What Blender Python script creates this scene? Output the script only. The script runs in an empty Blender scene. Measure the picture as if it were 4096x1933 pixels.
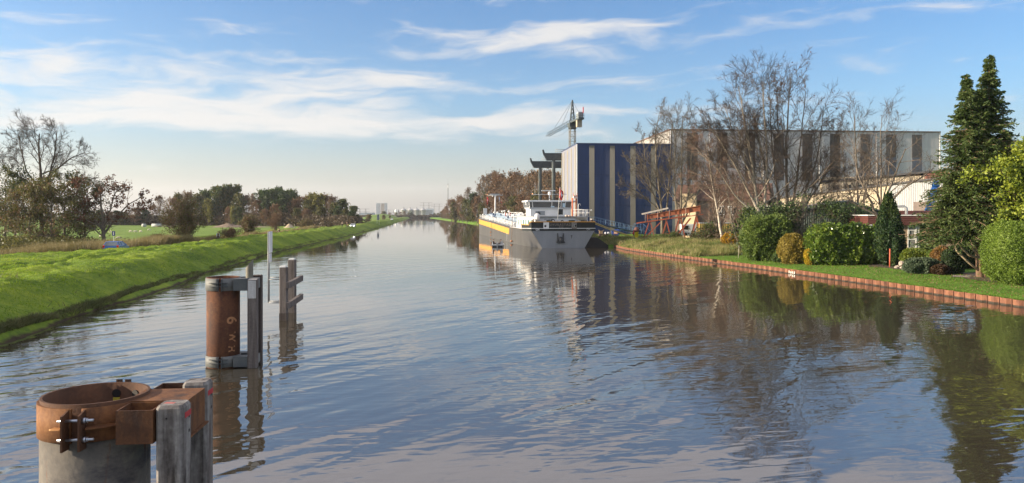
import bpy, bmesh, math, random
import numpy as np
from mathutils import Vector, Matrix, Euler

R = math.radians
# ------------------------------------------------------------------ camera
scene = bpy.context.scene
C = scene.collection
F_PX, HOR, CAM_H = 3000.0, 858.0, 6.0           # focal length and horizon of the 4096 px photograph
cam_d = bpy.data.cameras.new("camera")
cam = bpy.data.objects.new("camera", cam_d)
C.objects.link(cam)
cam.location = (0, 0, CAM_H)
cam.rotation_euler = (R(90), 0, 0)
cam_d.sensor_width = 36
cam_d.lens = F_PX / 4096 * 36
cam_d.shift_y = -(966.5 - HOR) / 4096
cam_d.clip_start = 0.1
cam_d.clip_end = 20000
scene.camera = cam

# ------------------------------------------------------------------ sun, sky, exposure
SUN_AZ, SUN_EL = R(-96), R(14.5)
sd = bpy.data.lights.new("sun", 'SUN')
sd.energy = 5.0
sd.angle = R(0.5)
sd.color = (1.0, 0.83, 0.62)
sun = bpy.data.objects.new("sun", sd)
C.objects.link(sun)
sv = Vector((math.sin(SUN_AZ) * math.cos(SUN_EL), math.cos(SUN_AZ) * math.cos(SUN_EL), math.sin(SUN_EL)))
sun.rotation_euler = sv.to_track_quat('Z', 'Y').to_euler()
sun.location = sv * 300

scene.view_settings.view_transform = 'Standard'
scene.view_settings.look = 'None'
scene.view_settings.exposure = 1.3
scene.view_settings.gamma = 1.0

class NT:
    """tiny node-graph helper"""
    def __init__(s, tree):
        s.t = tree; s.n = tree.nodes; s.l = tree.links
    def new(s, kind, **kw):
        nd = s.n.new(kind)
        for k, v in kw.items(): setattr(nd, k, v)
        return nd
    def put(s, sock, v):
        if isinstance(v, bpy.types.NodeSocket): s.l.new(v, sock)
        elif v is not None: sock.default_value = v
    def m(s, op, a, b=None, c=None, clamp=False):
        nd = s.new('ShaderNodeMath', operation=op, use_clamp=clamp)
        s.put(nd.inputs[0], a)
        if b is not None: s.put(nd.inputs[1], b)
        if c is not None: s.put(nd.inputs[2], c)
        return nd.outputs[0]
    def vm(s, op, a, b=None):
        nd = s.new('ShaderNodeVectorMath', operation=op)
        s.put(nd.inputs[0], a)
        if b is not None: s.put(nd.inputs[1], b)
        return nd.outputs[0]
    def xyz(s, x, y, z):
        nd = s.new('ShaderNodeCombineXYZ')
        s.put(nd.inputs[0], x); s.put(nd.inputs[1], y); s.put(nd.inputs[2], z)
        return nd.outputs[0]
    def sep(s, v):
        nd = s.new('ShaderNodeSeparateXYZ'); s.put(nd.inputs[0], v); return nd.outputs
    def noise(s, v, scale=1.0, detail=4.0, rough=0.55, dist=0.0):
        nd = s.new('ShaderNodeTexNoise'); s.put(nd.inputs['Vector'], v)
        nd.inputs['Scale'].default_value = scale; nd.inputs['Detail'].default_value = detail
        nd.inputs['Roughness'].default_value = rough; nd.inputs['Distortion'].default_value = dist
        return nd.outputs[0]
    def ramp(s, f, stops):
        nd = s.new('ShaderNodeValToRGB'); s.put(nd.inputs[0], f)
        e = nd.color_ramp.elements
        while len(e) < len(stops): e.new(0.5)
        for el, (p, c) in zip(e, stops):
            el.position = p; el.color = (*c, 1) if len(c) == 3 else c
        return nd.outputs[0]
    def mix(s, f, a, b):
        nd = s.new('ShaderNodeMix', data_type='RGBA'); s.put(nd.inputs[0], f)
        s.put(nd.inputs[6], a if isinstance(a, bpy.types.NodeSocket) else (*a, 1))
        s.put(nd.inputs[7], b if isinstance(b, bpy.types.NodeSocket) else (*b, 1))
        return nd.outputs[2]
    def map(s, v, a, b, c=0.0, d=1.0, smooth=False):
        nd = s.new('ShaderNodeMapRange'); nd.clamp = True
        if smooth: nd.interpolation_type = 'SMOOTHSTEP'
        s.put(nd.inputs[0], v)
        for i, x in enumerate((a, b, c, d)): s.put(nd.inputs[i + 1], x)
        return nd.outputs[0]

world = bpy.data.worlds.new("World")
scene.world = world
world.use_nodes = True
w = NT(world.node_tree)
w.n.clear()
sky = w.new('ShaderNodeTexSky', sky_type='NISHITA')
sky.sun_disc = False
sky.sun_elevation = SUN_EL
sky.sun_rotation = SUN_AZ % (2 * math.pi)
sky.air_density = 1.0; sky.dust_density = 1.2; sky.ozone_density = 2.5
tc = w.new('ShaderNodeTexCoord').outputs['Generated']
dx, dy, dz = w.sep(tc)
az = w.m('ARCTAN2', dx, dy)
el = w.m('ARCSINE', w.m('MINIMUM', w.m('MAXIMUM', dz, -1.0), 1.0))
azp = w.m('MULTIPLY', az, 57.2958)               # degrees to the right of the view
elp = w.m('MULTIPLY', el, 57.2958)
wv = w.xyz(w.m('MULTIPLY', azp, 0.10), w.m('MULTIPLY', elp, 0.36), 0.0)
warp = w.noise(wv, 0.9, 3, 0.5)
warp2 = w.noise(w.vm('ADD', wv, (7.3, 2.1, 4.0)), 0.9, 3, 0.5)
azw = w.m('ADD', azp, w.m('MULTIPLY', w.m('SUBTRACT', warp, 0.5), 9.0))
elw = w.m('ADD', elp, w.m('MULTIPLY', w.m('SUBTRACT', warp2, 0.5), 3.2))
elt = w.m('SUBTRACT', elw, w.m('MULTIPLY', azp, 0.02))
fine = w.noise(w.xyz(w.m('MULTIPLY', azw, 0.13), w.m('MULTIPLY', elt, 0.75), 0.0), 1.3, 9, 0.6, 0.35)
mid = w.noise(w.xyz(w.m('MULTIPLY', azw, 0.05), w.m('MULTIPLY', elt, 0.30), 3.0), 1.3, 5, 0.55, 0.2)
# cirrus streaks: (azimuth, elevation, half width, half height, strength) in degrees
blobs = [(-30, 9.9, 16, 1.5, 0.38), (-20, 8.3, 12, 1.1, 0.33), (-30, 6.7, 24, 1.5, 0.36), (-10, 9.9, 7, 1.0, 0.30), (-12, 6.7, 18, 0.9, 0.32), (-20, 13.2, 20, 0.8, 0.14),
         (2.5, 13.0, 9, 0.9, 0.46), (6, 13.9, 6, 0.7, 0.36), (6.5, 9.9, 7.0, 0.7, 0.34), (-4, 5.6, 17, 0.6, 0.22), (-1, 7.2, 12, 0.5, 0.2),
         (32, 13.5, 16, 1.4, 0.22), (30, 16.3, 9, 0.9, 0.26), (23, 10.5, 8, 0.6, 0.2), (15, 7.4, 14, 0.8, 0.16), (-31, 15.3, 6, 0.6, 0.1)]
field = None
for (a0, e0, wa, we, st) in blobs:
    u = w.m('DIVIDE', w.m('SUBTRACT', azw, a0), wa)
    v = w.m('DIVIDE', w.m('SUBTRACT', elt, e0 - a0 * 0.02), we)
    g = w.m('MULTIPLY', w.m('EXPONENT', w.m('MULTIPLY', w.m('ADD', w.m('MULTIPLY', u, u), w.m('MULTIPLY', v, v)), -1.0)), st)
    field = g if field is None else w.m('ADD', field, g)
high = w.map(elp, 15.8, 18.6, 0.0, 0.72, True)    # broken cloud overhead, seen only mirrored in the canal
low = w.map(elp, 1.0, 6.0, 0.0, 1.0, True)
dens = w.m('ADD', w.m('ADD', w.m('MULTIPLY', w.m('ADD', w.m('MULTIPLY', w.m('SUBTRACT', fine, 0.5), 1.7), 0.5), 0.68), w.m('MULTIPLY', mid, 0.32)), w.m('ADD', w.m('MULTIPLY', field, low), high))
mask = w.map(dens, 0.58, 1.12, 0.0, 0.86, True)
CLOUD = (1.0, 0.965, 0.92)
skyc = w.new('ShaderNodeMix', data_type='RGBA', blend_type='MULTIPLY')
skyc.inputs[0].default_value = 1.0
w.l.new(sky.outputs[0], skyc.inputs[6]); w.l.new(w.ramp(w.map(elp, 0.0, 30.0), [(0.0, (0.60, 0.60, 0.62)), (0.14, (0.64, 0.70, 0.78)), (0.28, (0.54, 0.76, 0.93)), (0.50, (0.42, 0.70, 0.93)), (1.0, (0.36, 0.66, 0.98))]), skyc.inputs[7])
bg1 = w.new('ShaderNodeBackground'); bg1.inputs[1].default_value = 0.094
w.l.new(skyc.outputs[2], bg1.inputs[0])
bg2 = w.new('ShaderNodeBackground'); bg2.inputs[1].default_value = 0.37
w.l.new(w.mix(w.map(elp, 14.5, 18.0), CLOUD, (0.95, 0.92, 1.0)), bg2.inputs[0])
ms = w.new('ShaderNodeMixShader')
w.l.new(mask, ms.inputs[0]); w.l.new(bg1.outputs[0], ms.inputs[1]); w.l.new(bg2.outputs[0], ms.inputs[2])
wo = w.new('ShaderNodeOutputWorld')
w.l.new(ms.outputs[0], wo.inputs[0])

# ------------------------------------------------------------------ tagging
def tag(o, label=None, cat=None, group=None, kind=None):
    if label: o['label'] = label
    if cat: o['category'] = cat
    if group: o['group'] = group
    if kind: o['kind'] = kind
    return o
def thing(name, label, cat, loc=(0, 0, 0), rz=0.0, group=None):
    o = bpy.data.objects.new(name, None); C.objects.link(o)
    o.location = loc; o.rotation_euler = (0, 0, rz); o.empty_display_size = 0.3
    return tag(o, label, cat, group)
def copy_tree(o, parent=None):
    c = o.copy(); C.objects.link(c)
    if parent is not None: c.parent = parent
    for ch in list(o.children): copy_tree(ch, c)
    return c
def at(px, z, h=0.0):
    """world point at photograph column px and distance z"""
    return Vector(((px - 2048) / F_PX * z, z, h))
def hy(py, z):
    """height of a point seen at photograph row py and distance z"""
    return CAM_H - (py - HOR) * z / F_PX

# ------------------------------------------------------------------ mesh builder
class MB:
    def __init__(s): s.v = []; s.f = []; s.mi = []; s.cur = 0; s.sm = []; s.smooth = False
    def add(s, vs, fs):
        b = len(s.v); s.v += [tuple(p) for p in vs]
        for f in fs: s.f.append(tuple(b + i for i in f)); s.mi.append(s.cur); s.sm.append(s.smooth)
        return s
    def box(s, x0, x1, y0, y1, z0, z1):
        return s.add([(x0,y0,z0),(x1,y0,z0),(x1,y1,z0),(x0,y1,z0),(x0,y0,z1),(x1,y0,z1),(x1,y1,z1),(x0,y1,z1)],
              [(0,3,2,1),(4,5,6,7),(0,1,5,4),(1,2,6,5),(2,3,7,6),(3,0,4,7)])
    def bar(s, p, q, a=0.1, b=None, up=(0,0,1)):
        b = a if b is None else b
        p = Vector(p); q = Vector(q); d = (q - p)
        if d.length < 1e-6: return s
        d.normalize(); u = Vector(up)
        if abs(d.dot(u)) > 0.98: u = Vector((0, 1, 0))
        x = d.cross(u).normalized() * a / 2; y = x.normalized().cross(d).normalized() * b / 2
        vs = [p-x-y, p+x-y, p+x+y, p-x+y, q-x-y, q+x-y, q+x+y, q-x+y]
        return s.add(vs, [(0,1,2,3),(7,6,5,4),(0,4,5,1),(1,5,6,2),(2,6,7,3),(3,7,4,0)])
    def tube(s, pts, rad, n=8, cap=True):
        pts = [Vector(p) for p in pts]
        if not hasattr(rad, '__len__'): rad = [rad] * len(pts)
        base = len(s.v); prev = None
        for i, p in enumerate(pts):
            d = (pts[min(i+1, len(pts)-1)] - pts[max(i-1, 0)]).normalized()
            if prev is None:
                u = Vector((0,0,1)) if abs(d.z) < 0.9 else Vector((1,0,0))
                x = d.cross(u).normalized()
            else: x = (prev - d * prev.dot(d)).normalized()
            prev = x; y = d.cross(x)
            for k in range(n):
                a = 2 * math.pi * k / n
                s.v.append(tuple(p + (x * math.cos(a) + y * math.sin(a)) * rad[i]))
        for i in range(len(pts) - 1):
            for k in range(n):
                a = base + i*n + k; b = base + i*n + (k+1) % n
                s.f.append((a, b, b+n, a+n)); s.mi.append(s.cur); s.sm.append(True)
        if cap:
            s.f.append(tuple(base + k for k in range(n))[::-1]); s.mi.append(s.cur); s.sm.append(False)
            s.f.append(tuple(base + (len(pts)-1)*n + k for k in range(n))); s.mi.append(s.cur); s.sm.append(False)
        return s
    def lathe(s, prof, cx=0, cy=0, n=24, cz=0.0, smooth=True):
        base = len(s.v)
        for (r, z) in prof:
            for k in range(n):
                a = 2 * math.pi * k / n
                s.v.append((cx + r*math.cos(a), cy + r*math.sin(a), cz + z))
        for i in range(len(prof) - 1):
            for k in range(n):
                a = base + i*n + k; b = base + i*n + (k+1) % n
                s.f.append((a, b, b+n, a+n)); s.mi.append(s.cur); s.sm.append(smooth)
        return s
    def disc(s, cx, cy, cz, r, n=24, flip=False):
        b = len(s.v)
        for k in range(n):
            a = 2*math.pi*k/n; s.v.append((cx+r*math.cos(a), cy+r*math.sin(a), cz))
        f = tuple(range(b, b+n)); s.f.append(f[::-1] if flip else f); s.mi.append(s.cur); s.sm.append(False)
        return s
    def prism(s, poly, axis, a, b):
        """polygon extruded along axis: 'x' poly=(y,z), 'y' poly=(x,z), 'z' poly=(x,y)"""
        n = len(poly)
        def P(p, t):
            return {'x': (t, p[0], p[1]), 'y': (p[0], t, p[1]), 'z': (p[0], p[1], t)}[axis]
        vs = [P(p, a) for p in poly] + [P(p, b) for p in poly]
        fs = [tuple(range(n))[::-1], tuple(range(n, 2*n))] + [(i, (i+1) % n, n+(i+1) % n, n+i) for i in range(n)]
        return s.add(vs, fs)
    def ball(s, c, r, n=12, m=8, sc=(1,1,1)):
        c = Vector(c)
        prof = [(math.sin(math.pi*i/m)*r, -math.cos(math.pi*i/m)*r) for i in range(m+1)]
        b = len(s.v)
        s.lathe([(max(p[0], 1e-4), p[1]) for p in prof], 0, 0, n)
        for i in range(b, len(s.v)):
            x, y, z = s.v[i]; s.v[i] = (c.x + x*sc[0], c.y + y*sc[1], c.z + z*sc[2])
        return s
    def build(s, name, mats, parent=None, loc=None, rz=None, bevel=0.0):
        me = bpy.data.meshes.new(name)
        me.from_pydata(s.v, [], s.f)
        if not isinstance(mats, (list, tuple)): mats = [mats]
        for m_ in mats: me.materials.append(m_)
        me.polygons.foreach_set('material_index', s.mi)
        me.polygons.foreach_set('use_smooth', s.sm)
        me.update()
        bm = bmesh.new(); bm.from_mesh(me); bmesh.ops.recalc_face_normals(bm, faces=bm.faces)
        if bevel:
            bmesh.ops.remove_doubles(bm, verts=bm.verts, dist=1e-5)
            bmesh.ops.bevel(bm, geom=[e for e in bm.edges if e.calc_face_angle(0) > 0.5], offset=bevel, segments=1, affect='EDGES')
        bm.to_mesh(me); bm.free()
        o = bpy.data.objects.new(name, me); C.objects.link(o)
        if parent is not None: o.parent = parent
        if loc is not None: o.location = loc
        if rz is not None: o.rotation_euler = (0, 0, rz)
        return o
def raw_mesh(name, V, Fc, mats, parent=None, smooth=False, mi=None):
    """numpy arrays -> mesh; Fc (M,k)"""
    V = np.asarray(V, dtype=np.float32).reshape(-1, 3); Fc = np.asarray(Fc, dtype=np.int32)
    M, k = Fc.shape
    me = bpy.data.meshes.new(name)
    me.vertices.add(len(V)); me.vertices.foreach_set('co', V.ravel())
    me.loops.add(M * k); me.loops.foreach_set('vertex_index', Fc.ravel())
    me.polygons.add(M); me.polygons.foreach_set('loop_start', np.arange(0, M*k, k, dtype=np.int32))
    try: me.polygons.foreach_set('loop_total', np.full(M, k, dtype=np.int32))
    except Exception: pass
    for m_ in (mats if isinstance(mats, (list, tuple)) else [mats]): me.materials.append(m_)
    if mi is not None: me.polygons.foreach_set('material_index', np.asarray(mi, dtype=np.int32))
    me.polygons.foreach_set('use_smooth', np.full(M, smooth))
    me.update(calc_edges=True)
    o = bpy.data.objects.new(name, me); C.objects.link(o)
    if parent is not None: o.parent = parent
    return o

_txt = {}
def text_geo(s, size=1.0, bold=0.0, spacing=1.0):
    """flat lettering as (verts, faces), centred on x, baseline at 0"""
    key = (s, size, bold, spacing)
    if key in _txt: return _txt[key]
    cu = bpy.data.curves.new('lettering', 'FONT'); cu.body = s; cu.size = size; cu.align_x = 'CENTER'
    cu.offset = bold; cu.space_character = spacing; cu.resolution_u = 3; cu.extrude = 0.0
    ob = bpy.data.objects.new('lettering', cu); C.objects.link(ob)
    me = bpy.data.meshes.new_from_object(ob.evaluated_get(bpy.context.evaluated_depsgraph_get()))
    vs = [tuple(v.co) for v in me.vertices]; fs = [tuple(p.vertices) for p in me.polygons]
    bpy.data.objects.remove(ob); bpy.data.meshes.remove(me); bpy.data.curves.remove(cu)
    _txt[key] = (vs, fs)
    return vs, fs
def put_text(mb, s, fn, size=1.0, bold=0.0, spacing=1.0):
    vs, fs = text_geo(s, size, bold, spacing)
    mb.add([fn(x, y) for x, y, z in vs], fs); return mb

# ------------------------------------------------------------------ materials
_m = {}
def mat(name, c1, c2=None, scale=3.0, rough=0.7, metal=0.0, bump=0.0, bscale=None, stretch=(1,1,1), spec=0.5, detail=5, coord='Object', lo=0.35, hi=0.65, c3=None):
    if name in _m: return _m[name]
    m_ = bpy.data.materials.new(name); m_.use_nodes = True
    t = NT(m_.node_tree); t.n.clear()
    out = t.new('ShaderNodeOutputMaterial'); b = t.new('ShaderNodeBsdfPrincipled')
    t.l.new(b.outputs[0], out.inputs[0])
    co = t.new('ShaderNodeTexCoord').outputs[coord]
    v = t.vm('MULTIPLY', co, tuple(stretch))
    if c2 is not None:
        n = t.noise(v, scale, detail, 0.6)
        st = [(lo, c1), (hi, c2)] if c3 is None else [(lo, c1), ((lo+hi)/2, c2), (hi, c3)]
        t.l.new(t.ramp(n, st), b.inputs['Base Color'])
    else: b.inputs['Base Color'].default_value = (*c1, 1)
    b.inputs['Roughness'].default_value = rough; b.inputs['Metallic'].default_value = metal
    b.inputs['Specular IOR Level'].default_value = spec
    if bump:
        bp = t.new('ShaderNodeBump'); bp.inputs['Strength'].default_value = 1.0; bp.inputs['Distance'].default_value = bump
        t.l.new(t.noise(v, bscale or scale*3, 4, 0.6), bp.inputs['Height']); t.l.new(bp.outputs[0], b.inputs['Normal'])
    _m[name] = m_; return m_
def leaf_mat(name, cols, rough=0.55, trans=0.35, spec=0.35, nscale=0.35):
    """foliage: a colour per leaf, drifting over the crown"""
    if name in _m: return _m[name]
    m_ = bpy.data.materials.new(name); m_.use_nodes = True
    t = NT(m_.node_tree); t.n.clear()
    out = t.new('ShaderNodeOutputMaterial'); b = t.new('ShaderNodeBsdfPrincipled')
    rnd = t.new('ShaderNodeNewGeometry').outputs['Random Per Island']
    co = t.new('ShaderNodeTexCoord').outputs['Object']
    f = t.m('ADD', t.m('MULTIPLY', rnd, 0.55), t.m('MULTIPLY', t.m('SUBTRACT', t.noise(co, nscale, 3, 0.5), 0.25), 0.95))
    n = len(cols)
    col = t.ramp(f, [(0.08 + 0.84 * i / max(n-1, 1), c) for i, c in enumerate(cols)])
    t.l.new(col, b.inputs['Base Color'])
    b.inputs['Roughness'].default_value = rough; b.inputs['Specular IOR Level'].default_value = spec
    tr = t.new('ShaderNodeBsdfTranslucent'); t.l.new(col, tr.inputs[0])
    mx = t.new('ShaderNodeMixShader'); mx.inputs[0].default_value = trans
    t.l.new(b.outputs[0], mx.inputs[1]); t.l.new(tr.outputs[0], mx.inputs[2]); t.l.new(mx.outputs[0], out.inputs[0])
    _m[name] = m_; return m_
# ------------------------------------------------------------------ canal banks
def interp(tab, y):
    xs, ys = zip(*tab); return np.interp(y, xs, ys)
LB = [(-60,-10.5),(10,-20),(34.8,-24.0),(60,-28.2),(80,-31.6),(114,-36.8),(152,-40.6),(228,-47.8),(439,-71.5),(1200,-163),(1330,-180)]
RB = [(-60,31),(20,33.6),(48.1,33.0),(63.4,30.7),(83.7,26.8),(105,22.4),(126,19.2),(138,18.7),(143,19.4),(150,18.0),(170,13.8),(250,3.0),(461,-23),(1059,-110),(1200,-131),(1330,-150)]
WC = [(-60,27),(60,26),(70,22),(80,16.5),(86,13),(94,11.2),(110,9.6),(2000,9.6)]
def vnoise(x, y, sc, seed=0):
    """smooth value noise, arrays"""
    x = np.asarray(x, dtype=float)/sc; y = np.asarray(y, dtype=float)/sc
    xi = np.floor(x).astype(np.int64); yi = np.floor(y).astype(np.int64); fx = x-xi; fy = y-yi
    fx = fx*fx*(3-2*fx); fy = fy*fy*(3-2*fy)
    def h(a, b):
        n = (a*374761393 + b*668265263 + seed*1442695041) & 0x7fffffff
        n = ((n ^ (n >> 13)) * 1274126177) & 0x7fffffff
        return ((n ^ (n >> 16)) & 0xffff) / 65535.0
    return (h(xi,yi)*(1-fx)+h(xi+1,yi)*fx)*(1-fy)+(h(xi,yi+1)*(1-fx)+h(xi+1,yi+1)*fx)*fy
def left_h(w_, y, fine=True):
    w_ = np.asarray(w_, dtype=float); y = np.asarray(y, dtype=float)
    wc = interp(WC, y)
    edge = 0.35*(vnoise(w_*0, y, 2.3, 5)-0.5) + 0.7*(vnoise(w_*0, y, 9, 6)-0.5)
    ww = w_ + edge*np.clip(1.5 - w_/5, 0, 1)
    base = np.interp(ww, [-4,-0.3,0.0,0.2,1.0,3.0,4.2,5.6,9.0], [-1.6,-0.25,0.02,0.28,0.62,1.55,1.92,2.0,2.03])
    off = np.where(w_ > wc, np.interp(w_-wc, [0,1.3,4.8,8,14], [0,-0.72,-0.75,-1.45,-1.72]), 0)
    h = base + off
    if fine:
        a = np.clip(w_/1.0, 0, 1)*np.clip((wc+30-w_)/20, 0.3, 1)
        h = h + a*(0.34*(vnoise(w_*0.9, y, 1.1, 1)-0.5) + 0.18*(vnoise(w_, y, 0.5, 2)-0.5) + 0.24*(vnoise(w_, y, 3.5, 3)-0.5))
        for k, gw in ((0, interp([(-60,11),(54,9.9),(73,8.7),(89,7.8),(110,7.2),(2000,7.2)], y)), (1, interp([(-60,13),(54,12),(73,10.4),(89,9.0),(110,8.5),(2000,8.5)], y))):
            h = h - 0.30*(1-0.25*k)*np.exp(-((w_-gw)/0.34)**2)
    return h
def right_h(w_, y, fine=True):
    w_ = np.asarray(w_, dtype=float); y = np.asarray(y, dtype=float)
    lawn = np.interp(w_, [0,0.5,4,12,40,400], [0.44,0.50,0.62,0.80,0.85,0.6])
    rough = np.interp(w_, [0,0.6,3,7,15,400], [0.42,0.55,0.95,1.25,1.3,0.6])
    k = np.clip((y-100)/15, 0, 1)
    h = lawn*(1-k)+rough*k
    wild = np.interp(w_, [-3,-0.2,0.5,4,12,400],[-1.2,-0.2,0.35,1.1,1.2,0.6])
    k2 = np.clip((y-138)/8, 0, 1)
    h = h*(1-k2)+wild*k2
    if fine: h = h + np.clip(w_/1.5,0,1)*((0.05+0.14*k)*(vnoise(w_, y, 0.8, 11)-0.5) + (0.05+0.2*k)*(vnoise(w_, y, 4, 12)-0.5))
    return h
def lh_at(x, y): return float(left_h(interp(LB, y)-x, y, False))
def rh_at(x, y): return float(right_h(x-interp(RB, y), y, False))

def grass_mat(name, cols, edge=None):
    m_ = bpy.data.materials.new(name); m_.use_nodes = True
    t = NT(m_.node_tree); b = t.n['Principled BSDF']
    co = t.new('ShaderNodeTexCoord').outputs['Object']
    n1 = t.noise(co, 0.12, 4, 0.6); n2 = t.noise(co, 2.2, 6, 0.65)
    f = t.m('ADD', t.m('MULTIPLY', n1, 0.55), t.m('MULTIPLY', n2, 0.45))
    col = t.ramp(f, [(0.36, cols[0]), (0.5, cols[1]), (0.64, cols[2])])
    if edge is not None:                                   # bare mud and dead reed at the waterline
        z = t.sep(co)[2]
        k = t.map(t.m('ADD', z, t.m('MULTIPLY', t.m('SUBTRACT', t.noise(co, 0.9, 4, 0.6), 0.5), 0.30)), 0.04, 0.16)
        mud = t.ramp(t.noise(co, 3.0, 5, 0.6), [(0.35, edge[0]), (0.7, edge[1])])
        col = t.mix(k, mud, col)
    t.l.new(col, b.inputs['Base Color'])
    b.inputs['Roughness'].default_value = 0.9; b.inputs['Specular IOR Level'].default_value = 0.15
    bp = t.new('ShaderNodeBump'); bp.inputs['Distance'].default_value = 0.10; bp.inputs['Strength'].default_value = 0.9
    t.l.new(t.noise(co, 5.0, 6, 0.7), bp.inputs['Height']); t.l.new(bp.outputs[0], b.inputs['Normal'])
    return m_
GR_D = grass_mat('dike grass', [(0.06,0.115,0.014),(0.14,0.21,0.022),(0.26,0.32,0.035)], [(0.025,0.018,0.011),(0.075,0.052,0.03)])
GR_F = grass_mat('field grass', [(0.07,0.14,0.02),(0.13,0.21,0.03),(0.22,0.28,0.06)])
GR_R = grass_mat('lawn grass', [(0.060,0.135,0.016),(0.10,0.19,0.02),(0.15,0.23,0.03)])

def sheet(name, ys, ws, fn, m_, kind='structure'):
    Y, W = np.meshgrid(ys, ws, indexing='ij')
    X, H = fn(W, Y)
    V = np.stack([X, Y, H], -1).reshape(-1, 3)
    a, b = len(ys), len(ws)
    i = np.arange((a-1)*b).reshape(a-1, b)[:, :-1].ravel()
    Fc = np.stack([i, i+1, i+b+1, i+b], -1)
    o = raw_mesh(name, V, Fc, m_, smooth=True)
    o['kind'] = kind
    return o
ysn = np.concatenate([np.arange(-60, 26, 6), np.arange(26, 120, 0.35), np.arange(120, 240, 0.9), np.arange(240, 460, 3), np.arange(460, 1331, 20)])
wsn = np.concatenate([np.arange(-4, 0, 1), np.arange(0, 13, 0.3), np.arange(13, 34, 0.7), [34, 36, 38]])
sheet('embankment', ysn, wsn, lambda W, Y: (interp(LB, Y)-W, left_h(W, Y)), GR_D)
ysf = np.concatenate([np.arange(-60, 500, 5), np.arange(500, 1331, 25)])
wsf = np.concatenate([[36.5, 40, 45, 52], np.arange(60, 320, 7), [400, 600, 1000, 2000, 4500]])
sheet('field', ysf, wsf, lambda W, Y: (interp(LB, Y)-W, np.interp(W, [36, 40, 200, 600], [0.26, 0.30, 0.2, 0.3]) + 0.12*(vnoise(W, Y, 9, 8)-0.5)), GR_F)
ysr = np.concatenate([np.arange(-60, 36, 4), np.arange(36, 145, 0.5), np.arange(145, 300, 3), np.arange(300, 1331, 20)])
wsr = np.concatenate([[-3, -1.5, -0.4, -0.01], np.arange(0.0, 14, 0.5), [16, 18, 21, 25, 30, 40, 60, 90, 140, 250, 600, 1500, 4500]])
def rfn(W, Y):
    h = right_h(W, Y)
    k = (Y < 138)
    # behind the sheet piling the ground starts at the wall; wilder natural bank further on
    X = interp(RB, Y) + np.where(k & (W < 0), 0.25 + W*0.0, W + np.where(k, 0.25, 0))
    h = np.where(k & (W < 0), np.where(W < -1, -2.0, 0.40), h)
    return X, h
sheet('ground', ysr, wsr, rfn, GR_R)
far = MB(); far.add([(-6000,1329,0.25),(6000,1329,0.25),(6000,9000,0.25),(-6000,9000,0.25)], [(0,1,2,3)])
tag(far.build('terrain', mat('far land', (0.10,0.15,0.04), (0.16,0.18,0.07), 0.01)), kind='structure')
near = MB(); near.add([(-6000,-300,0.2),(6000,-300,0.2),(6000,-60,0.2),(-6000,-60,0.2)], [(0,1,2,3)])
tag(near.build('terrain', mat('far land', None)), kind='structure')
# the lane behind the dike crest
sheet('road', np.concatenate([np.arange(-60, 250, 2.5), np.arange(250, 1320, 12)]), np.linspace(1.6, 4.5, 4),
      lambda W, Y: (interp(LB, Y)-interp(WC, Y)-W, left_h(interp(WC, Y)+W, Y, False)*0+1.32),
      mat('asphalt', (0.07,0.068,0.065), (0.10,0.098,0.092), 1.5, rough=0.85, bump=0.01, bscale=30))

# ------------------------------------------------------------------ water
wm = bpy.data.materials.new('canal water'); wm.use_nodes = True
t = NT(wm.node_tree); b = t.n['Principled BSDF']
b.inputs['Base Color'].default_value = (0.045, 0.038, 0.026, 1)
b.inputs['Roughness'].default_value = 0.015
b.inputs['IOR'].default_value = 2.7
co = t.new('ShaderNodeTexCoord').outputs['Object']
X_, Y_, Z_ = t.sep(co)
def rot(v, deg, sx, sy):
    nd = t.new('ShaderNodeMapping'); t.put(nd.inputs[0], v); nd.vector_type = 'POINT'
    nd.inputs[2].default_value = (0, 0, R(deg)); nd.inputs[3].default_value = (sx, sy, 1); return nd.outputs[0]
dist = t.m('MAXIMUM', Y_, 4.0)
# wave trains, crests running lower left to upper right; amplitudes in metres
def train(deg, lam, sx, amp, dt=1.0, det=2.0):
    # rotate first, then squash along the crest
    n1 = t.new('ShaderNodeVectorRotate'); n1.rotation_type = 'Z_AXIS'; t.put(n1.inputs['Vector'], co); n1.inputs['Angle'].default_value = R(deg)
    v = t.vm('MULTIPLY', n1.outputs[0], (sx/lam, 1.0/lam, 1.0))
    return t.m('MULTIPLY', t.m('SUBTRACT', t.noise(v, 1.0, det, 0.45, dt), 0.5), amp)
h1 = train(-50, 1.20, 0.22, 0.058, 0.4, 0.0)
h2 = train(-62, 0.60, 0.30, 0.019, 0.5, 0.5)
h3 = train(-12, 0.42, 0.35, 0.015, 0.6, 1.5)
h4 = train(-36, 3.0, 0.30, 0.055, 0.3, 0.0)
patch = t.map(t.noise(t.vm('MULTIPLY', co, (1.0, 0.45, 1)), 0.07, 3, 0.5), 0.38, 0.64, 0.30, 1.40, True)
calm = t.map(Y_, 55.0, 150.0, 1.0, 0.16, True)              # sheltered reach beyond the barge
mid_ = t.map(Y_, 18.0, 60.0, 1.0, 0.60, True)
rightk = t.map(X_, -30.0, -8.0, 0.75, 1.0, True)
hh = t.m('ADD', t.m('ADD', h1, h2), t.m('ADD', h3, h4))
hh = t.m('MULTIPLY', t.m('MULTIPLY', hh, t.m('MULTIPLY', patch, calm)), t.m('MULTIPLY', mid_, rightk))
# V-shaped wake behind the small motor boat
BOATX, BOATY = -2.7, 138.0
bp = t.new('ShaderNodeBump'); bp.inputs['Strength'].default_value = 1.0; bp.inputs['Distance'].default_value = 1.0
t.l.new(hh, bp.inputs['Height']); t.l.new(bp.outputs[0], b.inputs['Normal'])
wt = MB(); wt.add([(-260,-60,0),(60,-60,0),(60,1330,0),(-260,1330,0)], [(0,1,2,3)])
tag(wt.build('water', wm), kind='structure')
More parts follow.
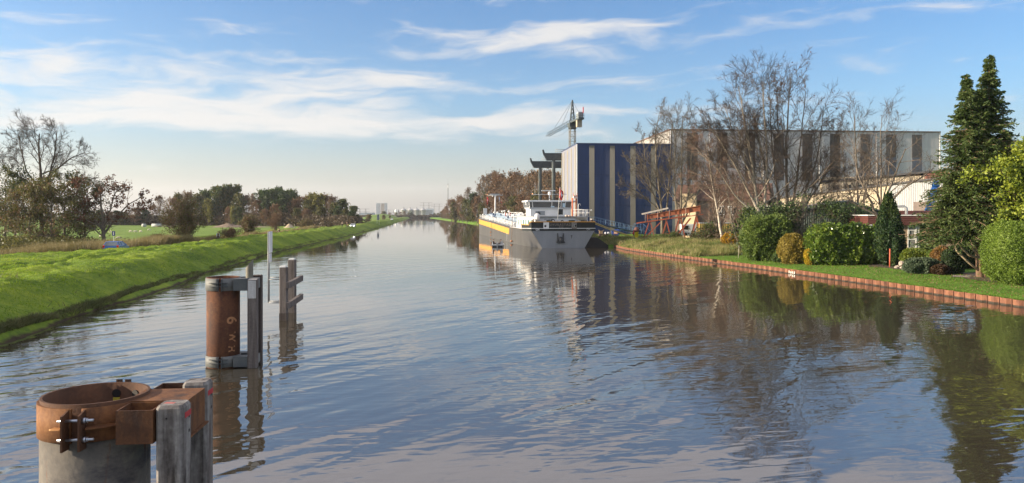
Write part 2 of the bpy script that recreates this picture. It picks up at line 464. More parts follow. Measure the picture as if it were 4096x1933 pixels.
# ------------------------------------------------------------------ corrugated cladding and buildings
def clad(name, c1, c2, pitch=0.25, rough=0.55, axis='x', depth=0.03, stain=None):
    if name in _m: return _m[name]
    m_ = bpy.data.materials.new(name); m_.use_nodes = True
    t = NT(m_.node_tree); b = t.n['Principled BSDF']
    co = t.new('ShaderNodeTexCoord').outputs['Object']; X, Y, Z = t.sep(co)
    u = {'x': X, 'y': Y, 'z': Z}[axis]
    wv_ = t.m('SINE', t.m('MULTIPLY', u, 2*math.pi/pitch))
    n = t.noise(t.vm('MULTIPLY', co, (1.2, 1.2, 0.12) if axis != 'z' else (0.2, 0.2, 1)), 1.0, 6, 0.6)
    sheetn = t.noise(t.xyz(t.m('FLOOR', t.m('DIVIDE', u, 1.1)), 0.0, t.m('FLOOR', t.m('DIVIDE', Z, 7.0))), 3.7, 0, 0.5)
    col = t.ramp(t.m('ADD', t.m('MULTIPLY', n, 0.6), t.m('MULTIPLY', sheetn, 0.4)), [(0.33, c1), (0.66, c2)])
    if stain is not None:
        k = t.map(t.noise(t.vm('MULTIPLY', co, (2.5, 2.5, 0.25)), 1.0, 6, 0.7), 0.58, 0.78)
        col = t.mix(k, col, stain)
    t.l.new(col, b.inputs['Base Color']); b.inputs['Roughness'].default_value = rough
    bp = t.new('ShaderNodeBump'); bp.inputs['Distance'].default_value = depth
    t.l.new(wv_, bp.inputs['Height']); t.l.new(bp.outputs[0], b.inputs['Normal'])
    _m[name] = m_; return m_
def brick(name, c1, c2, mortar, scale=4.0):
    if name in _m: return _m[name]
    m_ = bpy.data.materials.new(name); m_.use_nodes = True
    t = NT(m_.node_tree); b = t.n['Principled BSDF']
    X, Y, Z = t.sep(t.new('ShaderNodeTexCoord').outputs['Object'])
    br = t.new('ShaderNodeTexBrick'); t.put(br.inputs['Vector'], t.xyz(t.m('ADD', X, Y), Z, 0.0))
    br.inputs['Color1'].default_value = (*c1, 1); br.inputs['Color2'].default_value = (*c2, 1); br.inputs['Mortar'].default_value = (*mortar, 1)
    br.inputs['Scale'].default_value = scale; t.l.new(br.outputs[0], b.inputs['Base Color']); b.inputs['Roughness'].default_value = 0.9
    _m[name] = m_; return m_
BLUE = clad('blue cladding', (0.006,0.026,0.098), (0.010,0.036,0.130), 0.30, 0.6, stain=(0.022,0.045,0.115))
LGREY = clad('pale grey cladding', (0.16,0.17,0.215), (0.21,0.22,0.27), 0.30, 0.5, axis='y')
TRANSL = clad('fibreglass light strips', (0.10,0.097,0.076), (0.145,0.137,0.108), 0.16, 0.5, stain=(0.08,0.08,0.06))
CREAMS = clad('cream light strips', (0.27,0.235,0.16), (0.34,0.30,0.21), 0.16, 0.5, axis='y')
WHITEC = clad('weathered white cladding', (0.40,0.39,0.41), (0.54,0.53,0.52), 0.32, 0.6, stain=(0.30,0.26,0.225))
GLASSD = mat('dark glass', (0.02,0.025,0.03), rough=0.08, spec=0.8)
STEEL_D = mat('dark painted steel', (0.022,0.028,0.032), (0.045,0.052,0.055), 1.2, rough=0.5, bump=0.004)
GALV = mat('galvanised steel', (0.30,0.31,0.31), (0.45,0.45,0.44), 4, rough=0.45, metal=0.6)
WHITE = mat('white paint', (0.70,0.70,0.68), (0.82,0.82,0.80), 2.0, rough=0.45)
TRIM = mat('white trim', (0.72,0.72,0.70), rough=0.5)
BLACK = mat('black rubber', (0.012,0.012,0.013), rough=0.6)
ROOFD = mat('dark roofing', (0.05,0.05,0.055), (0.09,0.09,0.095), 0.8, rough=0.8)

# blue hall: local x along the facade, y going away
bh = thing('industrial_hall', 'tall blue shipyard hall with vertical grey light strips beside the moored tanker', 'hall', (15.6, 180, 0.9), R(5))
W_, D_, H_ = 23.4, 24.0, 22.0
m = MB(); m.box(0, W_, 0, 0.4, 0, H_); m.box(0.4, W_, 0.4, D_, 0, H_-0.4); m.build('wall', BLUE, bh)
for zz in (7.3, 14.6): MB().box(0.1, W_-.02, -0.035, -0.003, zz, zz+0.05).build('sheet_joint', mat('dark joint', (0.01,0.018,0.05)), bh)
m = MB(); m.box(-0.06, 0.36, 0.41, D_, 0, H_-0.02); m.build('side_wall', LGREY, bh)
m = MB(); m.box(-0.15, W_+0.1, -0.12, D_+0.1, H_+0.004, H_+0.25); m.build('roof', mat('blue roof trim', (0.03,0.05,0.12), rough=0.5), bh)
m = MB(); m.box(-0.12, 0.14, -0.09, 0.16, 0, H_-0.01); m.build('corner_trim', TRIM, bh)
for x in (3.0, 8.0, 13.05, 18.1):
    m = MB(); m.box(x, x+1.24, -0.05, 0.02, 0.0, H_-0.35); m.build('light_strip', TRANSL, bh)
for y in (1.6, 7.2, 13.0, 19.0, 22.5):
    m = MB(); m.box(-0.13, -0.03, y, y+1.1, 0.0, H_-0.5); m.build('side_light_strip', CREAMS, bh)
m = MB(); m.box(20.4, 21.9, -0.05, 0.03, 0, 2.6); m.build('door', mat('grey door', (0.25,0.27,0.29), rough=0.5), bh)

# great grey hall
gh = thing('industrial_hall', 'long weathered white and grey industrial hall with dark vertical panels behind the bare trees', 'hall', (38.6, 182.7, 0.9), R(4.5)); gh.scale = (1.037,)*3
W_, D_, H_ = 66.5, 40.0, 24.7
m = MB(); m.box(0, W_, 0, 0.5, 0, H_); m.box(0.3, W_-0.05, 0.5, D_, 0, H_-0.6); m.build('wall', WHITEC, gh)
m = MB(); m.box(-0.2, 0.29, 0.51, D_, 0, H_-0.1); m.build('gable_wall', clad('grey gable cladding', (0.27,0.25,0.23), (0.38,0.36,0.33), 0.3, 0.6, axis='y'), gh)
m = MB(); m.box(-0.3, W_+0.15, -0.15, D_+0.3, H_+0.01, H_+0.28); m.build('roof', mat('rust brown roof trim', (0.12,0.07,0.05), (0.2,0.13,0.1), 0.5, rough=0.7), gh)
PAN = mat('dark panel', (0.055,0.045,0.040), (0.095,0.08,0.07), 1.5, rough=0.65)
PANG = mat('slate grey panel', (0.10,0.11,0.14), (0.16,0.165,0.20), 1.5, rough=0.5)
for k, x in enumerate([4.0, 11.2, 18.0, 25.0, 32.0, 38.9, 46.4, 52.9, 59.4]):
    zb = 13.0 if k < 5 else 12.4
    m = MB(); m.box(x, x+2.5, -0.06, 0.02, zb if k < 6 else 15.5 if k == 6 else 18.6, H_-0.55)
    for q in range(1, 5):
        zz = H_-0.55-q*2.4
        if zz > (zb if k < 6 else 18.6): m.box(x-0.04, x+2.54, -0.09, -0.065, zz, zz+0.07)
    m.build('panel', PAN if k < 6 else mat('brown louvre', (0.10,0.085,0.08), (0.14,0.12,0.11), 2), gh)
    if k >= 6:
        m = MB(); m.box(x, x+2.5, -0.065, 0.02, 9.0, (15.5 if k == 6 else 18.6)-0.03); m.build('panel', PANG, gh)
m = MB(); m.box(W_-0.12, W_+0.12, -0.12, 0.3, 0, H_); m.build('corner_trim', TRIM, gh)
for x in (9.4, 22.4, 36.2, 50.4): MB().tube([(x,-.12,0),(x,-.12,H_-.2)], .09, 6).build('downpipe', GALV, gh)

def rail(mb, p, q, h=1.1, n=6, r=0.025, rails=(1.0, 0.5)):
    p = Vector(p); q = Vector(q)
    for i in range(n+1):
        a = p.lerp(q, i/n); mb.tube([a, a+Vector((0,0,h))], r, 5)
    for k in rails: mb.tube([p+Vector((0,0,h*k)), q+Vector((0,0,h*k))], r, 5)
    return mb

# roof rail on the blue hall's far edge and a marker
# ---- tower crane behind the hall
tc_ = thing('tower_crane', 'dark tower crane with its jib pointing away left above the blue hall', 'crane', (17.3, 215, 0.6), math.atan2(31.4, -5.7) - math.pi/2)
def lattice(mb, p, q, w, n, r=0.07, d=0.045, tri=False):
    p = Vector(p); q = Vector(q); ax = (q-p).normalized()
    u = Vector((0,0,1)) if abs(ax.z) < 0.9 else Vector((0,1,0))
    x = ax.cross(u).normalized(); y = x.cross(ax)
    cs = [(-.5,-.5),(.5,-.5),(.5,.5),(-.5,.5)] if not tri else [(-.5,-.5),(.5,-.5),(0,.5)]
    k = len(cs)
    C_ = lambda i, j: p.lerp(q, i/n) + x*cs[j][0]*w + y*cs[j][1]*w
    for j in range(k): mb.tube([C_(0, j), C_(n, j)], r, 4)
    for i in range(n):
        for j in range(k):
            a, b_ = (C_(i, j), C_(i+1, (j+1) % k)) if i % 2 else (C_(i, (j+1) % k), C_(i+1, j))
            mb.tube([a, b_], d, 3)
            mb.tube([C_(i+1, j), C_(i+1, (j+1) % k)], d, 3)
CRANE = mat('crane paint', (0.035,0.05,0.055), (0.065,0.08,0.08), 0.8, rough=0.6)
CRANE_T = mat('yellow brown crane paint', (0.14,0.12,0.08), (0.20,0.17,0.11), 0.8, rough=0.6)
m = MB(); lattice(m, (0,0,0), (0,0,30.5), 1.55, 22, 0.10, 0.05); m.build('tower', CRANE_T, tc_)
m = MB(); m.box(-1.1, 1.1, -1.3, 1.3, 30.5, 31.6); m.lathe([(1.0,29.9),(1.2,30.0),(1.2,30.5)],0,0,16); m.build('slewing_ring', CRANE, tc_)
m = MB(); lattice(m, (0,1.0,32.2), (0,31.5,31.6), 1.25, 20, 0.05, 0.020, True); m.build('jib', CRANE, tc_)
m = MB()
for sx, sy in ((-.6,-.6),(.6,-.6),(.6,.6),(-.6,.6)): m.tube([(sx,sy,31.6),(sx*.15,sy*.15,38.2)], .10, 4)
for q in range(6):
    f = 1-q*.14; f2 = 1-(q+1)*.14
    for sy in (-.6,.6): m.tube([(-.6*f,sy*f,31.6+q*1.1),(.6*f2,sy*f2,32.7+q*1.1)], .05, 3); m.tube([(.6*f,sy*f,31.6+q*1.1),(-.6*f2,sy*f2,32.7+q*1.1)], .05, 3)
m.build('apex', CRANE, tc_)
m = MB(); m.box(-0.8, 0.8, -9.6, -1.2, 31.5, 32.0); rail(m, (-0.8,-9.6,32), (0.8,-9.6,32), 1.0, 3, 0.04); rail(m, (-0.8,-9.6,32), (-0.8,-3,32), 1.0, 5, 0.04); rail(m, (0.8,-9.6,32), (0.8,-3,32), 1.0, 5, 0.04); m.build('counter_jib', CRANE, tc_)
m = MB(); m.box(-0.7, 0.7, -7.8, -6.5, 29.6, 31.48); m.build('counterweight', mat('concrete', (0.30,0.26,0.19), (0.38,0.33,0.25), 1.5), tc_)
m = MB(); m.box(-0.7, 0.7, -9.0, -6.4, 32.02, 33.6); m.build('winch_house', mat('winch house grey', (0.25,0.29,0.32)), tc_)
m = MB(); m.box(0.8, 2.0, 0.3, 1.9, 30.6, 32.5); cab = m.build('cab', CRANE, tc_)
m = MB(); m.box(2.0, 2.03, 0.5, 1.7, 31.2, 32.3); m.box(0.95, 1.85, 1.9, 1.93, 31.0, 32.3); m.build('window', GLASSD, cab)
m = MB()
for y in (12, 22): m.tube([(0,0,38.1), (0,y,32.6)], 0.045, 4)
m.tube([(0,0,38.1), (0,-8.8,32.4)], 0.05, 4); m.tube([(0.1,31,31.2), (0.1,22,29.9), (0.1,12,29.6), (0.1,2,30.6)], 0.025, 3); m.build('stay_cable', STEEL_D, tc_)
m = MB(); m.tube([(0.5,-9.5,32), (0.5,-9.5,35.2)], 0.03, 4); fp = m.build('flag_pole', STEEL_D, tc_)
m = MB(); m.box(0.42, 0.58, -9.9, -9.45, 33.2, 34.8); m.build('flag', mat('red cloth', (0.35,0.02,0.02), rough=0.8), fp)

# ---- dark cantilever gantry at the left of the hall
def gantry(x, y, h, x1, zt):
    g = thing('crane_gantry', '', 'gantry', (x, y, 0.6), R(4))
    m = MB(); m.box(-0.42, 0.0, -0.5, 0.5, 0, h-2.02); m.build('column', mat('grey green column face', (0.10,0.12,0.12), (0.16,0.18,0.17), 1.0), g)
    m = MB(); m.box(0.003, 0.42, -0.55, 0.55, 0, h-2.02); m.build('column', STEEL_D, g)
    m = MB(); m.prism([(x1, h-2.0), (-1.9, h-2.0), (-2.9, h-0.2), (-3.1, h+0.9), (-2.75, h+0.9), (-2.45, h), (x1, h)], 'y', -0.6, 0.6); m.build('beam', STEEL_D, g)
    m = MB(); rail(m, (0.5,-0.5,h), (3.0,-0.5,h), 1.0, 4, 0.035); rail(m, (0.5,0.5,h), (3.0,0.5,h), 1.0, 4, 0.035); m.build('railing', GALV, g)
    return g
g1 = gantry(11.3, 203.5, 22.0, 3.2, 0); tag(g1, 'nearer and higher dark steel cantilever beam on a column beside the blue hall')
g1['group'] = 'dark cantilever gantries beside the hall'
g2 = gantry(8.4, 223, 21.2, 8.0, 0); tag(g2, 'farther and lower dark steel cantilever beam on a column left of the blue hall')
g2['group'] = 'dark cantilever gantries beside the hall'

# ---- low industrial sheds
CREAM = clad('cream wall cladding', (0.42,0.35,0.25), (0.52,0.44,0.32), 0.3, 0.7, stain=(0.30,0.25,0.19))
GREYC = clad('light blue grey cladding', (0.30,0.31,0.33), (0.40,0.41,0.42), 0.3, 0.6)
def facade_frame(px0, z0, px1, z1):
    a = at(px0, z0, 0.8); b_ = at(px1, z1, 0.8); d = b_-a
    return a, math.atan2(d.y, d.x), d.length
a, rz, L = facade_frame(3085, 152, 3775, 128)
sh = thing('workshop', 'long cream and grey workshop with a dark edged roof in front of the grey hall', 'workshop', a, rz)
hl, hr = 8.2, 11.3
m = MB(); m.prism([(0,0),(L*0.72,0),(L*0.72,hl+(hr-hl)*0.72),(0,hl)], 'y', 0, 14); m.build('wall', CREAM, sh)
m = MB(); m.prism([(L*0.72+0.005,0),(L,0),(L,hr),(L*0.72+0.005,hl+(hr-hl)*0.72)], 'y', -0.02, 14.02); m.build('end_wall', GREYC, sh)
m = MB(); m.prism([(-0.3,hl),(L+0.3,hr+0.02),(L+0.3,hr+0.34),(-0.3,hl+0.32)], 'y', -0.35, 14.4); m.build('roof', ROOFD, sh)
for f in (0.86,):
    m = MB(); m.box(L*f-0.4, L*f+3.2, -0.07, 0.0, 4.6, 7.4); m.build('window', mat('brown shutter', (0.13,0.10,0.09), (0.18,0.14,0.12), 3), sh)
for f in (0.30, 0.40, 0.50):
    m = MB(); m.box(L*f, L*f+1.6, -0.05, 0.0, 4.6, 5.6); wn = m.build('window', GLASSD, sh)
    m = MB(); m.box(L*f-0.1, L*f+1.7, -0.08, -0.055, 5.6, 5.72); m.box(L*f-0.1, L*f+1.7, -0.08, -0.055, 4.48, 4.6); m.box(L*f+0.76, L*f+0.84, -0.075, -0.055, 4.6, 5.6); m.build('frame', TRIM, wn)
a, rz, L = facade_frame(3290, 158, 3795, 150)
s2 = thing('workshop', 'upper cream building with flat dark roof showing above the workshop roof', 'workshop', a, rz)
m = MB(); m.box(0, L*0.82, 0, 12, 0, 13.0); m.build('wall', CREAM, s2)
m = MB(); m.box(L*0.82+0.01, L, -0.3, 12, 0, 13.6); m.build('brick_wall', brick('red brick', (0.18,0.05,0.035), (0.24,0.075,0.05), (0.2,0.17,0.14), 3), s2)
m = MB(); m.prism([(-0.3,11.9),(L+0.3,13.9),(L+0.3,14.25),(-0.3,12.3)], 'y', -0.5, 12.5); m.build('roof', ROOFD, s2)
for i in range(9): MB().box(2+i*2.2, 3.3+i*2.2, -0.05, 0.0, 10.2, 11.4).build('window', GLASSD, s2)

# green shed with a low gable
a, rz, L = facade_frame(3165, 108, 3548, 106)
gs = thing('shed', 'dark grey green corrugated shed with a low gable roof behind the garden hedges', 'shed', (a.x, a.y, 0.7), rz)
m = MB(); m.prism([(0,0),(L,0),(L,5.3),(L*0.60,7.1),(0,5.5)], 'y', 0, 12); m.build('wall', clad('dull green cladding', (0.035,0.055,0.045), (0.06,0.085,0.07), 0.3, 0.6), gs)
m = MB(); m.prism([(-0.3,5.5),(L*0.60,7.12),(L+0.3,5.3),(L+0.3,5.5),(L*0.60,7.34),(-0.3,5.7)], 'y', -0.3, 12.3); m.build('roof', mat('grey roof sheet', (0.13,0.15,0.15), (0.20,0.21,0.20), 1), gs)

# brick bungalow with white windows behind the birches
a, rz, L = facade_frame(2700, 158, 3070, 150)
hs = thing('brick_house', 'low brown brick building with white framed windows seen between the bare birches', 'house', (a.x, a.y, 0.8), rz)
m = MB(); m.box(0, L, 0, 9, 0, 8.0); m.build('wall', brick('brown brick', (0.14,0.105,0.085), (0.19,0.14,0.11), (0.2,0.18,0.16), 3), hs)
m = MB(); m.prism([(-0.4,8.0),(4.5,11.6),(9.4,8.0)], 'x', -0.4, L+0.4); m.build('roof', mat('brown roof tiles', (0.10,0.055,0.04), (0.16,0.085,0.06), 2.5, bump=0.02, bscale=12), hs)
for x in (9.1, 11.0, 13.9, 15.2, 17.0):
    ww_ = 2.2 if x > 16 else 1.0
    m = MB(); m.box(x, x+ww_, -0.04, 0.0, 5.2, 6.8); wn = m.build('window', GLASSD, hs)
    m = MB()
    for (u0, u1, v0, v1) in ((x-0.12, x, 5.1, 6.9), (x+ww_, x+ww_+0.12, 5.1, 6.9), (x, x+ww_, 6.8, 6.92), (x, x+ww_, 5.06, 5.2), (x+ww_/2-0.05, x+ww_/2+0.05, 5.2, 6.8)): m.box(u0, u1, -0.08, -0.045, v0, v1)
    m.build('frame', TRIM, wn)
m = MB(); m.box(1.8, 4.6, -1.4, -0.02, 0, 9.5); m.build('cream_annex', mat('cream render', (0.55,0.44,0.28), (0.62,0.5,0.33), 1), hs)

# garden bungalow
a, rz, L = facade_frame(3466, 88, 3960, 86)
hb = thing('garden_house', 'flat roofed brick bungalow with a dark red fascia and white window behind the cypress', 'house', (a.x, a.y, 0.7), rz)
m = MB(); m.box(0.5, L, 0, 8, 0, 4.06); m.build('wall', brick('tan brick', (0.24,0.165,0.105), (0.31,0.22,0.145), (0.27,0.23,0.18), 4), hb)
m = MB(); m.box(0, L+0.3, -0.55, 8.4, 4.07, 5.14); m.build('fascia', clad('dark red boards', (0.085,0.028,0.022), (0.115,0.04,0.032), 0.22, 0.5, axis='z', depth=0.02), hb)
m = MB(); m.box(-0.05, L+0.4, -0.62, 8.5, 5.145, 5.25); m.build('roof_edge', TRIM, hb)
x0 = (3620-3466)/F_PX*88
m = MB(); m.box(x0, x0+1.65, -0.02, 0.03, 1.35, 4.0); wn = m.build('window', mat('window glass', (0.10,0.11,0.115), (0.3,0.3,0.28), 0.9, rough=0.1), hb)
m = MB()
for (u0, u1, v0, v1) in ((0,.07,1.35,4.0),(1.58,1.65,1.35,4.0),(.86,.97,1.35,4.0),(.07,1.58,3.93,4.0),(.07,1.58,1.35,1.43),(.07,.86,2.35,2.43),(.07,.86,3.42,3.5),(.12,.17,2.43,3.42),(.78,.83,2.43,3.42)): m.box(x0+u0, x0+u1, -0.08, -0.022, v0, v1)
m.build('frame', TRIM, wn)
m = MB(); m.box(x0+1.02, x0+1.3, -0.035, -0.021, 1.45, 3.9); m.build('curtain', mat('pale curtain', (0.6,0.58,0.52)), wn)
m = MB(); m.box(x0+0.99, x0+1.02, -0.06, -0.021, 1.45, 3.9); m.box(x0+1.5, x0+1.575, -0.06, -0.021, 1.45, 3.9); m.build('door_frame', mat('dark red paint', (0.07,0.015,0.015)), wn)
m = MB(); m.box(4.0, 9.4, 3.0, 7.5, 5.26, 5.75); m.build('roof_box', mat('dark red boards', None), hb)
m = MB(); m.tube([(3.6,2.2,5.2),(3.6,2.2,6.0),(3.75,2.2,6.25),(4.9,2.2,6.25),(5.15,2.2,6.05),(5.15,2.2,5.3)], 0.16, 10); m.build('duct', GALV, hb)
# satellite dish
sdsh = thing('satellite_dish', 'grey satellite dish behind the laurel hedge at the corner of the red fascia house', 'satellite dish', at(3484, 84, 0.75), 0)
m = MB(); m.tube([(0.35,0.3,0),(0.35,0.3,3.4),(0.1,0.15,3.7)], 0.04, 6); m.build('pole', GALV, sdsh)
m = MB(); m.lathe([(0.02,0.16),(0.2,0.13),(0.35,0.08),(0.44,0.0),(0.455,0.0),(0.36,0.1),(0.2,0.16),(0.02,0.19)], 0, 0, 20)
ds = m.build('dish', mat('grey dish', (0.32,0.32,0.33), rough=0.4), sdsh); ds.location = (0,0,3.72); ds.rotation_euler = (R(115), 0, R(-12))
m = MB(); m.tube([(0,0,3.35),(0.05,-0.5,3.75)], 0.015, 4); m.ball((0.05,-0.52,3.77), 0.05, 6, 5); m.build('receiver', GALV, sdsh)
# blue chute leaning on the workshop
bc = thing('blue_tarpaulin_chute', 'bright blue tarpaulin chute leaning on the workshop left of the tall conifer', 'chute', at(3715, 120, 0.8), R(10))
m = MB()
for i in range(7):
    z0 = 3.2+i*1.05; x = -0.9+i*0.34
    m.tube([(x, 0, z0), (x+0.17, 0, z0+0.5), (x+0.34, 0, z0+1.05)], [0.50, 0.60, 0.50], 10)
m.build('hose', mat('blue tarpaulin', (0.02,0.12,0.42), (0.03,0.18,0.55), 2, rough=0.4), bc)
m = MB(); m.box(-1.3, 0.3, -0.6, 0.6, 0, 3.3); m.build('hopper', mat('blue tarpaulin', None), bc)
# ------------------------------------------------------------------ the tanker
SH = thing('tanker_barge', 'long grey inland tanker with yellow side stripe, black stern band and white wheelhouse', 'tanker', (3.5, 133, 0), R(8))
HULLG = mat('grey hull paint', (0.050,0.050,0.052), (0.092,0.089,0.087), 0.8, rough=0.36, bump=0.02, bscale=0.6, stretch=(1,1,0.18), lo=0.3, hi=0.7)
TRANG = mat('light grey stern paint', (0.20,0.215,0.235), (0.245,0.26,0.28), 0.7, rough=0.4, stretch=(1,1,0.3))
BLKP = mat('black paint', (0.010,0.011,0.014), (0.018,0.019,0.022), 1.5, rough=0.28)
YEL = mat('yellow paint', (0.54,0.25,0.03), (0.62,0.30,0.045), 0.6, rough=0.4, stretch=(1,1,0.4))
DECK = mat('grey deck paint', (0.22,0.24,0.26), (0.32,0.33,0.34), 0.6, rough=0.6)
PIPE = mat('blue grey pipe', (0.20,0.27,0.36), (0.30,0.38,0.46), 1.5, rough=0.4)
WHT = mat('ship white', (0.66,0.66,0.65), (0.76,0.76,0.75), 0.7, rough=0.35)
def sheer(s): return float(np.interp(s, [0, 12, 27, 60, 80, 110], [3.50, 3.28, 3.32, 4.10, 4.50, 5.10]))
BW = 11.45; LEN = 110.0
def half(s, lev):
    """inset of the port side from x=0, at waterline (0) or deck (1)"""
    i = 0.0
    if lev == 0: i = float(np.interp(s, [0, 4, 9, 15], [1.85, 1.15, 0.35, 0.0]))
    if s > 97:
        u = (s-97)/13.0
        i = max(i, 5.72*(u**2.2 if lev else (min(u*1.08, 1.0))**1.7))
    return min(i, 5.70)
secs = [0, 0.6, 2, 4, 6.5, 9, 12, 15, 20, 30, 45, 60, 75, 90, 97, 99.5, 102, 104.5, 106.5, 108.2, 109.4, 110]
hull = MB(); hull.smooth = True
rows = []
for s in secs:
    zt = sheer(s); a0 = half(s, 0); a1 = half(s, 1)
    r_ = []
    for (x, z) in ((a0+0.5 if s < 12 else a0, -1.6), (a0, -0.1), (a0, 0.0), (a0*0.5+a1*0.5, zt*0.45), (a1, zt*0.86), (a1, zt)):
        r_.append((x, z))
    ring = r_ + [(BW-x, z) for (x, z) in r_[::-1]]
    rows.append([(x, s, z) for x, z in ring])
n = len(rows[0])
base = [p for r_ in rows for p in r_]
fs = []
for i in range(len(rows)-1):
    for k in range(n-1):
        if k == n//2-1: continue
        fs.append((i*n+k, i*n+k+1, (i+1)*n+k+1, (i+1)*n+k))
hull.add(base, fs)
hull.smooth = False
hull.add(rows[0], [tuple(range(n))])
ho = hull.build('hull', HULLG, SH)
dk = MB(); V = []; 
for s in secs: V += [(half(s,1)+0.02, s, sheer(s)-0.02), (BW-half(s,1)-0.02, s, sheer(s)-0.02)]
dk.add(V, [(2*i, 2*i+1, 2*i+3, 2*i+2) for i in range(len(secs)-1)]); dk.build('deck', DECK, SH)
# transom plate
zb = 3.07
def tx(z): return 1.85*(1-z/zb) if z < zb else 0.0      # port inset of the transom at height z
m = MB(); m.prism([(1.85+0.15,-0.8),(BW-2.0,-0.8),(BW-1.85,0),(BW-0.06,zb),(0.06,zb),(1.85,0)], 'y', -0.035, -0.004)
tr = m.build('transom', TRANG, SH)
# black stern band with stepped bulwark
m = MB(); m.box(-0.06, BW+0.06, -0.10, -0.02, zb, 4.60)
m.prism([(-0.019,zb-0.02),(11.4,2.86),(11.4,4.02),(2.7,4.02),(1.9,4.60),(-0.019,4.60)], 'x', -0.07, -0.015)
m.prism([(-0.019,zb-0.02),(11.4,2.86),(11.4,4.02),(2.7,4.02),(1.9,4.60),(-0.019,4.60)], 'x', BW+0.015, BW+0.07)
bwk = m.build('bulwark', BLKP, SH)
m = MB(); m.box(-0.10, BW+0.10, -0.14, 0.02, 4.602, 4.74)
for xs in (-0.10, BW+0.02):
    m.prism([(0.021,4.602),(1.95,4.602),(2.72,4.02),(11.5,4.02),(11.5,2.95),(11.66,2.95),(11.66,4.16),(2.82,4.16),(2.04,4.74),(0.021,4.74)], 'x', xs, xs+0.08)
m.build('trim', YEL, bwk)
m = MB(); m.box(-0.12, BW+0.12, -0.14, -0.102, 3.46, 3.56)
pts = [(-0.10, s, sheer(s)-0.0) for s in (0, 6, 12, 20)]
m.tube([(-0.10, -0.05, 3.51)] + [(-0.10, s, sheer(s)+0.02) for s in (4, 8, 12, 18, 27)], 0.055, 6)
m.build('rubbing_strake', WHT, SH)
m = MB()
for s0, s1 in zip(secs[9:14], secs[10:15]): m.tube([(-0.03, s0, sheer(s0)), (-0.03, s1, sheer(s1))], 0.07, 6, False)
m.build('gunwale', mat('dark gunwale paint', (0.06,0.06,0.062)), SH)
# hawse plates
for (x0, x1, mt, holes) in ((2.08, 3.08, WHT, ((2.42, 3.92, 0.20),)), (7.18, 8.14, mat('bare steel plate', (0.16,0.145,0.13), (0.24,0.22,0.20), 4, rough=0.4, metal=0.3), ((7.42, 3.95, 0.12), (7.84, 3.98, 0.20)))):
    m = MB(); m.box(x0, x1, -0.15, -0.103, 3.42, 4.58); pl = m.build('hawse_plate', mt, SH, bevel=0.02)
    for (hx, hz, r_) in holes:
        m = MB(); m.tube([(hx, -0.158, hz), (hx, -0.152, hz)], r_, 20); m.build('hawse_hole', mat('dark opening', (0.008,0.006,0.005)), pl)
        if mt is not WHT:
            m = MB(); m.tube([(hx-0.07, -0.20, hz), (hx-0.07, -0.152, hz)], r_*0.98, 20); m.build('ring', GALV, pl)
            m = MB(); m.tube([(hx+0.02, -0.206, hz-0.01), (hx+0.02, -0.201, hz-0.01)], r_*0.80, 20); m.build('hawse_hole', mat('dark opening', None), pl)
# lettering
def stern_fn(cx, z, sy=1.0): return lambda x, y: (cx+x, -0.112, z+y*sy)
lm_w = mat('white lettering', (0.72,0.72,0.70)); lm_g = mat('tarnished lettering', (0.13,0.11,0.095), (0.20,0.17,0.15), 6); lm_gr = mat('grey lettering', (0.33,0.35,0.38))
def letters(name, txt, fn, size, m_, bold=0.0, sp=1.0, parent=SH):
    m = MB(); put_text(m, txt, fn, size, bold, sp); return m.build(name, m_, parent)
letters('ship_name', 'UVURASTAD', stern_fn(5.15, 3.98, 1.0), 0.56, lm_g, 0.018, 1.30)
letters('home_port', 'ZUG', stern_fn(5.3, 3.60), 0.34, lm_g, 0.012, 1.3)
letters('country_code', 'CH', stern_fn(1.02, 3.13), 0.44, lm_w, 0.02, 1.1)
letters('country_code', 'CH', stern_fn(10.25, 3.16), 0.42, lm_gr, 0.012, 1.1)
# stern anchor in its pocket
m = MB()
for sgn in (-1, 1):
    m.prism([(5.17+sgn*0.27, 1.15), (5.17+sgn*0.62, 1.05), (5.17+sgn*0.58, 2.65), (5.17+sgn*0.50, 2.65)], 'y', -0.30, -0.05)
m.prism([(4.35,0.98),(4.55,0.90),(5.75,0.90),(5.98,0.98),(5.85,1.18),(4.45,1.18)], 'y', -0.42, -0.04)
m.tube([(5.17,-0.25,1.0),(5.17,-0.25,1.9)], 0.13, 10); m.tube([(5.17+0.22*math.cos(a), -0.3, 1.75+0.25*math.sin(a)) for a in np.linspace(0, math.pi, 9)], 0.07, 6)
m.build('anchor', mat('anchor iron', (0.018,0.020,0.024), (0.035,0.037,0.04), 3, rough=0.5), SH)
m = MB(); m.prism([(7.05,2.3),(7.37,2.3),(7.2,1.55)], 'y', -0.05, -0.037); m.build('draught_mark', mat('dark grey mark', (0.08,0.085,0.09)), SH)
# yellow side stripe, standing 6 mm off the plating
def port_x(s, z):
    zt = sheer(s); a0, a1 = half(s,0), half(s,1); mid = (a0+a1)/2
    return float(np.interp(z, [0, zt*0.45, zt*0.86, zt], [a0, mid, a1, a1]))
m = MB(); V = []; ss = list(np.linspace(29.5, 97, 10)) + [99.5, 101.5]
for s in ss:
    zt = sheer(s)
    V += [(port_x(s, zt-0.55)-0.012, s + 0, zt-0.40), (port_x(s, zt-1.7)-0.012, s+ (0.5 if s < 30 else 0), zt-1.70 - 0.0)]
m.add(V, [(2*i, 2*i+2, 2*i+3, 2*i+1) for i in range(len(ss)-1)]); m.build('side_stripe', YEL, SH)
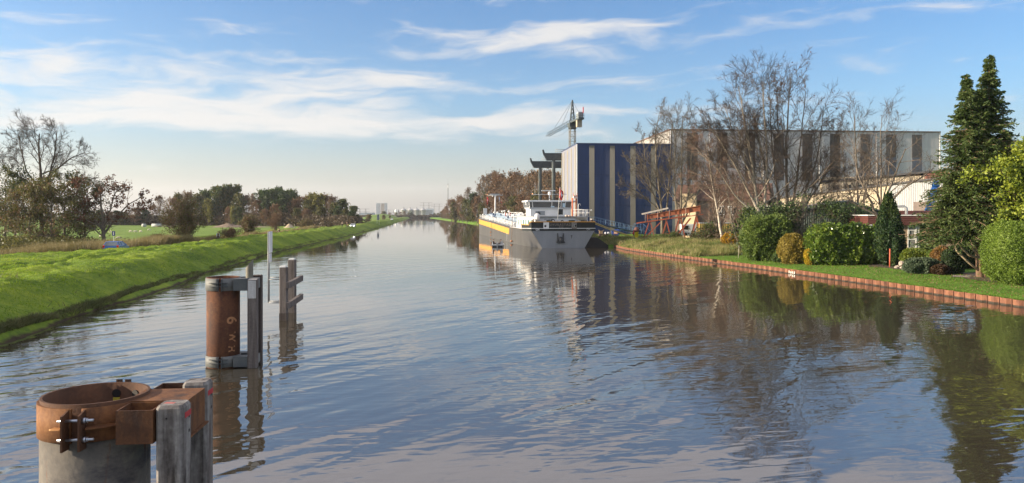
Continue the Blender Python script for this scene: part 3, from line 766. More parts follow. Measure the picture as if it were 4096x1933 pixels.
# plate seams and rubbing fenders hung on ropes
for (s, drop, r_) in ((24.0, 3.0, 0.26), (63, 2.9, 0.20), (63, 3.7, 0.17)):
    fd = thing('fender', {3.0:'brown mooring fender hanging on ropes at the white deckhouse of the tanker', 2.9:'upper small brown fender on a line over the yellow stripe of the tanker', 3.7:'lower small brown fender near the water under the yellow stripe'}[drop], 'fender', (0,0,0), R(8), 'fenders hanging on the tanker side')
    fd.location = Matrix.Translation((3.5,133,0)) @ (Matrix.Rotation(R(8), 4, 'Z') @ Vector((-0.28, s, 0)))
    zt = sheer(s)+0.1
    m = MB(); m.ball((0,0,zt-drop), r_, 10, 8, (1,1.2,0.75)); m.build('float', mat('orange brown wood', (0.30,0.12,0.05), (0.42,0.2,0.09), 3), fd)
    m = MB(); m.tube([(0.2,-0.1,zt+ (2.2 if drop==3.0 else 0.1)), (0.05,-0.05,zt-drop+0.2)], 0.03, 5)
    if drop == 3.0: m.tube([(0.2,0.5,zt+2.2), (0.05,0.05,zt-drop+0.2)], 0.03, 5)
    m.build('rope', mat('brown rope', (0.22,0.14,0.09)), fd)
# draught scale
m = MB()
for i in range(14): m.box(-0.02, -0.008, 33.0, 33.35, 0.12+i*0.13, 0.18+i*0.13)
m.build('draught_scale', WHT, SH)
# ---- deckhouse aft
CZ0, CZ1 = 3.3, 5.55
dh = MB(); dh.prism([(1.35,CZ0-0.4),(24.6,CZ0-0.4),(23.6,CZ1),(1.75,CZ1)], 'x', 0.85, BW-0.85); dho = dh.build('deckhouse', WHT, SH, bevel=0.04)
m = MB(); m.box(0.55, BW-0.55, 1.3, 24.2, CZ1+0.004, CZ1+0.10); m.build('roof', mat('grey roof paint', (0.33,0.35,0.37)), dho)
TEAL = mat('teal glass', (0.03,0.16,0.17), rough=0.08, spec=0.8)
for i in range(6):
    s = 5.0+i*3.1
    MB().box(0.80, 0.846, s, s+1.2, 3.85, 4.95).build('window', TEAL, dho)
for s in (19.95, 22.3): MB().box(0.78, 0.845, s, s+0.8, 3.35, 5.05).build('door', mat('pale grey door', (0.42,0.44,0.46)), dho)
for x in (2.9, 7.0, 9.2): MB().box(x, x+1.1, 1.30, 1.36, 4.45, 4.95).build('window', GLASSD, dho)
letters('registration', '02338786', lambda x, y: (3.35+x, 1.60-y*0.0, 4.98+y), 0.38, mat('dark lettering', (0.05,0.05,0.055)), 0.0, 1.05)
# steps at the stern quarter
m = MB()
for i in range(5): m.box(8.75, 9.95, 1.0-i*0.0+0.04*i, 1.35, 3.9+i*0.30, 3.94+i*0.30)
m.bar((8.7,1.0,3.6),(8.7,1.4,5.6),0.06); m.bar((10.0,1.0,3.6),(10.0,1.4,5.6),0.06); m.box(8.4, 10.2, 0.9, 1.7, 5.30, 5.38); m.build('stairs', mat('rusty white steel', (0.5,0.42,0.34), (0.66,0.62,0.55), 4), dho)
# mooring bollards at the quarters
for x in (0.35, BW-0.35):
    m = MB(); m.lathe([(0.16,4.3),(0.16,4.95),(0.26,4.98),(0.26,5.08),(0.01,5.1)], x, 0.7, 12); m.build('bollard', [mat('brown bollard', (0.10,0.05,0.04))], SH)
    m = MB(); m.lathe([(0.30,5.10),(0.30,5.18),(0.01,5.19)], x, 0.7, 12); m.disc(x, 0.7, 5.10, 0.30, 12, True); m.build('bollard_cap', WHT, SH)
m = MB(); m.lathe([(0.2,5.0),(0.2,6.3),(0.01,6.3)], 0.4, 108, 12); m.build('bollard', BLKP, SH)
m = MB(); m.tube([(3.9+0.3*math.cos(a), 0.4, 4.80+0.3*math.sin(a)) for a in np.linspace(0, math.pi, 9)], 0.09, 8); m.tube([(5.6+0.18*math.cos(a), 0.4, 4.76+0.18*math.sin(a)) for a in np.linspace(0, math.pi, 7)], 0.08, 8); m.build('fairlead', BLKP, SH)
# satellite dome
m = MB(); m.lathe([(0.28,4.85),(0.42,5.0),(0.50,5.2),(0.50,5.65),(0.44,5.92),(0.28,6.12),(0.01,6.2)], 1.15, 0.95, 20); m.tube([(1.15,0.95,3.6),(1.15,0.95,4.9)], 0.06, 8); m.build('satellite_dome', WHT, SH)
m = MB(); m.ball((6.55, 1.3, 5.75), 0.22, 10, 8, (1.3,1,.8)); m.ball((7.05,1.2,5.72), 0.2, 10, 8, (1.4,1,.8)); m.build('cleat_cover', mat('peach plastic', (0.62,0.48,0.40)), SH)
# ---- wheelhouse
ws, we = 12.0, 17.5
m = MB(); m.box(1.75, 9.75, ws, we, CZ1+0.11, 7.05); wl = m.build('wheelhouse', WHT, SH, bevel=0.03)
m = MB(); m.box(2.75, 4.6, ws-0.03, ws+0.05, 5.85, 6.65); m.build('vent_panel', mat('grey vent panel', (0.25,0.27,0.29)), wl)
m = MB(); m.tube([(3.4,ws-0.06,6.2),(3.4,ws-0.031,6.2)], 0.33, 18); m.build('fan', mat('dark fan', (0.06,0.065,0.07)), wl)
m = MB(); m.box(7.2, 8.15, ws-0.03, ws+0.05, 5.95, 7.0); m.build('window', GLASSD, wl)
# glazed band, leaning outward: sills and posts around dark glass
def ring(z, o): return [(1.55-o, ws-0.15-o), (9.95+o, ws-0.15-o), (9.95+o, we+0.2+o), (1.55-o, we+0.2+o)]
def band(mb, z0, o0, z1, o1):
    a_, b_ = ring(z0, o0), ring(z1, o1); vs = [(x,y,z0) for x,y in a_] + [(x,y,z1) for x,y in b_]
    mb.add(vs, [(0,1,5,4),(1,2,6,5),(2,3,7,6),(3,0,4,7),(3,2,1,0),(4,5,6,7)])
m = MB(); band(m, 7.05, 0.0, 7.33, 0.06); m.build('sill_band', mat('pale grey ship paint', (0.45,0.47,0.49)), wl)
m = MB(); band(m, 7.331, 0.05, 8.42, 0.25); m.build('glazing', mat('wheelhouse glass', (0.035,0.04,0.045), (0.07,0.075,0.08), 0.5, rough=0.06, spec=0.9), wl)
m = MB(); 
for fx in (0.0, 0.075, 0.52, 0.735, 0.83, 0.975):
    for side in (0,):
        x0a = 1.50 + fx*8.35; m.bar((x0a+0.06, ws-0.22, 7.33), (x0a+0.06 + (fx-0.5)*0.35, ws-0.43, 8.43), 0.13, 0.07)
for x_, y_ in ((1.47, we+0.27), (10.03, we+0.27), (1.47, (ws+we)/2), (10.03, (ws+we)/2), (1.47, ws+1.4)): m.bar((x_, y_, 7.33), (x_+(0.2 if x_ > 5 else -0.2), y_, 8.43), 0.12)
m.build('window_post', WHT, wl)
m = MB(); m.box(1.0, 10.5, ws-0.85, we+0.7, 8.425, 8.72); m.build('roof', mat('pale roof', (0.62,0.64,0.65)), wl, bevel=0.05)
MB().box(8.02, 8.55, ws-0.36, ws-0.33, 7.4, 8.2).build('notice', mat('pale blue paper', (0.45,0.6,0.7)), wl)
MB().box(5.7,6.4,ws-0.335,ws-0.32,7.37,7.6).build('notice', mat('pale blue paper', (0.45,0.6,0.7)), wl)
# mast on the wheelhouse roof
m = MB(); m.tube([(5.7,13,8.7),(5.7,13,10.2)], 0.10, 8); m.lathe([(0.18,9.75),(0.33,9.9),(0.33,10.25),(0.22,10.4),(0.01,10.42)], 5.7, 13, 14); m.build('mast', WHT, wl)
m = MB(); m.tube([(2.35,13,9.85),(9.1,13,9.95)], 0.055, 6)
for x_ in (2.9, 4.2, 7.2, 8.2): m.tube([(x_,13,9.85),(x_,13,10.15)], 0.03, 5)
m.tube([(2.8,13,9.9),(2.85,13,12.2)], 0.025, 5); m.tube([(3.25,13,9.9),(3.3,13,11.3),(3.45,13,12.0)], 0.02, 5); m.tube([(8.7,13,9.9),(8.75,13,12.4)], 0.02, 5); m.build('crossbar', mat('grey tube', (0.35,0.37,0.40)), wl)
m = MB(); m.box(4.1, 6.9, 12.9, 13.1, 10.55, 10.72); m.tube([(5.7,13,10.4),(5.7,13,10.56)], 0.08, 6); m.build('radar', WHT, wl)
m = MB(); m.ball((2.35,13,10.02), 0.14, 10, 8); m.build('lamp', mat('orange lamp glass', (0.8,0.35,0.15), rough=0.2), wl)
m = MB(); m.tube([(5.7+0.42*math.cos(a), 12.5, 8.75+0.30*math.sin(a)) for a in np.linspace(-0.4, 3.6, 12)], 0.08, 6); m.build('cable_coil', BLACK, wl)
m = MB(); m.ball((0.85, ws-0.2, 8.3), 0.2, 10, 8); m.ball((0.9, ws-0.2, 7.95), 0.15, 10, 8, (1,1,1.2)); m.build('searchlight', WHT, wl)
# ensign on its staff at the stern
m = MB(); m.tube([(4.75,0.5,4.6),(5.1,-0.1,10.9)], 0.035, 6); m.build('flag_staff', WHT, SH)
def hanging_flag(mb, x, y, ztop, h, w, cross=True, folds=4, seed=1):
    rr = random.Random(seed); N, K = 10, 10
    V = []; 
    for i in range(N+1):
        for k in range(K+1):
            u = k/K; t_ = i/N
            px_ = x + u*w*(0.55+0.45*math.sin(2.2*t_+seed)) ; py_ = y + 0.10*math.sin(u*folds*math.pi + t_*2+seed)*(0.5+t_)
            V.append((px_, py_, ztop - t_*h - u*0.35*h*(1-0.3*t_)))
    for i in range(N):
        for k in range(K):
            t_ = (i+0.5)/N; u = (k+0.5)/K
            c = (abs(u-0.5) < 0.12 and 0.2 < t_ < 0.8) or (abs(t_-0.5) < 0.12 and 0.2 < u < 0.8)
            mb.cur = 1 if (cross and c) else 0
            b_ = len(mb.v)
            q = [V[i*(K+1)+k], V[i*(K+1)+k+1], V[(i+1)*(K+1)+k+1], V[(i+1)*(K+1)+k]]
            mb.add(q, [(0,1,2,3)])
    mb.cur = 0
REDC = mat('red flag cloth', (0.48,0.02,0.025), rough=0.8); WHC = mat('white flag cloth', (0.75,0.75,0.76), rough=0.8)
m = MB(); hanging_flag(m, 5.0, -0.05, 10.7, 1.8, 0.75, seed=1); m.build('flag', [REDC, WHC], SH)
# roof railings
m = MB(); rail(m, (8.6,1.6,5.65), (BW-0.6,1.6,5.65), 1.25, 6, 0.03, (1.0,)); rail(m, (BW-0.6,1.6,5.65), (BW-0.6,11,5.65), 1.25, 9, 0.03, (1.0,0.5)); rail(m, (8.6,1.6,5.65), (8.6,5,5.65), 1.25, 3, 0.03, (1.0,0.5))
m.box(10.0,10.25,1.5,1.6,5.65,6.85); m.tube([(8.8,1.5,5.0),(8.8,1.5,7.6),(8.9,1.5,7.9),(9.15,1.5,7.9),(9.2,1.5,7.6)], 0.05, 6); m.ball((BW-0.25,1.5,6.75), 0.16, 8, 6); m.build('railing', WHT, SH)
# orange hoisting posts by the wheelhouse
m = MB(); m.tube([(8.05,3.0,5.6),(8.05,3.0,9.0)], 0.13, 8); m.tube([(8.75,3.0,5.6),(8.75,3.0,8.9)], 0.15, 8); m.box(7.95,8.9,2.8,3.2,8.2,8.35); m.box(8.25,8.95,2.75,3.2,9.3,9.45)
m.tube([(8.3,3,9.3),(8.15,3,9.95)],0.05,5); m.tube([(8.8,3,9.3),(8.95,3,9.95)],0.05,5); m.build('hoist_post', mat('orange red paint', (0.50,0.13,0.06), (0.6,0.18,0.08), 2), SH)
m = MB(); m.box(8.2,8.95,2.7,3.2,8.92,9.29); m.build('hoist_head', mat('pink white paint', (0.8,0.6,0.55)), SH)
# ---- cargo deck: trunk, pipes, catwalk, vents, rails
m = MB(); V = []
for s in (30, 60, 96): 
    z = sheer(s); V += [(2.0,s,z-0.1),(2.0,s,z+0.75),(BW-2.0,s,z+0.75),(BW-2.0,s,z-0.1)]
m.add(V, [(4*i+k, 4*i+k+1, 4*i+k+5, 4*i+k+4) for i in range(2) for k in range(3)] + [(0,1,2,3),(8,9,10,11)]); m.build('cargo_trunk', DECK, SH)
m = MB()
for x, dz_, r_ in ((3.0,1.25,0.16),(3.8,1.45,0.13),(5.2,1.5,0.22),(6.3,1.3,0.16),(7.6,1.4,0.13),(8.6,1.15,0.16)):
    m.tube([(x, s, sheer(s)+dz_) for s in (30, 60, 96)], r_, 8)
for s in np.arange(34, 95, 7.5):
    m.tube([(1.4, s, sheer(s)+1.05), (BW-1.4, s, sheer(s)+1.05)], 0.15, 8)
m.build('cargo_pipe', PIPE, SH)
rr = random.Random(4)
m = MB(); m2 = MB(); m3 = MB()
for s in np.arange(28, 97, 3.1):
    z = sheer(s)
    if rr.random() < 0.7:
        h_ = rr.uniform(0.8, 1.35); x = rr.uniform(0.7, 1.3)
        m = MB(); m.lathe([(0.2,0),(0.2,h_-0.25),(0.30,h_-0.22),(0.30,h_-0.04),(0.2,h_),(0.01,h_)], x, s, 12, z); m.build('deck_vent', WHT, SH)
    if rr.random() < 0.8:
        y = s+1.2; x = rr.uniform(0.5, 1.6); h_ = rr.uniform(0.7, 1.2)
        m2 = MB(); m2.tube([(x,y,z),(x,y,z+h_)],0.05,6); m2.tube([(x,y+0.9,z),(x,y+0.9,z+h_)],0.05,6); m2.tube([(x,y,z+h_),(x,y+0.9,z+h_)],0.05,6); m2.tube([(x,y,z+0.3),(x+0.5,y+0.9,z+h_)],0.04,5); m2.build('deck_frame', WHT, SH)
    if rr.random() < 0.5: m3 = MB(); m3.lathe([(0.22,0),(0.25,0.5),(0.18,0.8),(0.3,0.85),(0.3,0.95),(0.01,1.0)], rr.uniform(2.2, 9), s+0.5, 10, z+0.75); m3.build('tank_valve', mat('dark blue fitting', (0.03,0.06,0.14)), SH)
rr = random.Random(9)
for s in np.arange(32, 94, 4.4):
    x = rr.uniform(2.6, 8.8); z = sheer(s)+0.75; h_ = rr.uniform(0.9, 1.7); m = MB()
    m.tube([(x,s,z),(x,s,z+h_)], 0.09, 7); m.lathe([(0.2,h_-0.1),(0.34,h_),(0.30,h_+0.25),(0.01,h_+0.38)], x, s, 12, z); m.build('pressure_valve', WHT, SH)
m = MB()
for s0, s1, nn in ((25, 60, 24), (60, 97, 26)): rail(m, (0.12,s0,sheer(s0)), (0.12,s1,sheer(s1)), 1.05, nn, 0.03, (1.0,0.55)); rail(m, (BW-0.12,s0,sheer(s0)), (BW-0.12,s1,sheer(s1)), 1.05, nn, 0.03, (1.0,0.55))
m.build('side_railing', WHT, SH)
# catwalk bridge over the pipes amidships
m = MB(); z = sheer(50)
for x in (3.2, 4.6):
    m.tube([(x,38,z+1.6),(x,41,z+2.6),(x,52,z+2.6),(x,55,z+1.6)],0.05,6); m.tube([(x,41,z+2.1),(x,52,z+2.1)],0.04,6)
    for s in (41, 44.6, 48.3, 52): m.tube([(x,s,z+0.7),(x,s,z+2.6)],0.05,6)
m.box(3.2,4.6,40,53,z+1.5,z+1.58)
m.tube([(3.2,38,z+1.6),(3.2,26,z+2.4)],0.04,6); m.tube([(4.6,38,z+1.6),(4.6,26,z+2.4)],0.04,6); m.tube([(3.2,26,z+2.45),(8.0,26,z+2.45)],0.04,6)
for q in range(7): m.tube([(3.2+q*0.8,26,z+1.0),(3.2+q*0.8,26,z+2.45)],0.035,5)
m.build('catwalk', WHT, SH)
# bow: breakwater, mast, sign box
m = MB(); m.box(3, BW-3, 100, 103, sheer(101)-0.1, sheer(101)+0.9); m.build('winch_box', DECK, SH, bevel=0.05)
m = MB(); z0 = sheer(104)
m.tube([(5.72,104,z0),(5.72,104,12.0)], [0.26,0.20], 10); m.build('bow_mast', WHT, SH)
m = MB(); m.tube([(3.3,104,12.05),(8.1,104,12.05)], 0.10, 8); m.box(4.1,7.3,103.85,104.15,12.25,12.5); m.prism([(4.4,12.24),(7.0,12.24),(5.9,11.7),(5.5,11.7)], 'y', 103.9, 104.1); m.tube([(8.1,104,12.0),(8.15,104,12.5)],0.06,5); m.build('bow_crossarm', mat('pale grey ship paint', None), SH)
m = MB(); m.ball((3.25,104,12.25),0.17,10,8); m.build('lamp', mat('orange lamp glass', None), SH)
m = MB(); m.ball((4.85,103.7,11.75),0.2,10,8); m.build('lamp', WHT, SH)
m = MB(); hanging_flag(m, 3.1, 103.8, 11.6, 2.1, 0.6, seed=2); m.build('flag', [REDC, WHC], SH)
m = MB(); hanging_flag(m, 6.9, 103.8, 11.8, 2.2, 0.55, False, seed=3); m.build('flag', [mat('pale blue flag cloth', (0.55,0.60,0.75))], SH)
m = MB(); hanging_flag(m, 7.5, 104.0, 11.5, 1.8, 0.5, seed=5); m.build('flag', [REDC, WHC], SH)
m = MB(); m.tube([(3.3,104,12),(3.3,104,7.0)],0.02,4); m.tube([(7.6,104,12),(7.6,104,7.0)],0.02,4); m.build('halyard', mat('brown rope', None), SH)
m = MB(); m.box(1.5,2.6,99.0,99.3,sheer(99)+1.2,sheer(99)+3.0); m.tube([(2.0,99.1,sheer(99)),(2.0,99.1,sheer(99)+1.3)],0.08,6); m.build('sign_board', WHT, SH)

# black pontoon moored at the quay astern of the tanker
bpn = thing('pontoon', 'black wedge ended pontoon in the shadow between the stern and the quay', 'pontoon', (14.7, 136, 0), R(8))
m = MB(); m.prism([(-3.0,-0.6),(3.0,-0.6),(3.0,0.35),(1.0,1.75),(-3.0,1.75)], 'y', 0.5, 15); m.build('hull', mat('black tar', (0.008,0.008,0.009), (0.016,0.015,0.015), 2, rough=0.7), bpn)
m = MB(); m.box(-2.6,0.6,1,14,1.753,1.79); m.build('deck', mat('dark mud', (0.03,0.03,0.02), (0.05,0.05,0.03), 2), bpn)
# ------------------------------------------------------------------ vegetation
def tubes_np(P, Rd, n=4):
    """P (N,K,3), Rd (N,K) -> verts, quads"""
    N, K, _ = P.shape
    T = np.gradient(P, axis=1); T /= np.linalg.norm(T, axis=2, keepdims=True)+1e-9
    ref = np.where(np.abs(T[:, :1, 2:3]) > 0.85, np.array([1.0, 0, 0]), np.array([0, 0, 1.0]))
    A = np.cross(T, ref); A /= np.linalg.norm(A, axis=2, keepdims=True)+1e-9
    B = np.cross(T, A)
    an = 2*np.pi*np.arange(n)/n
    V = P[:, :, None, :] + (A[:, :, None, :]*np.cos(an)[None, None, :, None] + B[:, :, None, :]*np.sin(an)[None, None, :, None])*Rd[:, :, None, None]
    i = np.arange(N*K*n).reshape(N, K, n)
    a = i[:, :-1, :]; b_ = np.roll(i, -1, axis=2)[:, :-1, :]; c = np.roll(i, -1, axis=2)[:, 1:, :]; d = i[:, 1:, :]
    return V.reshape(-1, 3), np.stack([a, b_, c, d], -1).reshape(-1, 4)
def unit(v): return v/(np.linalg.norm(v, axis=-1, keepdims=True)+1e-9)
def shoots(rng, P, Rd, m, t0, t1, ang, ratio, K=4, wig=0.15, up=0.05, rr=0.6, fall=0.5, tip=0.25, angj=0.25, rmin=0.0, lmul=None, flat=0.0):
    N, KP, _ = P.shape
    idx = np.repeat(np.arange(N), m)
    t_ = t0 + (t1-t0)*((np.tile(np.arange(m), N) + rng.random(N*m))/m)
    f = t_*(KP-1); k = np.minimum(f.astype(int), KP-2); u = (f-k)[:, None]
    p = P[idx, k]*(1-u) + P[idx, k+1]*u
    r0 = (Rd[idx, k]*(1-u[:, 0]) + Rd[idx, k+1]*u[:, 0])
    tan = unit(P[idx, k+1]-P[idx, k])
    rnd = rng.normal(size=(N*m, 3)); rnd[:, 2] *= (1-flat)
    perp = unit(rnd - tan*np.sum(rnd*tan, axis=1, keepdims=True))
    a = (ang + rng.normal(size=N*m)*angj)[:, None]
    d = unit(tan*np.cos(a) + perp*np.sin(a))
    Lp = np.sum(np.linalg.norm(np.diff(P, axis=1), axis=2), axis=1)[idx]
    L = Lp*ratio*(1-fall*t_)*rng.uniform(0.7, 1.25, N*m)
    if lmul is not None: L = L*lmul(t_)
    Q = np.zeros((N*m, K, 3)); Q[:, 0] = p
    for j in range(1, K):
        Q[:, j] = Q[:, j-1] + d*(L/(K-1))[:, None]
        d = d + rng.normal(size=d.shape)*wig; d[:, 2] += up; d = unit(d)
    rs = np.maximum(r0*rr, rmin)
    return Q, rs[:, None]*np.linspace(1, tip, K)[None, :]
def leaf_np(rng, C_, size, aspect=0.55, droop=0.0, out=None, jit=0.35):
    """diamond leaves at C_ (N,3)"""
    N = len(C_)
    d = rng.normal(size=(N, 3))
    if out is not None: d = d*0.7 + out
    d[:, 2] -= droop; d = unit(d)
    s = rng.normal(size=(N, 3)); s = unit(s - d*np.sum(s*d, axis=1, keepdims=True))
    L = (size*rng.uniform(1-jit, 1+jit, N))[:, None]
    a = C_ - d*L*0.5; b_ = C_ + s*L*aspect*0.5; c = C_ + d*L*0.5; e = C_ - s*L*aspect*0.5
    V = np.stack([a, b_, c, e], 1).reshape(-1, 3)
    return V, np.arange(4*N).reshape(N, 4)
class Acc:
    def __init__(s): s.V = []; s.F = []; s.M = []; s.n = 0
    def add(s, VF, mi=0):
        V, F_ = VF; s.V.append(V); s.F.append(F_+s.n); s.M.append(np.full(len(F_), mi)); s.n += len(V); return s
    def build(s, name, mats, parent=None, smooth=False):
        return raw_mesh(name, np.concatenate(s.V), np.concatenate(s.F), mats, parent, smooth, np.concatenate(s.M))
BARK = mat('grey brown bark', (0.085,0.068,0.052), (0.16,0.13,0.10), 3.0, rough=0.9, bump=0.02, bscale=9, stretch=(1,1,0.3))
BARKP = mat('pale grey bark', (0.075,0.062,0.044), (0.19,0.16,0.115), 1.5, rough=0.85, bump=0.015, bscale=7, stretch=(1,1,0.35))
def birch_mat():
    m_ = bpy.data.materials.new('birch bark'); m_.use_nodes = True
    t = NT(m_.node_tree); b = t.n['Principled BSDF']; co = t.new('ShaderNodeTexCoord').outputs['Object']; Z = t.sep(co)[2]
    wh = t.ramp(t.noise(t.vm('MULTIPLY', co, (0.6,0.6,2.2)), 2.2, 5, 0.6), [(0.36, (0.09,0.075,0.065)), (0.46, (0.46,0.41,0.34))])
    br = t.ramp(t.noise(co, 2.0, 4, 0.6), [(0.35, (0.12,0.10,0.075)), (0.65, (0.26,0.22,0.165))])
    t.l.new(t.mix(t.map(Z, 4.5, 9.5), wh, br), b.inputs['Base Color']); b.inputs['Roughness'].default_value = 0.85
    return m_
BIRCH = birch_mat()
BARKR = mat('red brown bark', (0.16,0.095,0.06), (0.27,0.17,0.11), 2.5, rough=0.9, bump=0.02, bscale=9, stretch=(1,1,0.2))
TWIG = mat('brown twigs', (0.060,0.043,0.030), (0.105,0.074,0.052), 0.5, rough=0.9)
TWIGR = mat('reddish twigs', (0.11,0.062,0.042), (0.17,0.10,0.068), 0.4, rough=0.9)
TWIGP = mat('pale twigs', (0.072,0.060,0.043), (0.12,0.10,0.075), 0.5, rough=0.9)
DKTW = mat('dark twigs', (0.042,0.030,0.023), (0.075,0.053,0.04), 0.5, rough=0.9)
L_OLIVE = leaf_mat('olive leaves', [(0.05,0.055,0.015),(0.10,0.10,0.025),(0.17,0.145,0.035)])
L_DARK = leaf_mat('dark green leaves', [(0.012,0.030,0.012),(0.03,0.055,0.018),(0.055,0.085,0.025)])
L_GREEN = leaf_mat('mid green leaves', [(0.035,0.07,0.018),(0.07,0.115,0.028),(0.12,0.16,0.04)])
L_YEL = leaf_mat('yellow green leaves', [(0.12,0.14,0.02),(0.22,0.21,0.03),(0.30,0.27,0.05)])
L_BROWN = leaf_mat('brown withered leaves', [(0.06,0.022,0.014),(0.11,0.045,0.025),(0.16,0.07,0.03)])
L_RUST = leaf_mat('thin rusty leaves', [(0.10,0.055,0.03),(0.16,0.095,0.05),(0.22,0.14,0.07)])

def stem(pts, r0, r1, K=10, rng=None, wob=0.0):
    """smooth a stem polyline to K points"""
    pts = np.array(pts, dtype=float); tt = np.linspace(0, 1, len(pts)); t_ = np.linspace(0, 1, K)
    P = np.stack([np.interp(t_, tt, pts[:, i]) for i in range(3)], 1)
    if rng is not None: P[1:] += rng.normal(size=(K-1, 3))*wob*np.array([1, 1, 0.2])
    rad = r0 + (r1-r0)*t_**0.8; rad[0] *= 1.45
    return P[None], rad[None]
def tree_mesh(seed, stems, lv, bark, twig, leaf=None, trunk_levels=2, nside=(8, 6, 4, 3, 3, 3)):
    """stems: list of (pts, r0, r1); lv: list of dicts for successive levels; leaf: dict"""
    rng = np.random.default_rng(seed)
    KS = 12
    Ps, Rs = zip(*[stem(p, a, b_, KS, rng, 0.05) for p, a, b_ in stems])
    P = np.concatenate(Ps); Rd = np.concatenate(Rs)
    levels = [(P, Rd)]
    for kw in lv:
        kw = dict(kw); src = levels[kw.pop('src', -1)]
        levels.append(shoots(rng, src[0], src[1], **kw))
    return levels, rng
def tree(name, label, cat, loc, seed, stems, lv, bark, twig, leaf=None, group=None, trunk_levels=2, rz=0.0, scale=1.0):
    levels, rng = tree_mesh(seed, stems, lv, bark, twig)
    root = thing(name, label, cat, loc, rz, group); root.scale = (scale,)*3
    ns = (9, 6, 4, 3, 3, 3, 3)
    a = Acc()
    for i in range(trunk_levels): a.add(tubes_np(*levels[i], n=ns[i]))
    a.build('trunk', bark, root, True)
    c = Acc()
    for i in range(trunk_levels, len(levels)): c.add(tubes_np(*levels[i], n=ns[i]))
    mats = [twig]
    if leaf:
        for q, lf in enumerate(leaf if isinstance(leaf, list) else [leaf]):
            P = levels[lf.get('level', -1)][0]
            if 'zmax' in lf: P = P[P[:, -1, 2] < lf['zmax']]
            if 'zmin' in lf: P = P[P[:, -1, 2] > lf['zmin']]
            N = len(P); cnt = int(lf['n'])
            # clustered: pick branches unevenly so the crown has gaps and clumps
            wgt = rng.random(N)**lf.get('clump', 2.0); wgt /= wgt.sum()
            ii = rng.choice(N, cnt, p=wgt); K = P.shape[1]; kk = rng.integers(1, K, cnt)
            Cn = P[ii, kk] + rng.normal(size=(cnt, 3))*lf.get('spread', 0.25)
            c.add(leaf_np(rng, Cn, lf['size'], lf.get('aspect', 0.6), lf.get('droop', 0.2)), q+1); mats.append(lf['mat'])
    c.build('crown', mats, root, False)
    return root
def gz(x, y): return lh_at(x, y) if x < interp(LB, y)+1 else rh_at(x, y)
def ground_at(px, z):
    p = at(px, z); w_l = interp(LB, z)-p.x
    if w_l > 36: h = 0.25
    elif w_l > 0: h = lh_at(p.x, z)
    else: h = rh_at(p.x, z)
    return Vector((p.x, z, h-0.05))

# ---- left bank
# 1 the great bare tree
tree('bare_tree', 'tallest bare tree on the left with a wide rounded crown above the leafy undergrowth', 'tree', ground_at(170, 130), 11,
     [([(0,0,0),(-0.2,0,7),(-0.3,0,12.5),(-0.6,0.2,16),(-0.6,0,20.5)], 0.42, 0.10), ([(-0.2,0,9.5),(1.2,0.3,13.2),(1.8,0.6,17),(2.6,0,21)], 0.24, 0.06),
      ([(-0.1,0,11),(2.6,-0.4,14.0),(5.2,0,16.2),(7.6,0.3,17.2)], 0.20, 0.05), ([(-0.2,0,8.8),(-3.0,0.3,12.2),(-6,0,13.2),(-8.2,0.2,16.2)], 0.20, 0.05),
      ([(0,0,8.2),(2.8,0.6,10.6),(5.4,0,11.6),(7.4,0.2,12.4)], 0.18, 0.05), ([(-0.1,0,10.2),(-2.4,-0.6,13.4),(-3.6,-0.4,17.5),(-4.2,0,20)], 0.18, 0.05)],
     [dict(m=9, t0=0.38, t1=1.0, ang=0.75, ratio=0.42, K=6, wig=0.16, up=0.07, rr=0.55, fall=0.35),
      dict(m=10, t0=0.2, t1=1.0, ang=0.7, ratio=0.48, K=5, wig=0.20, up=0.06, rr=0.5, fall=0.3, rmin=0.022),
      dict(m=8, t0=0.2, t1=1.0, ang=0.6, ratio=0.5, K=4, wig=0.2, up=0.04, rr=0.55, fall=0.3, rmin=0.014),
      dict(m=5, t0=0.2, t1=1.0, ang=0.55, ratio=0.55, K=3, wig=0.2, up=0.03, rr=0.55, fall=0.3, rmin=0.013)], DKTW, DKTW, scale=0.965)
# 2 tree with clusters of withered leaves
tree('bare_tree', 'small spreading tree with clusters of brown withered leaves behind the blue car', 'tree', ground_at(412, 122), 21,
     [([(0,0,0),(0.1,0,2.6),(0.0,0,4.2),(-0.4,0,8.0),(-0.5,0,10.4)], 0.36, 0.08), ([(0.1,0,2.6),(1.6,0.3,4.6),(3.8,0,7.2),(6.4,0,8.6)], 0.20, 0.05),
      ([(0.0,0,3.2),(-1.6,0,5.2),(-3.4,0.3,7.4),(-4.2,0,9.6)], 0.18, 0.05), ([(0.05,0,3.6),(1.2,-0.3,6.2),(2.0,-0.2,8.8),(2.4,0,10.3)], 0.18, 0.05), ([(0,0,2.2),(-1.6,-0.4,3.6),(-3.6,0,4.2)], 0.12, 0.04)],
     [dict(m=8, t0=0.3, t1=1.0, ang=0.8, ratio=0.40, K=5, wig=0.2, up=0.05, rr=0.55, fall=0.3),
      dict(m=7, t0=0.2, t1=1.0, ang=0.7, ratio=0.45, K=4, wig=0.25, up=0.04, rr=0.5, fall=0.3, rmin=0.02),
      dict(m=5, t0=0.2, t1=1.0, ang=0.6, ratio=0.5, K=3, wig=0.25, up=0.02, rr=0.5, fall=0.3, rmin=0.013)], BARK, TWIG,
     dict(n=2300, size=0.33, mat=L_BROWN, clump=9.0, spread=0.18, droop=0.8, zmin=4.5))
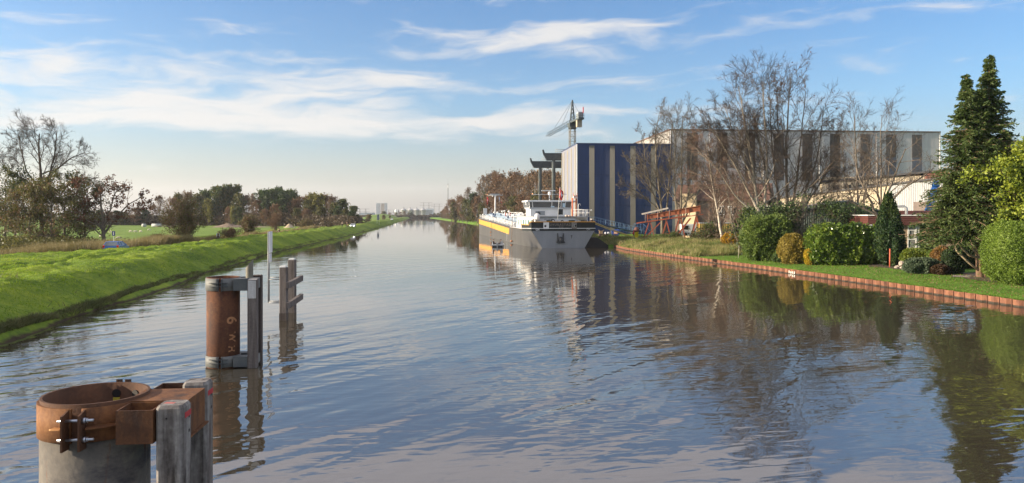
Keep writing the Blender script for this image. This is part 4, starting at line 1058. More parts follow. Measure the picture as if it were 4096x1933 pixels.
# 3 olive leafed undergrowth trees
def alder(px, z, H, r, label, seed, mats, name='leafy_tree', group=None, n=5200, size=0.30, bark=None, lean=0.0, low=0.10, up=0.02, clump=1.4):
    sc_ = H/10.0
    return tree(name, label, 'tree', ground_at(px, z), seed,
        [([(0,0,0),(lean*0.3,0,H*0.35),(lean*0.7,0.2,H*0.7),(lean,0,H*0.95)], 0.20*sc_, 0.04)],
        [dict(m=26, t0=low, t1=1.0, ang=1.15, ratio=r/H*1.05, K=5, wig=0.14, up=up, rr=0.4, fall=0.45, lmul=lambda t_: 0.75+0.6*np.sin(np.pi*np.clip(t_, 0, 1))),
         dict(m=8, t0=0.2, t1=1.0, ang=0.75, ratio=0.42, K=4, wig=0.2, up=0.02, rr=0.5, fall=0.3, rmin=0.02),
         dict(m=4, t0=0.2, t1=1.0, ang=0.6, ratio=0.5, K=3, wig=0.2, up=0.0, rr=0.5, fall=0.3, rmin=0.013)],
        bark or BARK, TWIG, [dict(n=int(n*f), size=size, mat=mm, clump=clump, spread=0.28, droop=0.3) for mm, f in mats], group)
alder(20, 127, 12.8, 5.2, 'dark leafy tree cut by the left edge of the picture', 31, [(L_DARK, 0.6), (L_OLIVE, 0.4)], n=5200, size=0.32)
alder(118, 121, 9.8, 5.0, 'olive brown leafy tree left of the tall bare tree trunk', 32, [(L_OLIVE, 0.65), (L_RUST, 0.35)], n=5600)
alder(205, 119, 10.4, 4.8, 'olive leafy tree standing in front of the tall bare tree', 33, [(L_OLIVE, 0.8), (L_RUST, 0.2)], n=6400)
alder(258, 124, 12.0, 4.6, 'dark green leafy tree right of the tall bare tree', 34, [(L_DARK, 0.35), (L_OLIVE, 0.65)], n=4600)
alder(335, 128, 11.0, 4.0, 'thin dark leafy tree between the tall bare tree and the withered leaf tree', 35, [(L_DARK, 0.55), (L_RUST, 0.45)], n=3600, lean=0.8)
alder(60, 136, 11.0, 5.0, 'grey green leafy tree behind the undergrowth near the left edge', 36, [(L_OLIVE, 0.6), (L_DARK, 0.4)], n=4600)
# multi-stem bushes
def bush(px, z, H, W, label, seed, mats, twig=TWIG, name='bush', n=5000, nst=16, size=0.22, cat='bush', spread=0.25, group=None, loc=None, clump=1.2, dens=1.0, sub=5):
    rng = np.random.default_rng(seed); st = []
    for i in range(nst):
        a = rng.uniform(0, 2*math.pi); o = rng.uniform(0.15, 1.0)
        q = (math.cos(a)*W*0.5*o, math.sin(a)*W*0.4*o)
        hh_ = H*(1.0-0.35*o**2)*rng.uniform(0.72, 0.92)
        st.append(([(q[0]*0.06, q[1]*0.06, 0), (q[0]*0.35, q[1]*0.35, hh_*0.4), (q[0]*0.72, q[1]*0.72, hh_*0.75), (q[0]*0.85, q[1]*0.85, hh_)], 0.055*H/6, 0.015))
    return tree(name, label, cat, loc if loc is not None else ground_at(px, z), seed, st,
        [dict(m=int(9*dens), t0=0.12, t1=1.0, ang=0.55, ratio=0.30, K=4, wig=0.15, up=0.05, rr=0.6, fall=0.3),
         dict(m=int(6*dens), t0=0.15, t1=1.0, ang=0.55, ratio=0.48, K=3, wig=0.18, up=0.03, rr=0.55, fall=0.3, rmin=0.014),
         dict(m=sub, t0=0.15, t1=1.0, ang=0.6, ratio=0.5, K=3, wig=0.2, up=0.0, rr=0.55, fall=0.3, rmin=0.010)],
        BARK, twig, [dict(n=int(n*f), size=size, mat=mm, clump=clump, spread=spread, droop=0.1) for mm, f in mats] if mats else None, group)
bush(738, 136, 9.2, 9.0, 'large olive brown multi stemmed bush beyond the dike road', 41, [(L_OLIVE, 0.6), (L_RUST, 0.4)], n=11000, nst=22)
bush(1000, 172, 5.4, 6.0, 'round olive brown bush right of the walker in the blue and white jacket', 42, [(L_OLIVE, 0.5), (L_RUST, 0.5)], n=5000, size=0.26)
bush(1100, 195, 6.6, 4.4, 'thin orange brown sapling behind the white sign board', 43, [(L_RUST, 1.0)], TWIGR, 'sapling', n=1500, nst=9, size=0.2)
bush(1220, 250, 3.8, 6.0, 'low olive bush beside the two horses', 44, [(L_OLIVE, 0.6), (L_RUST, 0.4)], n=3000, size=0.3)
bush(640, 128, 2.2, 4.0, 'low orange brown bracken left of the big olive bush', 45, [(L_RUST, 1.0)], TWIGR, 'bracken', n=2500, nst=14, size=0.2)
bush(930, 128, 1.6, 5.0, 'low brown scrub just beyond the dike right of the walker', 46, [(L_RUST, 0.8), (L_OLIVE, 0.2)], TWIGR, 'scrub', n=1600, nst=12, size=0.2)

# ---- the wood beyond the field: prototypes, then copies
def far_proto(kind):
    s = {'green': 101, 'dark': 102, 'brown': 103, 'grey': 104, 'yellow': 105, 'olive': 106, 'pine': 107, 'round': 108, 'fluffy': 109}[kind]
    H = 16.0
    # name, leaf mats, r, n, size, low, up, clump
    nm, ms_, r, n, size, low, up, cl = {
        'green': ('leafy_tree', [(L_GREEN, 0.8), (L_DARK, 0.2)], 5.6, 4200, 0.85, 0.10, 0.06, 1.0),
        'dark': ('leafy_tree', [(L_DARK, 0.85), (L_GREEN, 0.15)], 5.2, 4400, 0.85, 0.06, 0.05, 1.0),
        'brown': ('bare_tree', [(L_RUST, 0.85), (L_BROWN, 0.15)], 5.2, 1900, 0.60, 0.08, 0.10, 1.2),
        'grey': ('bare_tree', [(L_RUST, 1.0)], 4.0, 500, 0.5, 0.2, 0.14, 1.5),
        'yellow': ('leafy_tree', [(L_YEL, 0.55), (L_OLIVE, 0.45)], 4.6, 3000, 0.75, 0.10, 0.08, 1.2),
        'olive': ('leafy_tree', [(L_OLIVE, 0.8), (L_DARK, 0.2)], 5.2, 3600, 0.80, 0.06, 0.06, 1.1),
        'pine': ('pine_tree', [(L_DARK, 1.0)], 4.6, 3600, 0.8, 0.35, 0.0, 1.4),
        'round': ('bush', [(L_RUST, 0.6), (L_OLIVE, 0.4)], 7.5, 4600, 0.9, 0.02, 0.02, 0.8),
        'fluffy': ('leafy_tree', [(L_OLIVE, 0.4), (L_GREEN, 0.3), (L_DARK, 0.3)], 6.0, 4400, 0.8, 0.05, 0.05, 1.0)}[kind]
    rng = np.random.default_rng(s)
    levels = [stem([(0,0,0),(0.3,0,H*0.4),(-0.2,0.2,H*0.75),(0,0,H*0.93)], 0.26, 0.05, 8, rng, 0.08)]
    levels.append(shoots(rng, *levels[0], m=44 if kind != 'grey' else 40, t0=low, t1=1.0, ang=1.0 if kind != 'grey' else 0.6, ratio=r/H*0.95, K=4, wig=0.15, up=up, rr=0.4, fall=0.45, rmin=0.05,
                         lmul=lambda t_: 0.65+0.6*np.sin(np.pi*np.clip(t_, 0, 1)*0.9+0.25)))
    levels.append(shoots(rng, *levels[1], m=7, t0=0.15, t1=1.0, ang=0.7, ratio=0.45, K=3, wig=0.2, up=0.05, rr=0.6, fall=0.3, rmin=0.035))
    if kind in ('brown', 'grey', 'yellow'): levels.append(shoots(rng, *levels[2], m=5, t0=0.15, t1=1.0, ang=0.6, ratio=0.55, K=3, wig=0.2, up=0.05, rr=0.6, fall=0.3, rmin=0.028))
    a = Acc().add(tubes_np(*levels[0], n=6)).add(tubes_np(*levels[1], n=3))
    root = bpy.data.objects.new(nm, None); C.objects.link(root)
    a.build('trunk', {'grey': BARKP}.get(kind, BARK), root, True)
    c = Acc(); tw = {'brown': TWIGR, 'grey': TWIGP}.get(kind, TWIG)
    for l in levels[2:]: c.add(tubes_np(*l, n=3))
    P = levels[-1][0]; N = len(P); mats = [tw]
    for q, (mm, f) in enumerate(ms_):
        wgt = rng.random(N)**cl; wgt /= wgt.sum(); cnt = int(n*f); ii = rng.choice(N, cnt, p=wgt)
        Cn = P[ii, rng.integers(0, P.shape[1], cnt)] + rng.normal(size=(cnt, 3))*0.45
        c.add(leaf_np(rng, Cn, size, 0.7, 0.1), q+1); mats.append(mm)
    c.build('crown', mats, root)
    return root
PROTO = {}
def far_tree(kind, px, ytop, z, wf=1.0, ybase=None, rz=0.0):
    g = ground_at(px, z); H = hy(ytop, z)-g.z
    if kind not in PROTO: PROTO[kind] = far_proto(kind); o = PROTO[kind]
    else: o = copy_tree(PROTO[kind])
    o.location = g; s = H/16.0; o.scale = (s*wf, s*wf, s); o.rotation_euler = (0, 0, rz)
    o['_k'] = kind; o['_px'] = px
    return o
ADJ = {'green': 'mid green bushy tree', 'dark': 'dark green dense tree', 'brown': 'reddish brown twiggy tree', 'grey': 'pale grey bare tree', 'yellow': 'yellow green autumn tree',
       'olive': 'olive coloured rounded tree', 'pine': 'dark spreading pine', 'round': 'round brown bush', 'fluffy': 'soft willow like tree'}
ORD = ['first','second','third','fourth','fifth','sixth','seventh','eighth','ninth','tenth','eleventh','twelfth','thirteenth','fourteenth','fifteenth','sixteenth','seventeenth','eighteenth','nineteenth','twentieth','twenty first','twenty second','twenty third','twenty fourth']
def label_row(lst, where, group):
    by = {}
    for o in lst: by.setdefault(o['_k'], []).append(o)
    for k, os_ in by.items():
        os_.sort(key=lambda o: o['_px'])
        for i, o in enumerate(os_):
            lab = (ADJ[k] + ' ' + where) if len(os_) == 1 else '%s, %s such from left %s' % (ADJ[k], ORD[i], where)
            tag(o, lab, 'bush' if k == 'round' else 'tree', group); o['label'] = lab; o['group'] = group
    for o in lst: del o['_k']; del o['_px']
rw = random.Random(7)
row = []
for k, px, yt, z, wf in [('dark',575,838,400,1.5),('brown',540,835,395,1.5),('olive',500,850,400,1.6),('brown',610,822,410,1.3),('grey',640,784,400,1.2),('dark',470,846,405,1.6),
        ('brown',690,795,390,1.0),('olive',715,780,400,0.9),('brown',752,772,400,1.0),('olive',795,781,385,1.0),('green',826,764,400,0.75),('yellow',832,800,380,0.7),
        ('dark',866,768,395,0.8),('fluffy',880,754,390,1.0),('dark',905,764,400,0.8),('fluffy',932,748,395,0.9),('brown',915,830,375,0.9),('yellow',930,826,366,0.6),('olive',958,780,385,0.9),('fluffy',952,832,366,0.9),
        ('brown',985,784,395,0.9),('grey',1008,778,380,0.7),('brown',1028,802,380,0.9),('green',1055,764,385,1.0),('brown',1058,838,362,1.1),('dark',1078,790,378,1.0),('green',1098,760,390,0.9),('pine',1115,752,400,0.7),('dark',1140,780,375,1.1),
        ('dark',1120,800,370,1.3),('green',1152,764,390,0.8),('olive',1172,768,395,0.8),('brown',1100,820,362,1.1),('brown',1180,800,370,1.0),('grey',1196,790,380,0.8),('brown',1220,788,375,0.9),('olive',1190,836,360,1.1),('yellow',1250,776,370,0.8),('olive',1236,800,365,0.9),
        ('brown',1225,838,355,1.1),('yellow',1276,780,365,1.0),('brown',1300,782,370,0.8),('olive',1285,830,352,1.1),('brown',1330,788,370,0.9),('grey',1318,800,360,0.9),('olive',1340,815,355,1.0),
        ('fluffy',1368,802,365,0.85),('dark',1352,828,350,1.0),('olive',1385,840,345,1.0),('fluffy',1415,828,335,0.95),('dark',1408,846,330,1.1),
        ('brown',440,848,400,1.5),('dark',400,846,395,1.5),('brown',350,850,390,1.5),('dark',280,848,400,1.6),('olive',200,850,400,1.6),('brown',120,848,400,1.6),('dark',40,848,400,1.6)]:
    row.append(far_tree(k, px, yt, z, wf, rz=rw.uniform(0, 6.28)))
label_row(row, 'in wood across the field', 'trees of the wood across the sheep field')
row = []
for k, px, yt, z, wf in [('round',1474,859,520,0.95),('round',1535,862,640,1.1),('round',1560,863,660,0.9),('olive',1515,868,560,0.8)]:
    row.append(far_tree(k, px, yt, z, wf, rz=rw.uniform(0, 6.28)))
label_row(row, 'far down the left dike', 'bushes far down the left bank')
# far bank trees round the silos
row = []
for k, px, yt, z, wf in [('olive',1536,846,1250,1.4),('brown',1560,852,1260,1.6),('olive',1585,851,1270,1.3),('brown',1602,849,1260,1.4),('brown',1618,846,1220,1.0),('olive',1635,850,1225,1.0),('dark',1645,851,1230,1.0),
        ('brown',1655,858,1230,1.6),('olive',1672,860,1240,1.4),('brown',1695,862,1240,1.4),('dark',1722,859,1250,1.4),('dark',1738,854,1260,1.6),('olive',1752,853,1300,1.5),('brown',1765,858,1240,1.4),('olive',1500,862,1240,1.6),('brown',1468,864,1240,1.6),
        ('dark',1571,860,1200,1.2)]:
    o = far_tree(k, px, yt, z, wf, rz=rw.uniform(0, 6.28)); row.append(o)
label_row(row, 'among the distant silos', 'distant trees among the silos')
# right bank wood behind the tanker
row = []
spec_r = [('round',1768,846,960,1.0),('brown',1783,842,900,1.1),('brown',1785,826,880,0.9),('brown',1775,838,930,1.0),('brown',1806,800,640,1.1),('brown',1824,806,640,0.9),('olive',1818,812,600,0.9),('brown',1838,786,600,0.9),('brown',1850,792,560,0.9),('grey',1872,752,560,0.8),
          ('olive',1868,800,520,0.9),('pine',1896,774,500,0.8),('olive',1890,810,500,0.9),('grey',1918,740,480,0.7),('grey',1932,706,470,0.8),('brown',1910,790,470,0.9),('pine',1960,752,460,0.75),('pine',1978,736,460,0.8),('grey',1950,700,455,0.8),
          ('olive',1930,815,440,0.9),('brown',1950,800,440,1.0)]
for i, px in enumerate(range(1975, 2290, 15)):
    z = 455-(px-1975)*0.62+rw.uniform(-12, 12)
    spec_r.append((['grey','grey','brown','grey'][i % 4], px+rw.uniform(-4, 4), rw.uniform(683, 722), z, rw.uniform(0.75, 0.95)))
for i, px in enumerate(range(1985, 2270, 34)):
    z = 425-(px-1985)*0.62
    spec_r.append((['brown','brown','olive'][i % 3], px, rw.uniform(755, 800), z, 1.0))
for k, px, yt, z, wf in spec_r: row.append(far_tree(k, px, yt, z, wf, rz=rw.uniform(0, 6.28)))
label_row(row, 'in wood behind the tanker', 'trees of the wood behind the tanker')

# ---- right bank, near trees
poplar_lv = lambda m1, m2=8, m3=6: [dict(m=m1+2, t0=0.20, t1=1.0, ang=0.70, ratio=0.34, K=6, wig=0.12, up=0.10, rr=0.5, fall=0.45),
     dict(m=m2, t0=0.2, t1=1.0, ang=0.6, ratio=0.45, K=4, wig=0.16, up=0.08, rr=0.5, fall=0.3, rmin=0.02),
     dict(m=m3+1, t0=0.15, t1=1.0, ang=0.55, ratio=0.52, K=3, wig=0.14, up=0.12, rr=0.5, fall=0.3, rmin=0.015),
     dict(m=4, t0=0.15, t1=1.0, ang=0.5, ratio=0.60, K=3, wig=0.12, up=0.14, rr=0.6, fall=0.3, rmin=0.013)]
tree('bare_tree', 'pale barked bare tree in front of the blue hall with long branches reaching left', 'tree', ground_at(2652, 156), 51,
     [([(0,0,0),(-0.4,0,7),(-1.2,0,14),(-1.6,0.4,20),(-0.8,0,25)], 0.34, 0.06), ([(-0.2,0,4),(-2.2,0,9.5),(-3.6,0.2,15),(-4.0,0,21)], 0.22, 0.05),
      ([(-0.2,0,5),(-3.4,0,8.0),(-6.0,0.2,9.8),(-8.6,0,11.0)], 0.17, 0.04), ([(-0.8,0,9),(-3.8,0.3,13.2),(-7.6,0.2,16.0)], 0.16, 0.04), ([(0.3,0,1),(1.2,0,10),(1.6,0,18),(1.9,0,23.5)], 0.24, 0.05)],
     poplar_lv(11), BARKP, TWIGP, dict(n=120, size=0.28, mat=L_BROWN, clump=6, spread=0.1, zmin=19), scale=1.02)
tree('bare_tree', 'pale barked multi stemmed bare tree standing right behind the red trestle', 'tree', ground_at(2722, 154), 52,
     [([(0,0,0),(0.1,0,8),(0.3,0,16),(0.5,0.4,24.6)], 0.32, 0.06), ([(0.1,0,2),(1.6,0,9),(2.2,0,16),(2.8,0,22)], 0.22, 0.05), ([(-0.2,0,1),(-1.2,0,9),(-1.1,0,17),(-0.9,0,22.5)], 0.22, 0.05),
      ([(0.3,0,3),(2.9,0,7.5),(4.6,0,13),(5.0,0,18)], 0.17, 0.04)],
     poplar_lv(12), BARKP, TWIGP, dict(n=110, size=0.28, mat=L_BROWN, clump=6, spread=0.1, zmin=18), scale=1.02)
tree('birch_tree', 'slender white birch leaning left on the rough grass bank', 'tree', ground_at(2893, 116.5), 53,
     [([(0,0,0),(-0.7,0,4),(-1.6,0,9),(-2.2,0,13),(-2.6,0,16.5)], 0.24, 0.04)],
     [dict(m=24, t0=0.25, t1=1.0, ang=0.85, ratio=0.36, K=6, wig=0.12, up=0.05, rr=0.45, fall=0.35), dict(m=8, t0=0.2, t1=1.0, ang=0.6, ratio=0.45, K=4, wig=0.18, up=-0.05, rr=0.5, fall=0.3, rmin=0.02),
      dict(m=7, t0=0.15, t1=1.0, ang=0.6, ratio=0.5, K=3, wig=0.18, up=-0.08, rr=0.5, fall=0.3, rmin=0.016), dict(m=4, t0=0.15, t1=1.0, ang=0.55, ratio=0.65, K=3, wig=0.2, up=-.05, rr=0.6, fall=0.3, rmin=0.013)], BIRCH, TWIGR)
tree('birch_tree', 'big forked white birch with a wide fine crown behind the thuja hedge', 'tree', ground_at(3045, 104), 54,
     [([(0,0,0),(-0.4,0,6),(-1.2,0,12),(-2.4,0,19),(-3.4,0,24.5)], 0.38, 0.05), ([(0.4,0,0),(0.5,0,6),(0.9,0,13),(0.4,0,21),(0.2,0,25)], 0.30, 0.05), ([(-0.4,0,6),(-3.2,0,11.5),(-6.0,0.3,16.5),(-8.0,0,19)], 0.2, 0.04),
      ([(-0.3,0,5),(-3.8,0,8.2),(-6.6,0,12.5),(-9.4,0,15)], 0.17, 0.04), ([(-0.9,0,10),(-3.6,0,16),(-5.4,0,21.5)], 0.17, 0.04)],
     [dict(m=13, t0=0.25, t1=1.0, ang=0.75, ratio=0.36, K=6, wig=0.14, up=0.07, rr=0.5, fall=0.4), dict(m=10, t0=0.2, t1=1.0, ang=0.6, ratio=0.48, K=4, wig=0.2, up=0.04, rr=0.5, fall=0.3, rmin=0.02),
      dict(m=9, t0=0.15, t1=1.0, ang=0.55, ratio=0.5, K=3, wig=0.15, up=0.09, rr=0.5, fall=0.3, rmin=0.015),
      dict(m=4, t0=0.15, t1=1.0, ang=0.5, ratio=0.65, K=3, wig=0.14, up=0.10, rr=0.6, fall=0.3, rmin=0.012)], BIRCH, DKTW, scale=0.93)
tree('bare_tree', 'tallest many stemmed bare tree with a few dark leaves on its top branches', 'tree', ground_at(3150, 106), 55,
     [([(0,0,0),(-0.2,0,9),(-0.1,0,18),(0.5,0,28.5)], 0.38, 0.05), ([(-0.6,0,0),(-1.4,0,8),(-2.4,0,16),(-2.8,0,25)], 0.28, 0.05), ([(0.4,0,0.5),(2.2,0,7.5),(4.6,0,14),(5.9,0,22.5)], 0.30, 0.05),
      ([(0.3,0,1),(1.2,0,9),(2.1,0,17),(2.9,0,25.5)], 0.26, 0.05), ([(1.4,0,5),(4.4,0,9.4),(7.4,0,14.5),(8.6,0,19.5)], 0.18, 0.04), ([(1.0,0,3.4),(4.2,0,6.6),(7.2,0,10.2),(9.4,0,13.2)], 0.14, 0.04), ([(-0.9,0,4),(-3.0,0,10.5),(-4.8,0,18),(-5.2,0,21)], 0.2, 0.04), ([(-0.1,0,14),(-1.6,0,20),(-1.7,0,26.5)], 0.16, 0.04)],
     poplar_lv(12, 8, 6), BARK, TWIG, dict(n=420, size=0.30, mat=L_BROWN, clump=4, spread=0.12, zmin=19), scale=0.88)
tree('bare_tree', 'bare upright tree right of the tallest tree in front of the grey hall', 'tree', ground_at(3440, 118), 56,
     [([(0,0,0),(-0.4,0,9),(-0.8,0,17),(-1.0,0,22.5)], 0.26, 0.05), ([(-0.1,0,4),(1.4,0,11),(2.2,0,19)], 0.18, 0.04), ([(-0.2,0,5),(-2.6,0,11),(-3.2,0,18)], 0.18, 0.04)],
     poplar_lv(11, 7, 5), BARK, TWIG, scale=0.90)
tree('bare_tree', 'thin bare tree with fine upright twigs between the tallest tree and the conifer', 'tree', ground_at(3520, 125), 62,
     [([(0,0,0),(0.2,0,9),(0.1,0,17),(0.3,0,21)], 0.20, 0.04), ([(0.1,0,5),(1.4,0,11),(1.9,0,17)], 0.14, 0.04)], poplar_lv(10, 6, 5), BARK, TWIG)
tree('bare_tree', 'gnarled spreading bare tree behind the dark columnar cypress', 'tree', ground_at(3528, 84), 57,
     [([(0,0,0),(-0.2,0,4),(0.4,0,7),(1.6,0,10),(2.6,0,12.6)], 0.24, 0.05), ([(-0.1,0,4.2),(-1.4,0,7),(-2.6,0,9.4),(-3.2,0,12)], 0.17, 0.04), ([(0.3,0,6),(2.6,0,8.3),(4.8,0,9.6),(5.8,0,10.4)], 0.15, 0.04), ([(0,0,5),(-0.6,0,8.4),(-0.4,0,12.4)], 0.15, 0.04), ([(-0.3,0,5),(-3,0,6.4),(-5,0,8)], 0.12, 0.04)],
     [dict(m=9, t0=0.3, t1=1.0, ang=0.8, ratio=0.40, K=5, wig=0.22, up=0.05, rr=0.55, fall=0.3), dict(m=7, t0=0.2, t1=1.0, ang=0.7, ratio=0.45, K=4, wig=0.25, up=0.04, rr=0.5, fall=0.3, rmin=0.018),
      dict(m=5, t0=0.2, t1=1.0, ang=0.6, ratio=0.5, K=3, wig=0.25, up=0.02, rr=0.5, fall=0.3, rmin=0.011)], BARK, TWIG)
tree('bare_tree', 'thin crooked bare tree right of the leaning birch', 'tree', ground_at(2962, 112), 58,
     [([(0,0,0),(-1.3,0,3.4),(-1.7,0,7),(-2.2,0,10)], 0.15, 0.03), ([(-1.4,0,4),(0.2,0,7.5),(1.0,0,10.5)], 0.10, 0.03)],
     [dict(m=14, t0=0.3, t1=1.0, ang=0.8, ratio=0.38, K=5, wig=0.2, up=0.05, rr=0.55, fall=0.3), dict(m=7, t0=0.2, t1=1.0, ang=0.7, ratio=0.45, K=4, wig=0.2, up=0.0, rr=0.5, fall=0.3, rmin=0.015),
      dict(m=6, t0=0.2, t1=1.0, ang=0.6, ratio=0.5, K=3, wig=0.2, up=0.0, rr=0.5, fall=0.3, rmin=0.010)], BARKP, TWIGR)
for i, (px, z, H, lab) in enumerate([(2830, 158, 15.0, 'reddish twiggy small tree between the red trestle and the leaning birch'), (2870, 132, 15.5, 'reddish twiggy tree directly behind the leaning birch'),
        (2945, 126, 14.5, 'reddish twiggy tree in front of the brown brick house windows'), (3000, 122, 12.0, 'low reddish twiggy tree left of the big forked birch'), (3235, 112, 9.5, 'brown twiggy small tree behind the laurel hedge'), (3330, 112, 10.5, 'brown twiggy small tree in front of the green shed')]):
    bush(px, z, H, 7.5, lab, 70+i, None, TWIGR if i < 4 else TWIG, 'bare_tree', nst=9, cat='tree', group='small twiggy trees along the right bank', sub=8)
bush(3205, 90, 8.2, 4.4, 'pale leafless shrub with upright branches left of the laurel hedge', 81, None, TWIGP, 'bare_shrub', nst=16, cat='shrub', dens=0.7, sub=3)
alder(3360, 96, 5.6, 4.0, 'dark leafy evergreen behind the laurel hedge in front of the green shed', 83, [(L_DARK, 0.8), (L_GREEN, 0.2)], n=6000, size=0.3, clump=0.8)
alder(3140, 92, 5.7, 3.6, 'dark green evergreen between the thuja hedge and the pale leafless shrub', 84, [(L_DARK, 0.7), (L_GREEN, 0.3)], n=7000, size=0.28, clump=0.8)

# ---- garden hedges and clipped shrubs
def clipped(name, label, cat, px, z, w_, d_, h_, mt, n, size, seed, pw=3.2, lump=0.25, droop=-0.1, aspect=0.6, taper=0.0, outw=0.9, group=None, lobes=1.0, loc=None):
    rng = np.random.default_rng(seed)
    g = loc if loc is not None else ground_at(px, z)
    root = thing(name, label, cat, g, 0.0, group)
    def surf(d, k=1.0):
        x, y, zz = d.T
        q = (np.abs(x)**pw + np.abs(y)**pw + np.abs(zz)**pw)**(-1.0/pw)
        p = d*q[:, None]*k
        lm = 1 + lump*(vnoise(p[:, 0]*w_*1.1+37, p[:, 2]*h_*0.9*lobes+p[:, 1]*d_*1.3+11, 0.8, seed) - 0.5) + lump*0.8*(vnoise(p[:, 0]*w_+5, p[:, 2]*h_*lobes+p[:, 1]*d_+3, 2.1, seed+1) - 0.5)
        p = p*lm[:, None]
        tz = (p[:, 2]+1)/2; f = 1-taper*np.clip(tz, 0, 1)**1.3
        return np.stack([p[:, 0]*w_/2*f, p[:, 1]*d_/2*f, (p[:, 2]+1)*h_/2], 1)
    d = rng.normal(size=(n, 3)); d = unit(d*np.array([1, 1, 1.0])); d = np.where((np.arange(n) % 2 == 0)[:, None], unit(rng.uniform(-1, 1, (n, 3))), d)
    rad_ = rng.uniform(0.90, 1.03, n) + (rng.random(n) < 0.10)*rng.uniform(0.0, 0.10, n)
    P = surf(d, rad_[:, None])
    P[:, 2] = np.maximum(P[:, 2], 0.03)
    a = Acc().add(leaf_np(rng, P, size, aspect, droop, out=d*outw))
    # dense inner mass of the same foliage
    M, K = 20, 28
    th, ph = np.meshgrid(np.linspace(0.02, np.pi-0.02, M), np.linspace(0, 2*np.pi, K, endpoint=False), indexing='ij')
    dd = np.stack([np.sin(th)*np.cos(ph), np.sin(th)*np.sin(ph), np.cos(th)], -1).reshape(-1, 3)
    Q = surf(dd, 0.90); Q += rng.normal(size=Q.shape)*size*0.18
    i = np.arange(M*K).reshape(M, K); q = np.stack([i[:-1], np.roll(i, -1, 1)[:-1], np.roll(i, -1, 1)[1:], i[1:]], -1).reshape(-1, 4)
    a.add((Q, q)); a.build('foliage', mt, root)
    return root
L_THUJA = leaf_mat('thuja foliage', [(0.05,0.09,0.017),(0.10,0.155,0.028),(0.17,0.22,0.04)])
L_LAUREL = leaf_mat('laurel leaves', [(0.04,0.085,0.009),(0.10,0.17,0.018),(0.26,0.32,0.055)], rough=0.3, spec=0.6)
L_GOLD = leaf_mat('golden conifer foliage', [(0.16,0.12,0.02),(0.26,0.20,0.035),(0.36,0.29,0.06)])
L_CYP = leaf_mat('cypress foliage', [(0.012,0.035,0.014),(0.025,0.06,0.018),(0.09,0.12,0.02)])
L_CONF = leaf_mat('conifer sprays', [(0.030,0.060,0.016),(0.060,0.100,0.024),(0.12,0.155,0.04)], nscale=0.5)
L_LIME = leaf_mat('lime green foliage', [(0.11,0.16,0.012),(0.20,0.25,0.02),(0.28,0.32,0.04)])
L_HEDGE = leaf_mat('bright hedge foliage', [(0.07,0.12,0.015),(0.13,0.20,0.025),(0.19,0.26,0.04)])
L_JUN = leaf_mat('blue green juniper foliage', [(0.05,0.08,0.05),(0.09,0.13,0.075),(0.14,0.18,0.10)])
clipped('thuja_hedge', 'big rounded green thuja hedge with flat front at the left end of the lawn', 'hedge', 3070, 88.5, 5.4, 5.0, 5.1, L_THUJA, 24000, 0.22, 201, 2.8, 0.24)
clipped('golden_shrub', 'golden brown rounded conifer shrub between thuja and laurel hedges', 'shrub', 3175, 82.5, 3.1, 2.8, 3.3, L_GOLD, 9000, 0.17, 202, 2.4, 0.34, taper=0.25)
clipped('laurel_hedge', 'broad glossy laurel hedge in the middle of the lawn', 'hedge', 3376, 79.5, 7.0, 3.4, 4.25, L_LAUREL, 16000, 0.27, 203, 3.2, 0.30, outw=0.5)
clipped('columnar_cypress', 'dark columnar cypress with pointed top left of the brick bungalow window', 'cypress', 3558, 76.5, 2.9, 2.5, 6.9, L_CYP, 17000, 0.20, 204, 2.2, 0.42, droop=-0.9, taper=0.42, lobes=0.35, outw=0.4)
clipped('low_shrub', 'rounded yellow green shrub under the bungalow window', 'shrub', 3665, 74.0, 2.7, 2.3, 1.95, L_LIME if False else leaf_mat('drooping green foliage', [(0.06,0.10,0.01),(0.12,0.16,0.015),(0.2,0.22,0.02)]), 6500, 0.18, 205, 2.2, 0.22, droop=0.7)
clipped('juniper', 'spreading blue green juniper beside the rock pile on the lawn', 'shrub', 3688, 67.5, 3.0, 2.2, 1.45, L_JUN, 7500, 0.15, 206, 2.2, 0.35)
clipped('low_shrub', 'small clipped green shrub between the juniper and the rusty shrub', 'shrub', 3738, 72.0, 1.3, 1.2, 1.9, L_THUJA, 2600, 0.14, 207, 3, 0.15)
clipped('rusty_shrub', 'rusty orange leafed shrub left of the tall conifer trunks', 'shrub', 3772, 70.0, 1.9, 1.6, 2.2, leaf_mat('rusty foliage', [(0.12,0.06,0.02),(0.2,0.11,0.03),(0.28,0.17,0.04)]), 3800, 0.16, 208, 2.3, 0.35)
clipped('low_shrub', 'dark brown low shrub in front of the rusty shrub', 'shrub', 3756, 66.2, 1.5, 1.2, 0.95, leaf_mat('dark brown foliage', [(0.04,0.022,0.012),(0.07,0.04,0.02),(0.10,0.06,0.03)]), 2600, 0.13, 209, 2.2, 0.3)
clipped('low_shrub', 'dark green block shaped shrub left of the conifer trunks', 'shrub', 3812, 66.8, 1.7, 1.5, 2.15, L_DARK, 4200, 0.15, 210, 3.5, 0.15)
clipped('ivy_column', 'dark climbing ivy at the right of the bungalow window', 'ivy', 3705, 85.0, 1.3, 1.2, 4.3, L_DARK, 4500, 0.2, 211, 2.8, 0.25)
clipped('low_shrub', 'dark evergreen shrub behind the conifer trunks', 'shrub', 3850, 72, 3.2, 1.6, 2.3, L_DARK, 5200, 0.2, 212, 2.8, 0.25)
clipped('clipped_hedge', 'tall bright green clipped hedge at the right edge of the picture', 'hedge', 4086, 57.5, 4.7, 4.4, 4.75, L_HEDGE, 30000, 0.13, 213, 3.2, 0.16)
